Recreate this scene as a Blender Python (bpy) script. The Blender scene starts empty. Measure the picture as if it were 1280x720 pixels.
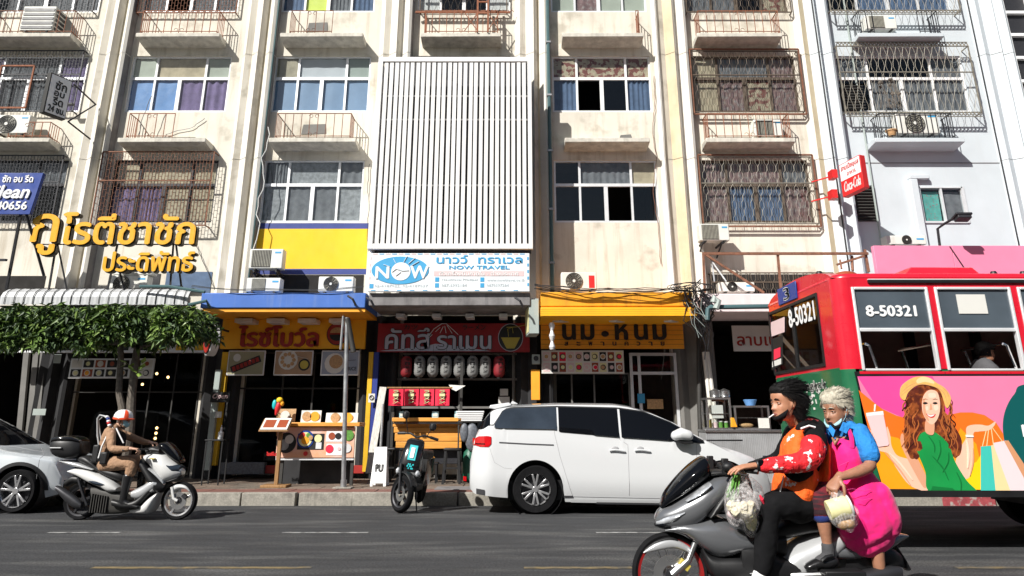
import bpy, bmesh, math, random
from math import sin, cos, pi, radians as R, sqrt
from mathutils import Vector as V, Matrix, Euler, noise as NZ
S = bpy.context.scene
C = S.collection
# ---------------------------------------------------------------- camera
TH = math.atan(277/900.0)
cam = bpy.data.objects.new('camera', bpy.data.cameras.new('camera'))
C.objects.link(cam); S.camera = cam
cam.location = (0, 0, 1.42); cam.rotation_euler = (pi/2 + TH, 0, 0)
cam.data.sensor_fit = 'HORIZONTAL'; cam.data.sensor_width = 36
cam.data.lens = 36*900/1280.0
cam.data.shift_x = 0; cam.data.shift_y = -(360-250)/1280.0
cam.data.clip_start = .1; cam.data.clip_end = 2000
S.render.resolution_x = 1024; S.render.resolution_y = 576
# ---------------------------------------------------------------- light
SUN = V((.42, .50, -.53)).normalized()          # the way the sunlight travels
SUN_EL = math.asin(-SUN.z); SUN_AZ = math.atan2(-SUN.x, -SUN.y)   # azimuth of the sun from +Y, clockwise
w = bpy.data.worlds.new('World'); S.world = w; w.use_nodes = True
nt = w.node_tree; bg = nt.nodes['Background']
sky = nt.nodes.new('ShaderNodeTexSky'); sky.sky_type = 'NISHITA'; sky.sun_disc = False
sky.sun_elevation = SUN_EL; sky.sun_rotation = SUN_AZ; sky.air_density = 1.2; sky.dust_density = 1.5
nt.links.new(sky.outputs[0], bg.inputs[0]); bg.inputs[1].default_value = .05
sl = bpy.data.lights.new('sun', 'SUN'); sl.energy = 5.0; sl.angle = R(.5); sl.color = (1, .97, .915)
so = bpy.data.objects.new('sun', sl); C.objects.link(so); so.location = (-10, -12, 20)
so.rotation_euler = SUN.to_track_quat('-Z', 'Y').to_euler()
S.view_settings.view_transform = 'Standard'; S.view_settings.look = 'None'
S.view_settings.exposure = .47; S.view_settings.gamma = 1
S.cycles.max_bounces = 6; S.cycles.transparent_max_bounces = 16
# ---------------------------------------------------------------- pixel -> point on a plane Y (photo pixels, 1280x720)
CT, ST = cos(TH), sin(TH)
def zz(py, Y):
    t = (250-py)/900.0
    return 1.42 + Y*(ST + t*CT)/(CT - t*ST)
def at(px, py, Y):
    z = zz(py, Y); d = Y*CT + (z-1.42)*ST
    return V(((px-640)*d/900.0, Y, z))
def xx(px, z, Y): return (px-640)*(Y*CT + (z-1.42)*ST)/900.0
def gy(py, z=0.0):                                   # depth of a ground point seen at row py
    t = (250-py)/900.0; h = z-1.42
    return h*(CT - t*ST)/(ST + t*CT)
# ---------------------------------------------------------------- mesh builder
rnd = random.Random(7)
ORG = {}
class MB:
    def __init__(s): s.v = []; s.f = []; s.mi = []; s.m = None; s.k = 0
    def add(s, vs, fs):
        o = len(s.v)
        s.v += [(s.m @ V(p)) if s.m is not None else V(p) for p in vs]
        s.f += [tuple(i+o for i in f) for f in fs]; s.mi += [s.k]*len(fs)
        return s
    def box(s, x0, x1, y0, y1, z0, z1):
        return s.add([(x0,y0,z0),(x1,y0,z0),(x1,y1,z0),(x0,y1,z0),(x0,y0,z1),(x1,y0,z1),(x1,y1,z1),(x0,y1,z1)],
                     [(0,3,2,1),(4,5,6,7),(0,1,5,4),(1,2,6,5),(2,3,7,6),(3,0,4,7)])
    def bar(s, a, b, wd, th=None, up=(0,0,1)):        # rectangular bar from a to b
        a, b = V(a), V(b); th = th or wd; d = (b-a).normalized(); u = V(up)
        if abs(d.dot(u)) > .95: u = V((0,1,0))
        r = d.cross(u).normalized()*wd/2; u = r.cross(d).normalized()*th/2
        return s.add([a-r-u,a+r-u,a+r+u,a-r+u,b-r-u,b+r-u,b+r+u,b-r+u],
                     [(0,3,2,1),(4,5,6,7),(0,1,5,4),(1,2,6,5),(2,3,7,6),(3,0,4,7)])
    def rings(s, rs, cap=True, close=True, loop=False):
        n = len(rs[0]); vs = [p for r in rs for p in r]; fs = []
        for i in range(len(rs)-1):
            for j in range(n if close else n-1):
                k = (j+1) % n
                fs.append((i*n+j, i*n+k, (i+1)*n+k, (i+1)*n+j))
        if loop:
            i = len(rs)-1
            for j in range(n): fs.append((i*n+j, i*n+(j+1)%n, (j+1)%n, j))
        elif cap:
            fs.append(tuple(range(n-1,-1,-1))); fs.append(tuple((len(rs)-1)*n+j for j in range(n)))
        return s.add(vs, fs)
    def cyl(s, a, b, r0, r1=None, n=10, cap=True):
        a, b = V(a), V(b); r1 = r0 if r1 is None else r1; d = (b-a).normalized()
        u = d.orthogonal().normalized(); w_ = d.cross(u)
        return s.rings([[p + (u*cos(2*pi*j/n) + w_*sin(2*pi*j/n))*r for j in range(n)] for p, r in ((a,r0),(b,r1))], cap)
    def tube(s, pts, r, n=6, cap=True, side=None, flat=1.0, rnd_end=False):
        pts = [V(p) for p in pts]; N = len(pts); rs = []
        rad = r if isinstance(r, (list, tuple)) else [r]*N
        if rnd_end:
            P=[]; Q=[]
            d0=(pts[0]-pts[1]).normalized(); d1=(pts[-1]-pts[-2]).normalized()
            for k in (1.0,.7,.35): P.append(pts[0]+d0*rad[0]*k*.9); Q.append(rad[0]*sqrt(max(.02,1-k*k)))
            P += pts; Q += list(rad)
            for k in (.35,.7,1.0): P.append(pts[-1]+d1*rad[-1]*k*.9); Q.append(rad[-1]*sqrt(max(.02,1-k*k)))
            pts, rad, N = P, Q, len(P)
        u = None
        for i in range(N):
            d = (pts[min(i+1,N-1)] - pts[max(i-1,0)])
            d = d.normalized() if d.length > 1e-9 else V((0,0,1))
            if side is not None: u = V(side) - d*V(side).dot(d); u.normalize()
            elif u is None: u = d.orthogonal().normalized()
            else: u = (u - d*u.dot(d)).normalized()
            w_ = d.cross(u)
            rs.append([pts[i] + (u*cos(2*pi*j/n)*rad[i] + w_*sin(2*pi*j/n)*rad[i]*flat) for j in range(n)])
        return s.rings(rs, cap)
    def limb(s, pts, side=(0,1,0), n=16):              # pts: (x,y,z, r_side, r_other); rounded ends
        P = []
        def lerp_end(a, b, k, q):
            d = (V(a[:3])-V(b[:3])).normalized(); rr = (a[3]+a[4])/2
            p = V(a[:3]) + d*rr*k*.8
            return (p.x,p.y,p.z,a[3]*q,a[4]*q)
        for k,q in ((1,.12),(.75,.62),(.4,.88)): P.append(lerp_end(pts[0],pts[1],k,q))
        P += list(pts)
        for k,q in ((.4,.88),(.75,.62),(1,.12)): P.append(lerp_end(pts[-1],pts[-2],k,q))
        rs = []
        for i,p in enumerate(P):
            a = V(P[max(i-1,0)][:3]); b = V(P[min(i+1,len(P)-1)][:3]); d = (b-a).normalized()
            u = V(side)-d*V(side).dot(d)
            u = u.normalized() if u.length > .05 else d.orthogonal().normalized()
            w_ = d.cross(u)
            rs.append([V(p[:3])+u*cos(2*pi*j/n)*p[3]+w_*sin(2*pi*j/n)*p[4] for j in range(n)])
        return s.rings(rs)
    def ell(s, c, r, n=14, m=9, rot=None):
        c = V(c); r = (r,r,r) if isinstance(r,(int,float)) else r; vs=[]; fs=[]
        M = Euler(rot).to_matrix() if rot is not None else Matrix.Identity(3)
        vs.append(c + M@V((0,0,-r[2])))
        for i in range(1,m):
            p = -pi/2+pi*i/m
            for j in range(n):
                a = 2*pi*j/n; vs.append(c + M@V((r[0]*cos(p)*cos(a), r[1]*cos(p)*sin(a), r[2]*sin(p))))
        vs.append(c + M@V((0,0,r[2]))); T=len(vs)-1
        for j in range(n):
            k=(j+1)%n; fs.append((0,1+k,1+j)); fs.append((T,1+(m-2)*n+j,1+(m-2)*n+k))
            for i in range(m-2): fs.append((1+i*n+j,1+i*n+k,1+(i+1)*n+k,1+(i+1)*n+j))
        return s.add(vs, fs)
    def prism(s, poly, y0, y1, ax='y'):                # 2-D outline extruded along an axis
        n=len(poly)
        g = {'y':lambda p,t:(p[0],t,p[1]), 'x':lambda p,t:(t,p[0],p[1]), 'z':lambda p,t:(p[0],p[1],t)}[ax]
        vs=[g(p,y0) for p in poly]+[g(p,y1) for p in poly]
        return s.add(vs, [tuple(range(n)), tuple(range(2*n-1,n-1,-1))]+[(i,i+n,(i+1)%n+n,(i+1)%n) for i in range(n)])
    def disc(s, c, r0, r1, y0, y1, n=24, rx=1.0):      # annulus (or disc when r0=0) in the xz plane, with thickness
        c=V(c)
        o=lambda r,y,j:(c.x+r*cos(2*pi*j/n)*rx, y, c.z+r*sin(2*pi*j/n))
        if r0<=0: return s.rings([[o(r1,y0,j) for j in range(n)],[o(r1,y1,j) for j in range(n)]])
        return s.rings([[o(r0,y0,j) for j in range(n)],[o(r1,y0,j) for j in range(n)],[o(r1,y1,j) for j in range(n)],[o(r0,y1,j) for j in range(n)]],loop=True)
    def poly(s, pts): return s.add(pts, [tuple(range(len(pts)))])
    def lathe(s, c, prof, n=20, ax='z', cap=True, loop=False):               # prof: (radius, height)
        c=V(c); rs=[]
        for r,h in prof:
            if ax=='z': rs.append([c+V((r*cos(2*pi*j/n), r*sin(2*pi*j/n), h)) for j in range(n)])
            elif ax=='y': rs.append([c+V((r*cos(2*pi*j/n), h, r*sin(2*pi*j/n))) for j in range(n)])
            else: rs.append([c+V((h, r*cos(2*pi*j/n), r*sin(2*pi*j/n))) for j in range(n)])
        return s.rings(rs,cap=cap,loop=loop)
    def build(s, name, mat, parent=None, loc=None, smooth=35, bevel=0, kind=None, label=None, cat=None, group=None, mods=None, seg=2):
        org = V((0,0,0))
        if parent is not None: org = ORG.get(parent.name, V((0,0,0)))
        elif loc is not None: org = V(loc)
        me = bpy.data.meshes.new(name)
        bm = bmesh.new(); bv=[bm.verts.new(p-org) for p in s.v]
        for f,k in zip(s.f, s.mi):
            try: nf = bm.faces.new([bv[i] for i in f]); nf.material_index=k
            except ValueError: pass
        bmesh.ops.recalc_face_normals(bm, faces=bm.faces)
        bm.to_mesh(me); bm.free()
        for m_ in (mat if isinstance(mat,(list,tuple)) else [mat]): me.materials.append(m_)
        if smooth:
            me.shade_smooth()
            try: me.set_sharp_from_angle(angle=R(smooth))
            except Exception: pass
        o = bpy.data.objects.new(name, me); C.objects.link(o)
        if parent is not None: o.parent = parent
        else: o.location = org
        ORG[o.name] = org
        if bevel:
            b=o.modifiers.new('bevel','BEVEL'); b.width=bevel; b.segments=seg; b.limit_method='ANGLE'; b.angle_limit=R(40)
            b.harden_normals=False
        if mods: mods(o)
        if kind: o['kind']=kind
        tag(o, label, cat, group)
        return o
def tag(o, label=None, cat=None, group=None):
    if label: o['label']=label
    if cat: o['category']=cat
    if group: o['group']=group
    return o
def thing(name, label, cat, loc=(0,0,0), group=None):
    o = bpy.data.objects.new(name, None); C.objects.link(o); o.location = loc; o.empty_display_size=.2
    ORG[o.name] = V(loc); return tag(o, label, cat, group)
def local_thing(name, label, cat, loc, rz=0, group=None, rot=None):   # parts are modelled round the thing's own origin
    o = thing(name, label, cat, loc, group); ORG[o.name] = V((0,0,0)); o.rotation_euler = rot if rot else (0,0,rz); return o
def dup(o, loc=None, label=None, parent=None, rz=None):
    c = o.copy(); C.objects.link(c)
    if parent is not None: c.parent = parent
    if loc is not None: c.location = loc
    if rz is not None: c.rotation_euler[2] = rz
    if label: c['label'] = label
    for ch in list(o.children): dup(ch, parent=c)
    return c
def remesh(vox, sm=4, disp=0, dsc=.1, fac=.5):
    def f(o):
        m=o.modifiers.new('remesh','REMESH'); m.mode='VOXEL'; m.voxel_size=vox; m.use_smooth_shade=True
        if sm: k=o.modifiers.new('smooth','SMOOTH'); k.iterations=sm; k.factor=fac
        if disp:
            t=bpy.data.textures.new('folds','CLOUDS'); t.noise_scale=dsc; t.noise_depth=2
            d=o.modifiers.new('folds','DISPLACE'); d.texture=t; d.strength=disp; d.mid_level=.5; d.texture_coords='LOCAL'
    return f
def text(mb, s, box, y=0, depth=.01, bold=0, fit=True, M=None, res=3, skew=0):
    """lettering laid into box=(x0,x1,z0,z1) on a plane facing -Y at y; M maps (x,depth,z) further"""
    c=bpy.data.curves.new('lettering','FONT'); c.body=s; c.resolution_u=res; c.extrude=0
    if skew: c.shear=skew
    o=bpy.data.objects.new('lettering',c); C.objects.link(o)
    bpy.context.view_layer.update()
    dg=bpy.context.evaluated_depsgraph_get()
    me=o.evaluated_get(dg).to_mesh()
    vs=[v.co.copy() for v in me.vertices]; fs=[tuple(p.vertices) for p in me.polygons]
    o.evaluated_get(dg).to_mesh_clear()
    bpy.data.objects.remove(o); bpy.data.curves.remove(c)
    if not vs: return
    x0=min(v.x for v in vs); x1=max(v.x for v in vs); z0=min(v.y for v in vs); z1=max(v.y for v in vs)
    sx=(box[1]-box[0])/max(x1-x0,1e-6); sz=(box[3]-box[2])/max(z1-z0,1e-6)
    if not fit:
        sx=sz=min(sx,sz)
    cx=(box[0]+box[1])/2-(x0+x1)/2*sx; cz=(box[2]+box[3])/2-(z0+z1)/2*sz
    offs=[(0,0)] if not bold else [(-bold,0),(bold,0),(0,bold*.7),(0,-bold*.7)]
    # rim edges for depth
    from collections import Counter
    ec=Counter(); 
    for f in fs:
        for i in range(len(f)):
            a,b=f[i],f[(i+1)%len(f)]; ec[(min(a,b),max(a,b))]+=1
    rim=[e for e,k in ec.items() if k==1]
    for q,(ox,oz) in enumerate(offs):
        yy=y-q*.0012
        P=[(v.x*sx+cx+ox, yy-depth, v.y*sz+cz+oz) for v in vs]
        B=[(v.x*sx+cx+ox, yy, v.y*sz+cz+oz) for v in vs] if depth>.004 else []
        if M is not None: P=[M(p) for p in P]; B=[M(p) for p in B]
        n=len(vs)
        mb.add(P+B, fs+([(a,b,b+n,a+n) for a,b in rim] if B else []))
# ---------------------------------------------------------------- materials
def mat(name, col, rough=.6, metal=0, var=.12, scale=3, bump=.15, bscale=30, streak=0, streakcol=(.12,.1,.08), coat=0, emit=0, col2=None, c2scale=2, c2t=(.5,.6), stretch=(1,1,1), spec=.5, alpha=1, sheen=0, trans=0, local=False, sub=0, grain=0, gs=110, bd=.01):
    m=bpy.data.materials.new(name); m.use_nodes=True; n=m.node_tree; L=n.links.new
    p=n.nodes['Principled BSDF']; I=p.inputs
    I['Roughness'].default_value=rough; I['Metallic'].default_value=metal
    I['Coat Weight'].default_value=coat; I['Coat Roughness'].default_value=.05
    I['Specular IOR Level'].default_value=spec; I['Alpha'].default_value=alpha
    if sub: I['Subsurface Weight'].default_value=sub; I['Subsurface Radius'].default_value=(.01,.004,.002); I['Subsurface Scale'].default_value=1
    if sheen: I['Sheen Weight'].default_value=sheen
    if trans: I['Transmission Weight'].default_value=trans
    if local: src=n.nodes.new('ShaderNodeTexCoord').outputs['Object']
    else: src=n.nodes.new('ShaderNodeNewGeometry').outputs['Position']
    if stretch!=(1,1,1):
        mp=n.nodes.new('ShaderNodeMapping'); L(src,mp.inputs[0]); mp.inputs['Scale'].default_value=stretch; src2=mp.outputs[0]
    else: src2=src
    def nz(sc, det=4, vec=None, rgh=.55):
        t=n.nodes.new('ShaderNodeTexNoise'); t.inputs['Scale'].default_value=sc; t.inputs['Detail'].default_value=det
        t.inputs['Roughness'].default_value=rgh; L(vec or src2,t.inputs['Vector']); return t.outputs[0]
    def ramp(f,a,b,lo=0,hi=1):
        t=n.nodes.new('ShaderNodeMapRange'); t.inputs[1].default_value=a; t.inputs[2].default_value=b
        t.inputs[3].default_value=lo; t.inputs[4].default_value=hi; L(f,t.inputs[0]); return t.outputs[0]
    def mix(f,a,b,bt='MIX'):
        t=n.nodes.new('ShaderNodeMix'); t.data_type='RGBA'; t.blend_type=bt
        if isinstance(f,(int,float)): t.inputs[0].default_value=f
        else: L(f,t.inputs[0])
        for v_,k in ((a,6),(b,7)):
            if isinstance(v_,tuple): t.inputs[k].default_value=(*v_[:3],1)
            else: L(v_,t.inputs[k])
        return t.outputs[2]
    cc=tuple(col)
    if col2: cc=mix(ramp(nz(c2scale,6),c2t[0],c2t[1]),cc,tuple(col2))
    if var:
        f=ramp(nz(scale,5),.3,.7,1-var,1+var*.6); g=n.nodes.new('ShaderNodeCombineColor')
        for k in range(3): L(f,g.inputs[k])
        cc=mix(1.0,cc,g.outputs[0],'MULTIPLY')
        L(ramp(nz(scale*1.7,4),.3,.7,max(0,rough-.08),min(1,rough+.08)),I['Roughness'])
    if grain:
        t_=n.nodes.new('ShaderNodeTexNoise'); t_.inputs['Scale'].default_value=gs; t_.inputs['Detail'].default_value=3; L(src,t_.inputs['Vector'])
        f=ramp(t_.outputs[0],.35,.65,1-grain,1+grain); g=n.nodes.new('ShaderNodeCombineColor')
        for k in range(3): L(f,g.inputs[k])
        cc=mix(1.0,cc,g.outputs[0],'MULTIPLY')
    if streak:
        mp=n.nodes.new('ShaderNodeMapping'); L(src,mp.inputs[0]); mp.inputs['Scale'].default_value=(5,5,.35)
        f=ramp(nz(1.2,7,mp.outputs[0],.65),.5,.74,0,streak); f2=ramp(nz(.9,5),.35,.65,.25,1)
        mm=n.nodes.new('ShaderNodeMath'); mm.operation='MULTIPLY'; L(f,mm.inputs[0]); L(f2,mm.inputs[1])
        cc=mix(mm.outputs[0],cc,tuple(streakcol))
    if isinstance(cc,tuple): I['Base Color'].default_value=(*cc,1)
    else: L(cc,I['Base Color'])
    if bump:
        b=n.nodes.new('ShaderNodeBump'); b.inputs['Strength'].default_value=bump; b.inputs['Distance'].default_value=bd
        L(nz(bscale,3),b.inputs['Height']); L(b.outputs[0],I['Normal'])
    if emit: I['Emission Color'].default_value=(*col,1); I['Emission Strength'].default_value=emit
    return m
def glass(name, tint=(.5,.55,.55), fac=.9, rough=.02):       # thin pane: tinted see-through plus fresnel mirror
    m=bpy.data.materials.new(name); m.use_nodes=True; n=m.node_tree; L=n.links.new
    n.nodes.remove(n.nodes['Principled BSDF']); out=n.nodes['Material Output']
    t=n.nodes.new('ShaderNodeBsdfTransparent'); t.inputs[0].default_value=(*tint,1)
    g=n.nodes.new('ShaderNodeBsdfGlossy'); g.inputs['Roughness'].default_value=rough; g.inputs[0].default_value=(fac,fac,fac,1)
    ge=n.nodes.new('ShaderNodeNewGeometry'); dt=n.nodes.new('ShaderNodeVectorMath'); dt.operation='DOT_PRODUCT'; L(ge.outputs['Incoming'],dt.inputs[0]); L(ge.outputs['Normal'],dt.inputs[1])
    def ma(op,a,c=None):
        q=n.nodes.new('ShaderNodeMath'); q.operation=op; q.use_clamp=op!='POWER'
        for i_,v_ in enumerate((a,c)):
            if v_ is None: continue
            if isinstance(v_,(int,float)): q.inputs[i_].default_value=v_
            else: L(v_,q.inputs[i_])
        return q.outputs[0]
    fr=ma('ADD',ma('MULTIPLY',ma('POWER',ma('SUBTRACT',1.0,ma('ABSOLUTE',dt.outputs['Value'])),5.0),.9),.055)
    b=n.nodes.new('ShaderNodeBump'); b.inputs['Strength'].default_value=.04; b.inputs['Distance'].default_value=.05
    z=n.nodes.new('ShaderNodeTexNoise'); z.inputs['Scale'].default_value=1.3; L(z.outputs[0],b.inputs['Height']); L(b.outputs[0],g.inputs['Normal'])
    x=n.nodes.new('ShaderNodeMixShader'); L(fr,x.inputs[0]); L(t.outputs[0],x.inputs[1]); L(g.outputs[0],x.inputs[2]); L(x.outputs[0],out.inputs[0])
    return m
K={}
def mk(key,*a,**k): K[key]=mat(key,*a,**k)
mk('cream',(.68,.635,.545),.85,var=.12,scale=1.1,bump=.3,bscale=22,streak=.7,streakcol=(.3,.23,.14),col2=(.5,.46,.38),c2scale=1.7,c2t=(.56,.68))
mk('fin_white',(.68,.655,.6),.8,var=.08,scale=1.5,bump=.15,streak=.55,streakcol=(.42,.33,.17))
mk('fin_yellow',(.62,.53,.36),.85,var=.2,scale=1.5,bump=.2,streak=.5,streakcol=(.35,.24,.1))
mk('bluewhite',(.54,.585,.615),.75,var=.06,scale=1.2,bump=.12,streak=.25,streakcol=(.5,.5,.48))
mk('slab',(.6,.57,.5),.85,var=.25,scale=5,bump=.3,streak=.6,streakcol=(.2,.17,.13))
mk('slab_under',(.5,.46,.36),.9,var=.2,scale=3)
mk('bluegrey',(.6,.64,.7),.8,var=.08)
mk('alu',(.75,.76,.77),.45,.3,var=.1,bump=.05)
mk('alu_dark',(.12,.12,.12),.5,.4,var=.1)
mk('white_frame',(.8,.8,.8),.5,0,var=.08,bump=.05)
mk('post_grey',(.17,.165,.155),.8,var=.2,scale=2,streak=.5)
mk('rust',(.22,.1,.06),.8,.2,var=.35,scale=12,bump=.3)
mk('orange_rust',(.27,.1,.05),.8,.1,var=.3,scale=9,bump=.3)
mk('black_iron',(.03,.03,.035),.55,.3,var=.2,scale=9)
mk('grille_light',(.24,.22,.18),.6,.3,var=.3,scale=9)
mk('grille_brown',(.13,.1,.075),.7,.3,var=.35,scale=9)
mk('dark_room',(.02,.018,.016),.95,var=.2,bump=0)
mk('interior',(.035,.03,.026),.9,var=.4,scale=2,bump=0)
mk('purple',(.2,.15,.28),.85,var=.25,scale=6,bump=.3,bscale=12)
mk('sky_reflection',(.24,.34,.46),.5,var=.12,scale=2,bump=.2,bscale=6)  # sky mirrored in the panes, put into a pale blue panel behind
mk('blue_sheet',(.1,.25,.52),.55,var=.12,scale=3,bump=.35,bscale=7)
mk('blue_curtain',(.1,.15,.24),.9,var=.2,scale=5)
mk('grey_curtain',(.17,.175,.18),.9,var=.3,scale=6)
mk('tan_curtain',(.5,.42,.28),.9,var=.25,scale=5)
mk('pink_curtain',(.24,.15,.14),.9,var=.3,scale=7,col2=(.3,.26,.24),c2scale=9)
mk('floral',(.45,.38,.26),.9,var=.3,scale=8,col2=(.22,.08,.06),c2scale=7,c2t=(.5,.54))
mk('teal_dots',(.12,.42,.36),.9,var=.2,scale=8,col2=(.4,.1,.15),c2scale=22,c2t=(.6,.64))
mk('paper',(.66,.65,.61),.8,var=.05,bump=.05)
mk('greenish_panel',(.42,.45,.36),.7,var=.1)
mk('acid',(.7,.8,.1),.6,var=.05)
mk('yellow_wall',(.82,.5,.01),.7,var=.06,scale=2,bump=.12,streak=.15,streakcol=(.5,.3,.02))
mk('blue_band',(.03,.05,.22),.6,var=.1)
mk('ac_white',(.68,.68,.63),.5,var=.08,streak=.35,streakcol=(.35,.3,.22),bump=.05)
mk('ac_dark',(.035,.033,.03),.6,var=.2)
mk('ac_fan',(.3,.29,.24),.6,var=.2,scale=8)
mk('red_paint',(.6,.02,.02),.45,var=.05)
mk('slat_white',(.78,.77,.75),.5,var=.06,scale=3,bump=.05,streak=.25,streakcol=(.35,.33,.35))
mk('sheet_metal',(.5,.51,.52),.5,.15,var=.15,scale=2,streak=.3)
mk('sign_white',(.78,.82,.84),.5,var=.05,streak=.2,streakcol=(.55,.5,.42),bump=.03)
mk('sign_blue',(.05,.33,.6),.5,var=.08,bump=.03)
mk('pale_pink_band',(.68,.5,.5),.6,var=.05)
mk('pale_grey_text',(.5,.55,.58),.6,var=.05)
mk('window_grey',(.3,.31,.31),.8,var=.4,scale=9,bump=.2)
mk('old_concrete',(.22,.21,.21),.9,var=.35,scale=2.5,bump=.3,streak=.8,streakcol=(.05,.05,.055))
mk('navy',(.012,.045,.25),.4,var=.08,bump=.03)
mk('letter_white',(.8,.8,.8),.5,var=.03,bump=0)
mk('letter_yellow',(.78,.38,.003),.4,var=.08,scale=6,bump=.03)
mk('letter_side',(.06,.045,.02),.5,var=.1)
mk('canopy_blue',(.05,.15,.5),.55,var=.12,scale=2,streak=.35,streakcol=(.3,.35,.4),bump=.08)
mk('orange_panel',(.95,.45,.01),.55,var=.08,bump=.04)
mk('orange_panel_dark',(.85,.36,.02),.6,var=.12,bump=.04)
mk('wood_red',(.3,.06,.02),.5,var=.1)
mk('maroon',(.3,.008,.012),.5,var=.1,bump=.03)
mk('ink_red',(.34,.02,.012),.5,var=.05,bump=0)
mk('ink_black',(.012,.012,.012),.5,var=.1,bump=0)
mk('canvas_black',(.02,.02,.022),.8,var=.2)
mk('silver_letter',(.5,.5,.58),.5,.0,var=.12,bump=.02)
mk('gold',(.5,.4,.06),.5,var=.1)
mk('orange_slab',(.82,.34,.01),.7,var=.12,scale=3,bump=.25,streak=.9,streakcol=(.12,.07,.02))
mk('pink_slab',(.78,.66,.66),.8,var=.08,streak=.2)
mk('pink_board',(.82,.24,.38),.45,var=.04,bump=.02)
mk('lantern_white',(.2,.2,.195),.7,var=.08,bump=.05)
mk('lantern_red',(.2,.008,.014),.6,var=.08,bump=.05)
mk('noren_red',(.8,.02,.06),.8,var=.12,scale=6,bump=.2,bscale=9)
mk('wood_orange',(.72,.32,.055),.5,var=.22,scale=3,stretch=(1,1,14),bump=.1)
mk('wood_brown',(.3,.16,.06),.6,var=.3,scale=4,stretch=(8,8,1),bump=.2)
mk('wood_white',(.6,.58,.53),.8,var=.3,scale=4,stretch=(8,8,1),bump=.3)
mk('yellow_paint',(.72,.42,.01),.6,var=.15,streak=.3)
mk('blue_paint',(.02,.04,.25),.6,var=.15)
mk('red_base',(.35,.02,.015),.6,var=.2)
mk('granite',(.12,.13,.15),.5,var=.4,scale=20)
mk('galv',(.42,.43,.44),.45,.7,var=.25,scale=6,bump=.1,streak=.4)
mk('pvc_teal',(.06,.12,.13),.5,var=.1)
mk('pvc_grey',(.35,.4,.38),.5,var=.1)
mk('pvc_white',(.7,.7,.68),.5,var=.1,streak=.3)
mk('cable',(.015,.015,.017),.5,var=.1,bump=0)
mk('steel',(.5,.5,.5),.3,.9,var=.1,bump=.03)
mk('corrug',(.42,.43,.44),.45,.3,var=.15,streak=.3)
mk('asphalt',(.04,.041,.044),.85,var=.3,scale=2.5,bump=.9,bscale=160,col2=(.15,.147,.14),c2scale=1.3,c2t=(.5,.85),stretch=(.35,1.8,1),grain=.55,gs=45)
mk('paving',(.2,.15,.115),.7,grain=.3,gs=25,var=.3,scale=3,bump=.3,bscale=60,col2=(.15,.125,.1),c2scale=1.5)
mk('paving_red',(.2,.09,.07),.75,var=.25,scale=4,bump=.3,bscale=60)
mk('kerb',(.3,.28,.24),.85,var=.3,scale=6,bump=.5,bscale=50,streak=.8,streakcol=(.1,.09,.08),grain=.14,gs=30)
mk('kerb_red',(.34,.06,.07),.75,var=.3,scale=9,bump=.4,bscale=50,col2=(.4,.36,.33),c2scale=7,c2t=(.55,.65))
mk('line_white',(.3,.3,.29),.8,var=.3,scale=9,col2=(.08,.08,.08),c2scale=6,c2t=(.48,.62))
mk('line_yellow',(.2,.15,.07),.8,var=.3,scale=9,col2=(.1,.09,.07),c2scale=6,c2t=(.45,.6))
mk('leaf',(.09,.16,.025),.55,var=.5,scale=8,bump=0)
mk('leaf_light',(.2,.3,.06),.5,var=.4,scale=8,bump=0)
mk('leaf_dark',(.035,.07,.02),.6,var=.4,scale=8,bump=0)
mk('bark',(.13,.11,.09),.9,var=.4,scale=12,bump=.7,bscale=40)
mk('car_white',(.6,.61,.62),.28,0,var=.0,bump=0,coat=1)
mk('car_silver',(.66,.7,.73),.3,.15,var=0,bump=0,coat=1)
mk('scooter_grey',(.15,.155,.165),.27,.4,var=0,bump=0,coat=1)
mk('scooter_silver',(.5,.51,.52),.3,.35,var=0,bump=0,coat=.6)
mk('scooter_white',(.62,.62,.61),.3,0,var=0,bump=0,coat=.7)
mk('matte_black',(.009,.009,.01),.5,var=.2,bump=.05)
mk('gloss_black',(.008,.008,.009),.15,var=0,bump=0,coat=.5)
mk('tyre',(.008,.008,.009),.9,var=.25,scale=12,bump=.2,spec=.15)
mk('rim',(.55,.55,.56),.3,.8,var=.06,bump=0)
mk('rim_dark',(.05,.05,.055),.4,.6,var=.1,bump=0)
mk('rim_red',(.4,.02,.02),.35,.4,var=.05,bump=0)
mk('lamp_red',(.5,.006,.01),.12,var=.15,scale=20,bump=0,coat=1)
mk('lamp_clear',(.6,.62,.65),.1,.4,var=.35,scale=25,bump=.3,bscale=40,coat=1)
mk('chrome',(.8,.8,.8),.12,1,var=0,bump=0)
mk('teal_plastic',(.02,.45,.48),.4,var=.05,bump=0)
mk('bus_red',(.62,.012,.03),.3,var=.08,scale=2,bump=.06,bscale=3,coat=.5)
mk('bus_green',(.012,.13,.055),.35,var=.12,scale=3,bump=.08,bscale=4,coat=.4)
mk('bus_dark',(.012,.012,.014),.7,var=.2)
mk('bus_beige',(.5,.36,.3),.7,var=.15)
mk('skin_tan',(.43,.2,.115),.5,var=.12,scale=25,bump=.12,bscale=120,sub=.08)
mk('skin_brown',(.34,.16,.095),.5,var=.15,scale=25,bump=.2,bscale=110,sub=.08)
mk('skin_light',(.5,.29,.2),.5,var=.1,scale=25,bump=.1,sub=.08)
mk('lips',(.3,.1,.08),.5,var=.1,bump=.05)
mk('hair_black',(.006,.005,.005),.6,var=.3,scale=40,bump=.6,bscale=150,spec=.25)
mk('hair_blond',(.5,.46,.37),.75,var=.3,scale=40,bump=.2,bscale=150)
mk('eye_white',(.7,.68,.65),.2,var=0,bump=0)
mk('eye_dark',(.01,.008,.006),.1,var=0,bump=0)
mk('cloth_red',(.72,.012,.02),.85,var=.12,scale=8,bump=.9,bscale=12,bd=.04,sheen=.2)
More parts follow.
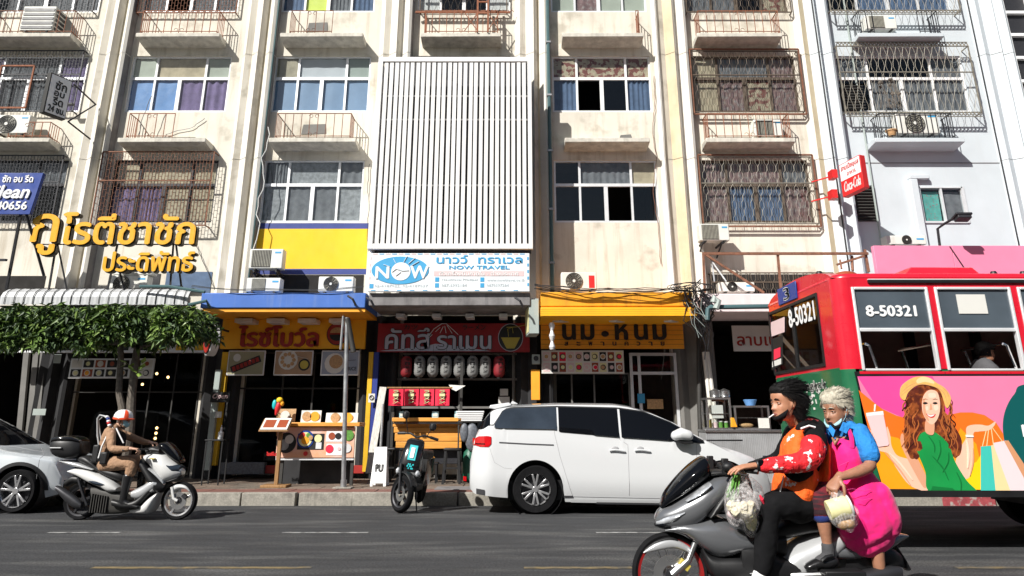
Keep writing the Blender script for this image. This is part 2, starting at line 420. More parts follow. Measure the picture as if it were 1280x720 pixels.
mk('cloth_orange',(.92,.15,.01),.8,var=.1,scale=8,bump=.3,bscale=20)
mk('cloth_black',(.006,.006,.007),.95,var=.3,scale=8,bump=.6,bscale=9,bd=.02,spec=.2)
mk('cloth_white',(.75,.75,.75),.9,var=.08,bump=.2)
mk('cloth_blue',(.015,.2,.56),.85,var=.1,scale=8,bump=.9,bscale=11,bd=.045)
mk('cloth_pink',(.88,.004,.19),.8,var=.06,scale=4,bump=.6,bscale=5,bd=.035,sheen=.2)
mk('cloth_maroon',(.13,.008,.014),.9,var=.2,bump=.4,bscale=40)
mk('cloth_khaki',(.33,.195,.115),.85,var=.1,scale=8,bump=.9,bscale=12,bd=.04)
mk('cloth_grey',(.07,.07,.075),.9,var=.2,bump=.4,bscale=60)
mk('mask_blue',(.32,.55,.62),.8,var=.08,bump=.2,bscale=60)
mk('leather',(.012,.012,.013),.3,var=.2,bump=.15)
mk('veg_green',(.1,.28,.04),.6,var=.35,scale=30,bump=.4)
mk('cauli',(.7,.64,.48),.8,var=.25,scale=50,bump=.9,bscale=60)
mk('food_cream',(.72,.68,.36),.6,var=.12,scale=20)
mk('food_tan',(.5,.3,.14),.6,var=.3,scale=30)
mk('cabinet_dark',(.03,.03,.035),.4,var=.2)
mk('green_tank',(.01,.1,.06),.45,var=.15)
G_house=glass('window_glass',(.82,.85,.87))
G_blue=glass('window_glass_blue',(.75,.8,.85))
G_car=glass('car_glass',(.045,.05,.055))
G_carb=glass('car_glass_mid',(.16,.18,.19))
G_clear=glass('clear_glass',(.85,.88,.88))
G_bus=glass('bus_glass',(.5,.52,.5))
G_shop=glass('shop_glass',(.5,.5,.5),.35)
def plastic_bag():
    m=bpy.data.materials.new('bag_film'); m.use_nodes=True; n=m.node_tree; L=n.links.new
    p=n.nodes['Principled BSDF']; p.inputs['Base Color'].default_value=(.9,.86,.86,1); p.inputs['Roughness'].default_value=.25
    z=n.nodes.new('ShaderNodeTexNoise'); z.inputs['Scale'].default_value=14; z.inputs['Detail'].default_value=2
    mp=n.nodes.new('ShaderNodeMapRange'); mp.inputs[1].default_value=.38; mp.inputs[2].default_value=.68; mp.inputs[3].default_value=.07; mp.inputs[4].default_value=.38
    L(z.outputs[0],mp.inputs[0]); L(mp.outputs[0],p.inputs['Alpha'])
    b=n.nodes.new('ShaderNodeBump'); b.inputs['Strength'].default_value=.5; b.inputs['Distance'].default_value=.01; L(z.outputs[0],b.inputs['Height']); L(b.outputs[0],p.inputs['Normal'])
    return m
BAG=plastic_bag()
# ================================================================ SETTING: road, kerb, pavement
def zroad(y):
    pts=[(-60,-.12),(-8,-.12),(-2,-.05),(3,0),(12.4,0),(14.4,-.07),(60,-.07)]
    for (a,za),(b,zb) in zip(pts,pts[1:]):
        if a<=y<=b: return za+(zb-za)*(y-a)/(b-a)
    return -.12
b=MB(); ys=[-9.5,-8,-2,3,6,9,12.4,13.4,14.4]; xs=[-400,-60,-30,-15,0,15,30,60,400]
b.add([(x,y,zroad(y)) for y in ys for x in xs],[(j*9+i,j*9+i+1,(j+1)*9+i+1,(j+1)*9+i) for j in range(8) for i in range(8)])
b.build('road',K['asphalt'],kind='structure',smooth=60)
b=MB(); b.add([(-900,-900,-.16),(900,-900,-.16),(900,900,-.16),(-900,900,-.16)],[(0,1,2,3)])
b.build('ground',K['old_concrete'],kind='structure')
def mark(name,x0,x1,y,wd,m):
    b=MB(); n=12; vs=[];fs=[]
    for i in range(n+1):
        x=x0+(x1-x0)*i/n; j=.12*wd*sin(i*2.3)
        vs+=[(x,y-wd/2+j,zroad(y)+.004),(x,y+wd/2+j*.5,zroad(y)+.004)]
    fs=[(2*i,2*i+2,2*i+3,2*i+1) for i in range(n)]
    b.add(vs,fs).build(name,m,kind='structure')
yl=gy(666); ylo=gy(710)
for a,c in ((353,460),(745,832),(60,150)): mark('lane_line',xx(a,0,yl),xx(c,0,yl),yl,.09,K['line_white'])
for a,c in ((115,389),(655,790),(1195,1420)): mark('centre_line',xx(a,0,ylo),xx(c,0,ylo),ylo,.10,K['line_yellow'])
# pavement: bedding, kerb stones, paving slabs
KY=14.4; PZ=.155
b=MB(); b.box(-60,60,KY+.17,18.6,-.1,PZ-.02); pav=b.build('pavement',K['old_concrete'],kind='structure')
kme=None; x=-26.0; i=0
kmesh=[]
for red in (0,1):
    q=MB(); q.m=None
    q.box(-.497,.497,KY,KY+.17,-.12,PZ)
    o=q.build('kerb_stone',K['kerb_red' if red else 'kerb'],parent=pav,bevel=.012); o['tmp']=1; kmesh.append(o)
first=[True,True]
for i in range(44):
    red = 1 if (i*1.0-22+.5>5.8 and i%2==0) else 0
    X=-22+i+.5
    if first[red]: o=kmesh[red]; first[red]=False
    else:
        o=kmesh[red].copy(); C.objects.link(o)
    o.location=(X,rnd.uniform(-.003,.003),rnd.uniform(-.003,.003)); o.rotation_euler=(0,0,rnd.uniform(-.003,.003))
    if 'tmp' in o: del o['tmp']
slabs=[]
for k in range(2):
    q=MB(); q.box(-.395,.395,-.292,.292,PZ-.05,PZ)
    o=q.build('paving_slab',K['paving' if k==0 else 'paving_red'],parent=pav,bevel=.006,seg=1); slabs.append(o)
used_=[False,False]
for r in range(6):
    k=1 if r==0 else 0
    for i in range(34):
        X=-15+i*.8+(.4 if r%2 else 0)
        if not used_[k]: o=slabs[k]; used_[k]=True
        else: o=slabs[k].copy(); C.objects.link(o)
        o.location=(X,KY+.17+.3+r*.6,rnd.uniform(-.004,.004)); o.rotation_euler=(rnd.uniform(-.003,.003),rnd.uniform(-.003,.003),0)
b=MB(); y0=gy(605,PZ); p=at(578,608,15.0)
b.box(xx(545,PZ,15.3),xx(612,PZ,15.3),14.95,15.6,PZ+.004,PZ+.016)
b.build('utility_cover',K['old_concrete'],parent=pav,bevel=.004)
# ================================================================ BUILDING
W=18.0
PX=[-15.6,-11.55,-7.5,-3.7,.08,3.95,7.95,12.95]
PROF=[(0,0),(.14,.18),(.30,.11),(.52,.30),(.62,.12),(.67,.12),(.83,.28),(.90,.24),(.93,-.02)]
LV=[(6.35,8.07),(9.46,11.16),(12.55,14.25)]
def wall_holes(b,x0,x1,z0,z1,holes,y=W,dep=.16):
    xs=sorted({x0,x1,*[h[0] for h in holes],*[h[1] for h in holes]}); zs=sorted({z0,z1,*[h[2] for h in holes],*[h[3] for h in holes]})
    for i in range(len(xs)-1):
        for j in range(len(zs)-1):
            cx=(xs[i]+xs[i+1])/2; cz=(zs[j]+zs[j+1])/2
            if any(h[0]<cx<h[1] and h[2]<cz<h[3] for h in holes): continue
            b.add([(xs[i],y,zs[j]),(xs[i+1],y,zs[j]),(xs[i+1],y,zs[j+1]),(xs[i],y,zs[j+1])],[(0,1,2,3)])
    for h in holes:
        a,c,d,e=h
        b.add([(a,y,d),(c,y,d),(c,y,e),(a,y,e),(a,y+dep,d),(c,y+dep,d),(c,y+dep,e),(a,y+dep,e)],[(0,1,5,4),(1,2,6,5),(2,3,7,6),(3,0,4,7)])
def room(b,x0,x1,z0,z1,y0,y1):
    b.add([(x0,y0,z0),(x1,y0,z0),(x1,y1,z0),(x0,y1,z0),(x0,y0,z1),(x1,y0,z1),(x1,y1,z1),(x0,y1,z1)],[(0,1,2,3),(4,7,6,5),(1,5,6,2),(2,6,7,3),(3,7,4,0)])
def curtain(x0,x1,z0,z1,y,m,parent,amp=.025,wl=.11,name='curtain'):
    wl*=rnd.uniform(.65,1.9); amp*=rnd.uniform(.3,1.1)
    b=MB(); n=max(8,int((x1-x0)/wl*6)); ph=rnd.random()*6; vs=[]
    for i in range(n+1):
        x=x0+(x1-x0)*i/n
        d=amp*sin(i/n*(x1-x0)/wl*2*pi+ph+.6*sin(i*.37)); vs+=[(x+.012*sin(i*.9+ph),y+d*.6,z0),(x,y+d,z1)]
    b.add(vs,[(2*i,2*i+2,2*i+3,2*i+1) for i in range(n)]).build(name,m,parent=parent,smooth=80)
def window(parent,x0,x1,z0,z1,cells,frame='alu',g=None,y=W+.07,mids=(.25,.5,.75),tops=(.25,.75)):
    """cells: 3 top + 4 lower entries: curtain material key, '' = dark, '!' = open (no pane)"""
    g=g or G_house; f=.045; zt=z0+(z1-z0)*.6; w_=x1-x0
    b=MB(); m=K[frame]
    b.box(x0,x0+f,y-.03,y+.03,z0,z1); b.box(x1-f,x1,y-.03,y+.03,z0,z1)
    b.box(x0+f,x1-f,y-.03,y+.03,z1-f,z1); b.box(x0+f,x1-f,y-.05,y+.03,z0,z0+f*1.2); b.box(x0+f,x1-f,y-.032,y+.032,zt-.035,zt+.045)
    for t in tops: b.box(x0+w_*t-.03,x0+w_*t+.03,y-.025,y+.025,zt+.045,z1-f)
    for i,t in enumerate(mids):
        q=.05 if i==1 else .028
        b.box(x0+w_*t-q,x0+w_*t+q,y-.028,y+.025,z0+f*1.2,zt-.035)
    o=b.build('window',m,parent=parent,smooth=0)
    xs=[0,*tops,1]; xs2=[0,*mids,1]; cl=[]
    for i in range(3): cl.append((x0+w_*xs[i]+.03,x0+w_*xs[i+1]-.03,zt+.045,z1-f))
    for i in range(4): cl.append((x0+w_*xs2[i]+.03,x0+w_*xs2[i+1]-.03,z0+f,zt-.035))
    for k,(a,c,d,e) in enumerate(cl):
        s=cells[k]
        if s!='!':
            q=MB(); q.add([(a,y+rnd.uniform(-.002,.004),d),(c,y+rnd.uniform(-.002,.004),d),(c,y,e),(a,y,e)],[(0,1,2,3)]).build('pane',g,parent=o)
        if s and s!='!':
            nm='curtain'; am=.022; wl=.12
            if s in('greenish_panel','paper','acid','blue_sheet','floral','tan_curtain','sky_reflection','window_grey'): nm='blind'; am=.006; wl=.5  # pale blue cells here are painted sky reflection rather than blinds
            curtain(a,c,d+(.02 if k>2 else 0),e,y+.035,K[s],o,am,wl,nm)
    return o
def grille(parent,x0,x1,z0,z1,kind,m,y=17.86,r=.009):
    b=MB(); f=.018
    for z in (z0,z1,z0+(z1-z0)*.6): b.bar((x0,y,z),(x1,y,z),f*1.6)
    for x in (x0,x1): b.bar((x,y,z0),(x,y,z1),f*1.6); 
    for x in (x0,x1):
        for z in (z0,z1): b.bar((x,y,z),(x,W+.02,z),f*1.4)
    if kind=='brick':
        nx=int((x1-x0)/.085); px=(x1-x0)/nx
        for i in range(1,nx): b.bar((x0+i*px,y,z0),(x0+i*px,y,z1),r*.95)
        nz_=int((z1-z0)/.17)
        for i in range(nx):
            for j in range(nz_):
                z=z0+(j+(.5 if i%2 else .0)+.25)*(z1-z0)/nz_
                if z<z1: b.bar((x0+i*px,y-.004,z),(x0+(i+1)*px,y-.004,z),r*.8)
    elif kind=='hex':
        nx=int((x1-x0)/.115); px=(x1-x0)/nx; nz_=int((z1-z0)/.19); pz=(z1-z0)/nz_
        for i in range(nx):
            for sgn in (1,-1):
                pts=[]
                for j in range(nz_):
                    zc=z0+j*pz; o_=(1 if (i+j)%2 else -1)*sgn
                    a=px*.46*(1 if o_>0 else .04)
                    xc=x0+(i+.5)*px
                    pts+=[(xc+sgn*a,y,zc+pz*.15),(xc+sgn*a,y,zc+pz*.75)]
                b.tube([(x0+(i+.5)*px,y,z0)]+pts+[(x0+(i+.5)*px,y,z1)],r*.48,3,cap=False)
    elif kind=='wave':
        nx=int((x1-x0)/.1); px=(x1-x0)/nx
        for i in range(nx+1):
            pts=[(x0+i*px+.035*sin(j*1.25+(pi if i%2 else 0)),y,z0+(z1-z0)*j/16) for j in range(17)]
            b.tube(pts,r*.42,3,cap=False)
        for z in (z0,z1):
            for i in range(nx*1):
                xc=x0+(i+.5)*px; s_=1 if z==z0 else -1
                pts=[(xc+.05*cos(a*pi/5),y-.01,z-s_*.055*sin(a*pi/5)*1.6) for a in range(6)]
                b.tube(pts,r*1.2,3,cap=False)
            s_=-.12 if z==z0 else .12
            b.bar((x0,y,z+s_),(x1,y,z+s_),r*1.6)
    return b.build('grille',m,parent=parent,smooth=0)
def slab(parent,x0,x1,z,mat_,blue=False):
    b=MB(); b.prism([(W+.02,z-.20),(17.5,z-.12),(17.5,z),(W+.02,z)],x0,x1,'x')
    return b.build('balcony_slab',mat_,parent=parent,bevel=.012,seg=1)
def railing(parent,x0,x1,z,m,h=.7,left=True,right=True,n=None,scroll=True,y=17.53,r=.0085,name='railing'):
    b=MB(); n=n or max(2,int((x1-x0)/.2))
    b.bar((x0,y,z+h),(x1,y,z+h),r*2.2); b.bar((x0,y,z+.06),(x1,y,z+.06),r*2)
    for i in range(n+1):
        x=x0+(x1-x0)*i/n; b.bar((x,y,z),(x,y,z+h),r*1.8)
    for ok,x in ((left,x0),(right,x1)):
        if ok:
            b.bar((x,y,z+h),(x,W,z+h),r*2.2); b.bar((x,y,z+.06),(x,W,z+.06),r*2)
            for k in range(1,5): b.bar((x,y+k*.095,z),(x,y+k*.095,z+h),r*1.6)
    if scroll:
        xc=(x0+x1)/2
        for s_ in (-1,1):
            for zz_ in (z+.1,z+h-.08):
                b.tube([(xc+s_*(.03+.05*(1+cos(a*.7))),y-.01,zz_+.05*sin(a*.7)) for a in range(8)],r*.9,3,cap=False)
    return b.build(name,m,parent=parent,smooth=0)
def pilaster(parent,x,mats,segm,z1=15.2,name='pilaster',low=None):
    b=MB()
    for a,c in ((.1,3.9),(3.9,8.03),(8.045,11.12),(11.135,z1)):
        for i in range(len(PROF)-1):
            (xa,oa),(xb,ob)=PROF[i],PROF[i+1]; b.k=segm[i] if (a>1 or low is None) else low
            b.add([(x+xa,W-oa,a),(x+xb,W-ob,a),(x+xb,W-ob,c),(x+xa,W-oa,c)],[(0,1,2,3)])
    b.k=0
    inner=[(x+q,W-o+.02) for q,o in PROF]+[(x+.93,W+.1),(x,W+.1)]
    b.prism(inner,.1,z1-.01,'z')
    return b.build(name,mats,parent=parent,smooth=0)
HN=['shophouse']*7
HL=['leftmost shophouse, with a box air conditioner on its top ledge',
 'shophouse with blue and purple window sheets right of the vertical laundry sign',
 'shophouse with the bright yellow wall band above the blue canopy',
 'shophouse behind the tall white slatted screen, above the red noodle shop',
 'shophouse with blue curtains and an open dark window above the orange milk shop',
 'shophouse with brown honeycomb window grilles right of the orange shop front',
 'pale blue white shophouse behind the red bus and its pink board']
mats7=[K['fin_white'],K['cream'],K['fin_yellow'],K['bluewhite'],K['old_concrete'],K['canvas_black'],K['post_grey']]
WIN={0:[(-14.9,-11.78)]*3,1:[(-10.55,-7.8)]*3,2:[(-6.58,-3.92)]*3,3:[(-2.7,-.05)]*3,4:[(1.11,3.83)]*3,5:[(4.97,7.84)]*3,6:[(11.0,12.25),(8.98,12.5),(8.98,12.5)]}
CELL={0:[['','grey_curtain','grey_curtain','grey_curtain','','',''],['purple','grey_curtain','purple','purple','grey_curtain','grey_curtain','purple'],['grey_curtain']*7],
 1:[['tan_curtain','tan_curtain','tan_curtain','purple','purple','tan_curtain','tan_curtain'],['greenish_panel','tan_curtain','greenish_panel','blue_sheet','blue_sheet','purple','purple'],['grey_curtain','grey_curtain','grey_curtain','grey_curtain','!','grey_curtain','grey_curtain']],
 2:[['grey_curtain','window_grey','grey_curtain','window_grey','grey_curtain','grey_curtain','window_grey'],['tan_curtain','paper','greenish_panel','sky_reflection','sky_reflection','sky_reflection','sky_reflection'],['blue_curtain','blue_curtain','blue_curtain','blue_curtain','acid','grey_curtain','blue_curtain']],
 3:[['']*7,['']*7,['grey_curtain','','grey_curtain','paper','','','paper']],
 4:[['','grey_curtain','tan_curtain','','','!',''],['floral','floral','floral','blue_curtain','!','','blue_curtain'],['greenish_panel','paper','paper','greenish_panel','pink_curtain','greenish_panel','greenish_panel']],
 5:[['pink_curtain','pink_curtain','grey_curtain','pink_curtain','blue_curtain','blue_curtain','pink_curtain'],['tan_curtain','grey_curtain','pink_curtain','tan_curtain','pink_curtain','floral','pink_curtain'],['floral','grey_curtain','grey_curtain','grey_curtain','grey_curtain','','floral']],
 6:[['']*7,['grey_curtain','','grey_curtain','','grey_curtain','grey_curtain','grey_curtain'],['','blue_curtain','blue_curtain','','blue_curtain','blue_curtain','blue_curtain']]}
WF=[('black_iron','alu','alu'),('black_iron','white_frame','alu'),('alu','alu','white_frame'),('alu','alu','white_frame'),('alu','white_frame','alu'),('grille_brown','grille_brown','grille_brown'),('alu','white_frame','alu')]
house=[]
for i in range(7):
    xl=PX[i]+.9; xr=PX[i+1]+.05
    t=thing('shophouse',HL[i],'shophouse',((xl+xr)/2,W,PZ),group='shophouses in the terrace'); house.append(t)
    wm='bluewhite' if i==6 else 'cream'
    b=MB(); holes=[(*WIN[i][k],*LV[k]) for k in range(3)]
    if i==6: holes[0]=(10.68,11.82,6.38,7.28)
    gh=(xl+.1,xr-.1,PZ,3.95)
    wall_holes(b,xl,xr,PZ,15.2,holes+[gh])
    b.build('wall',K[wm],parent=t,smooth=0)
    # rooms behind the openings
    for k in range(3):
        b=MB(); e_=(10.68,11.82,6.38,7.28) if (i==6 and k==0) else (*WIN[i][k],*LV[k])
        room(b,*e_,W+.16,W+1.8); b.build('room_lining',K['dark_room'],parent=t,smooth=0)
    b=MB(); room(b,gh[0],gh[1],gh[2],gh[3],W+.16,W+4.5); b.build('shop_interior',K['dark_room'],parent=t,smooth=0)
    for k in range(3):
        if i==6 and k==0: continue
        window(t,*WIN[i][k],*LV[k],CELL[i][k],WF[i][k],g=G_blue if (i==2 and k==1) else None)
    # pilaster at the right side of the bay
    segm={0:[0,1,0,1,2,0,0,4],1:[0,1,0,1,2,0,0,4],2:[0,1,0,1,1,0,0,4],3:[0,1,0,1,2,0,0,4],4:[0,1,2,0,1,0,0,4],5:[0,2,3,3,3,3,3,3],6:[3]*8}[i]  # last face, turned from the sun, gets dark concrete as painted shade
    pilaster(t,PX[i+1],mats7,segm,low=[5,5,5,5,6,6,6][i])  # dark foot cladding, its colour also carrying shade from the canopy
# pilaster left of first bay belongs to bay 1
pilaster(house[0],PX[0],mats7,[0,1,0,1,2,0,0,4])
# slabs
SL={0:[(-14.5,-12.08)]*2,1:[(-10.3,-8.0)]*2,2:[(-6.35,-4.08)]*2,3:[(-2.5,-.3)]*2,4:[(1.38,3.6)]*2,5:[(5.07,7.4)]*2,6:[(9.48,11.82)]*2}
for i in range(7):
    for k,z in ((0,8.51),(1,11.6)):
        slab(house[i],*SL[i][k],z,K['bluewhite' if i==6 else 'slab'])
rb=K['rust']
def rl(i,k,a,b_,m,**kw): railing(house[i],a,b_,(8.51,11.6)[k],K[m],**kw)
rl(0,1,-14.4,-12.1,'rust'); rl(0,0,-13.2,-12.15,'orange_rust',h=.45)
rl(1,1,-10.2,-8.1,'orange_rust'); rl(1,0,-10.1,-8.9,'orange_rust',right=False)
rl(2,1,-6.1,-4.95,'rust',right=False); rl(2,0,-6.2,-4.25,'rust')
rl(3,1,-2.4,-.4,'orange_rust')
rl(4,1,3.42,3.5,'orange_rust',n=1,scroll=False,left=False)
rl(5,1,5.15,7.35,'orange_rust'); rl(5,0,5.15,7.3,'orange_rust')
rl(6,1,9.6,9.95,'black_iron',right=False,n=2,scroll=False); rl(6,1,11.2,11.75,'black_iron',left=False,n=4,scroll=False)
rl(6,0,9.7,11.6,'black_iron',n=14,scroll=False)
b=MB()
for x in (-.95,-.66): b.bar((x,17.48,11.6),(x,17.48,12.95),.05)
b.bar((-.95,17.48,12.2),(-.66,17.48,12.2),.04); b.bar((-.95,17.48,12.55),(-.66,17.48,12.55),.04)
for a,c in ((-.66,-.35),(-1.3,-.95)): b.bar((a,17.48,11.65),(c,17.48,12.2),.02); b.bar((a,17.48,12.2),(c,17.48,11.65),.02)
b.build('rusty_frame',K['orange_rust'],parent=house[3],smooth=0)
b=MB(); 
for z in (12.42,13.2): b.bar((-2.72,17.8,z),(-.05,17.8,z),.05)
for i in range(24): x=-2.7+i*.115; b.tube([(x,17.8,12.44),(x+.05,17.8,12.5),(x+.1,17.8,12.44)],.012,3)
b.build('grille_frame',K['orange_rust'],parent=house[3],smooth=0)
grille(house[3],-2.6,-.15,12.5,14.2,'wave',K['grille_brown'],y=17.85)
# grilles
grille(house[0],-14.85,-11.85,6.3,8.15,'brick',K['black_iron']); grille(house[0],-14.85,-11.85,9.42,11.25,'brick',K['black_iron']); grille(house[0],-14.85,-11.85,12.5,14.2,'brick',K['black_iron'])
grille(house[1],-10.75,-7.82,6.2,8.2,'brick',K['rust'],y=17.72); grille(house[1],-10.6,-7.8,12.45,14.2,'brick',K['rust'])
b=MB(); b.bar((-14.0,17.8,9.5),(-14.0,17.8,10.75),.04); b.bar((-13.1,17.8,9.5),(-13.1,17.8,10.75),.04); b.bar((-14,17.8,9.5),(-13.1,17.8,9.5),.04); b.bar((-14,17.8,10.75),(-13.1,17.8,10.75),.04)
b.build('escape_frame',K['orange_rust'],parent=house[0],smooth=0)
for z0,z1 in ((6.28,8.1),(9.4,11.22),(12.45,14.2)): grille(house[5],4.93,7.88,z0,z1,'hex',K['grille_light' if z0<9 else 'grille_brown'],y=17.84,r=.011)
b=MB()
for z0,z1 in ((6.2,8.15),(9.32,11.27)):
    for x in (4.9,7.92): b.bar((x,17.82,z0),(x,17.82,z1),.04)
    b.bar((4.9,17.82,z0),(7.92,17.82,z0),.04); b.bar((4.9,17.82,z1),(7.92,17.82,z1),.04)
b.build('grille_frame',K['rust'],parent=house[5],smooth=0)
grille(house[6],8.92,12.55,9.32,11.3,'wave',K['grille_light'],y=17.7,r=.013); grille(house[6],8.92,12.55,12.42,14.3,'wave',K['grille_light'],y=17.7,r=.013)
# bay 7: louvre, small window
def louvre(x0,x1,z0,z1,t):
    b=MB()
    for k in range(12):
        z=z0+(z1-z0)*(k+.5)/12; b.prism([(W-.06,z-.02),(W+.02,z+.05),(W+.03,z+.04),(W-.05,z-.03)],x0+.03,x1-.03,'x')
    b.box(x0-.03,x0+.02,W-.08,W+.02,z0,z1); b.box(x1-.02,x1+.03,W-.08,W+.02,z0,z1); b.box(x0,x1,W-.015,W-.004,z0,z1)
    b.build('louvre',[K['ac_dark']],parent=t,smooth=0)
lo=at(1066,277,W); hi=at(1092,232,W); louvre(8.92,9.45,lo.z,hi.z,house[6])
q=MB(); q.box(9.0,9.5,W-.09,W+.02,9.5,10.2)
for k in range(9): q.box(9.0,9.58,W-.12,W-.09,9.52+k*.082,9.55+k*.082)
q.build('louvre',K['ac_dark'],parent=house[6])
b=MB(); x0,x1,z0,z1=10.68,11.82,6.38,7.28
b.box(x0-.04,x0+.03,W-.03,W+.05,z0-.04,z1+.04); b.box(x1-.03,x1+.04,W-.03,W+.05,z0-.04,z1+.04); b.box(x0,x1,W-.03,W+.05,z1,z1+.04); b.box(x0,x1,W-.04,W+.05,z0-.05,z0); b.box(11.23,11.28,W-.02,W+.05,z0,z1)
o=b.build('window',K['alu'],parent=house[6],smooth=0)
for a,c,m in ((10.7,11.23,'teal_dots'),(11.28,11.8,'grey_curtain')):
    MB().add([(a,W+.03,z0),(c,W+.03,z0),(c,W+.03,z1),(a,W+.03,z1)],[(0,1,2,3)]).build('pane',G_house,parent=o)
    curtain(a,c,z0,z1-.06,W+.1,K[m],o,.01,.3)
b=MB(); b.box(10.42,10.95,W-.14,W+.01,7.5,7.62); b.box(10.42,10.62,W-.139,W+.009,5.6,7.5)
b.build('duct_cover',K['bluewhite'],parent=house[6],bevel=.02)
b=MB(); b.tube([(8.9+.55,17.93,15),(8.9+.55,17.93,4.6)],.025,6); b.build('pipe',K['pvc_grey'],parent=house[6])
b=MB(); b.box(8.9,13,W-.012,W+.01,7.98,8.0); b.build('joint_line',K['old_concrete'],parent=house[6])
# bay 3 painted band
xl,xr=PX[2]+.94,PX[3]+.0
def band(z0,z1,m,o,y=W-.006): MB().box(xl,xr,y,W+.01,z0,z1).build('painted_band',K[m],parent=o)
zt=at(330,279,W).z; z2=at(330,286,W).z; z3=at(330,336,W).z; z4=at(330,343,W).z
band(z2,zt,'blue_band',house[2]); band(z3,z2-.001,'yellow_wall',house[2],W-.005); band(z4,z3-.001,'blue_band',house[2],W-.0065)
b=MB(); room(b,xl+.2,xr-.05,4.35,z4-.02,W-.01,W-.005)
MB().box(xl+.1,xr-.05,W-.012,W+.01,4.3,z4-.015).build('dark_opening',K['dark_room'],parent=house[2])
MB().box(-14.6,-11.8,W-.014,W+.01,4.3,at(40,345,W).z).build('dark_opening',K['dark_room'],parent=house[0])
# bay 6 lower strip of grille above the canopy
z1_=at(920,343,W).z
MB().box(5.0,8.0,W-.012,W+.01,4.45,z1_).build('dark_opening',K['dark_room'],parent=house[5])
grille(house[5],4.98,8.05,4.4,z1_,'hex',K['grille_brown'],y=17.8,r=.014)
# bay 2 lower windows behind letters
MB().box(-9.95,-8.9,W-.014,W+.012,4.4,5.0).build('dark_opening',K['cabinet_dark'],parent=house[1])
o=MB().box(-8.75,-7.6,W-.02,W+.012,4.45,5.05).build('ground_glass',K['blue_curtain'],parent=house[1])
# down pipes and hanging cables
def pipe(nm,lab,pts,r,m,cat='pipe',grp=None):
    return tag(MB().tube(pts,r,7).build(nm,K[m],loc=pts[0]),lab,cat,grp)
pipe('drain_pipe','dark blue grey drain pipe running up the facade right of the slatted screen',[(1.0,17.72,4.4),(1.0,17.72,14.8)],.05,'pvc_teal')
pipe('drain_pipe','dark drain pipe beside the stacked air conditioners left of the yellow band',[(-6.6,17.8,4.4),(-6.6,17.8,8.6),(-6.58,17.8,14.8)],.04,'pvc_teal')
pipe('conduit','thin black conduit beside the soft drink sign on the pale building',[(8.42,17.7,14.8),(8.42,17.7,4.5)],.018,'cable','cable')
pipe('conduit','thin black vertical cable on the rightmost pilaster of the pale building',[(12.9,17.85,14.9),(12.9,17.85,4.9)],.016,'cable','cable')
pts=[(-6.48+.06*sin(k*1.1)+.03*sin(k*2.7),17.7,8.9-k*.22) for k in range(18)]
pipe('loose_cable','tangled pale cable hanging on the wall left of the bay with the yellow band',pts,.012,'pvc_white','cable')
for nm,x0_,z0_,lb in (('drain_pipe',3.99,14.8,'white plastic drain pipe on the pilaster between the milk shop and the honeycomb grilles'),):
    pipe(nm,lb,[(3.98,17.72,14.8),(3.98,17.72,8.2),(4.02,17.72,4.4)],.035,'pvc_white')
# far tower at the right edge
t=thing('tower_block','dark glass tower with white frames seen at the top right corner','building',(31,40,0))
TX=24.6
b=MB(); b.box(TX+.3,60,34,60,0,38); b.build('wall',K['black_iron'],parent=t)
for k in range(27):
    z=2+k*1.35; MB().box(TX+.2,60,33.8,34.0,z,z+.16).build('floor_band',K['white_frame'],parent=t)
for k in range(14): MB().box(TX+k*1.5,TX+k*1.5+.2,33.7,33.99,0,38).build('window_mullion',K['white_frame'],parent=t)
for k in range(10): MB().box(TX-.02,TX+.28,36+k*2.4,36.3+k*2.4,0,38).build('side_mullion',K['white_frame'],parent=t)
# terrace across the street, behind the camera, seen only mirrored in glass and paint
t=thing('terrace_across_street','plain shaded terrace of shophouses on the far side of the street','building',(0,-12,0))
MB().box(-45,45,-22,-12,-.1,11.5).build('wall',K['cream'],parent=t)
b=MB()
for i in range(22):
    for k in range(3):
        x=-44+i*4; z=4.9+k*2.3; b.box(x,x+2.8,-12.03,-11.98,z,z+1.3)
b.build('window',K['cabinet_dark'],parent=t); 
b=MB(); b.box(-45,45,-12.05,-11.97,0,3.6); b.build('shopfront',K['cabinet_dark'],parent=t)
b=MB(); b.box(-45,45,-12,-10.6,3.7,3.95); b.build('canopy',K['old_concrete'],parent=t)
MB().box(-60,60,-12,-9.5,-.1,.1).build('far_pavement',K['old_concrete'],kind='structure')
# ================================================================ CANOPIES, SIGNS, SHOP FRONTS, AIR CONDITIONERS
def rect(a,b_,c,d,Y):            # photo rectangle (left, top, right, bottom) on the plane Y -> x0,x1,z0,z1
    z1=zz(b_,Y); z0=zz(d,Y); zm=(z0+z1)/2
    return xx(a,zm,Y),xx(c,zm,Y),z0,z1
def slabbox(name,r,y0,y1,m,parent=None,bevel=.01,**k):
    return MB().box(r[0],r[1],y0,y1,r[2],r[3]).build(name,K[m] if isinstance(m,str) else m,parent=parent,bevel=bevel,**k)
def lettering(name,s,r,y,m,parent,depth=.02,bold=0,skew=0,res=3,fit=True):
    b=MB(); text(b,s,r,y,depth,bold,fit,None,res,skew); return b.build(name,K[m],parent=parent,smooth=0)
def oval(b,cx,cz,rx,rz,y0,y1,n=40):
    b.rings([[(cx+rx*cos(2*pi*j/n),y,cz+rz*sin(2*pi*j/n)) for j in range(n)] for y in (y0,y1)])
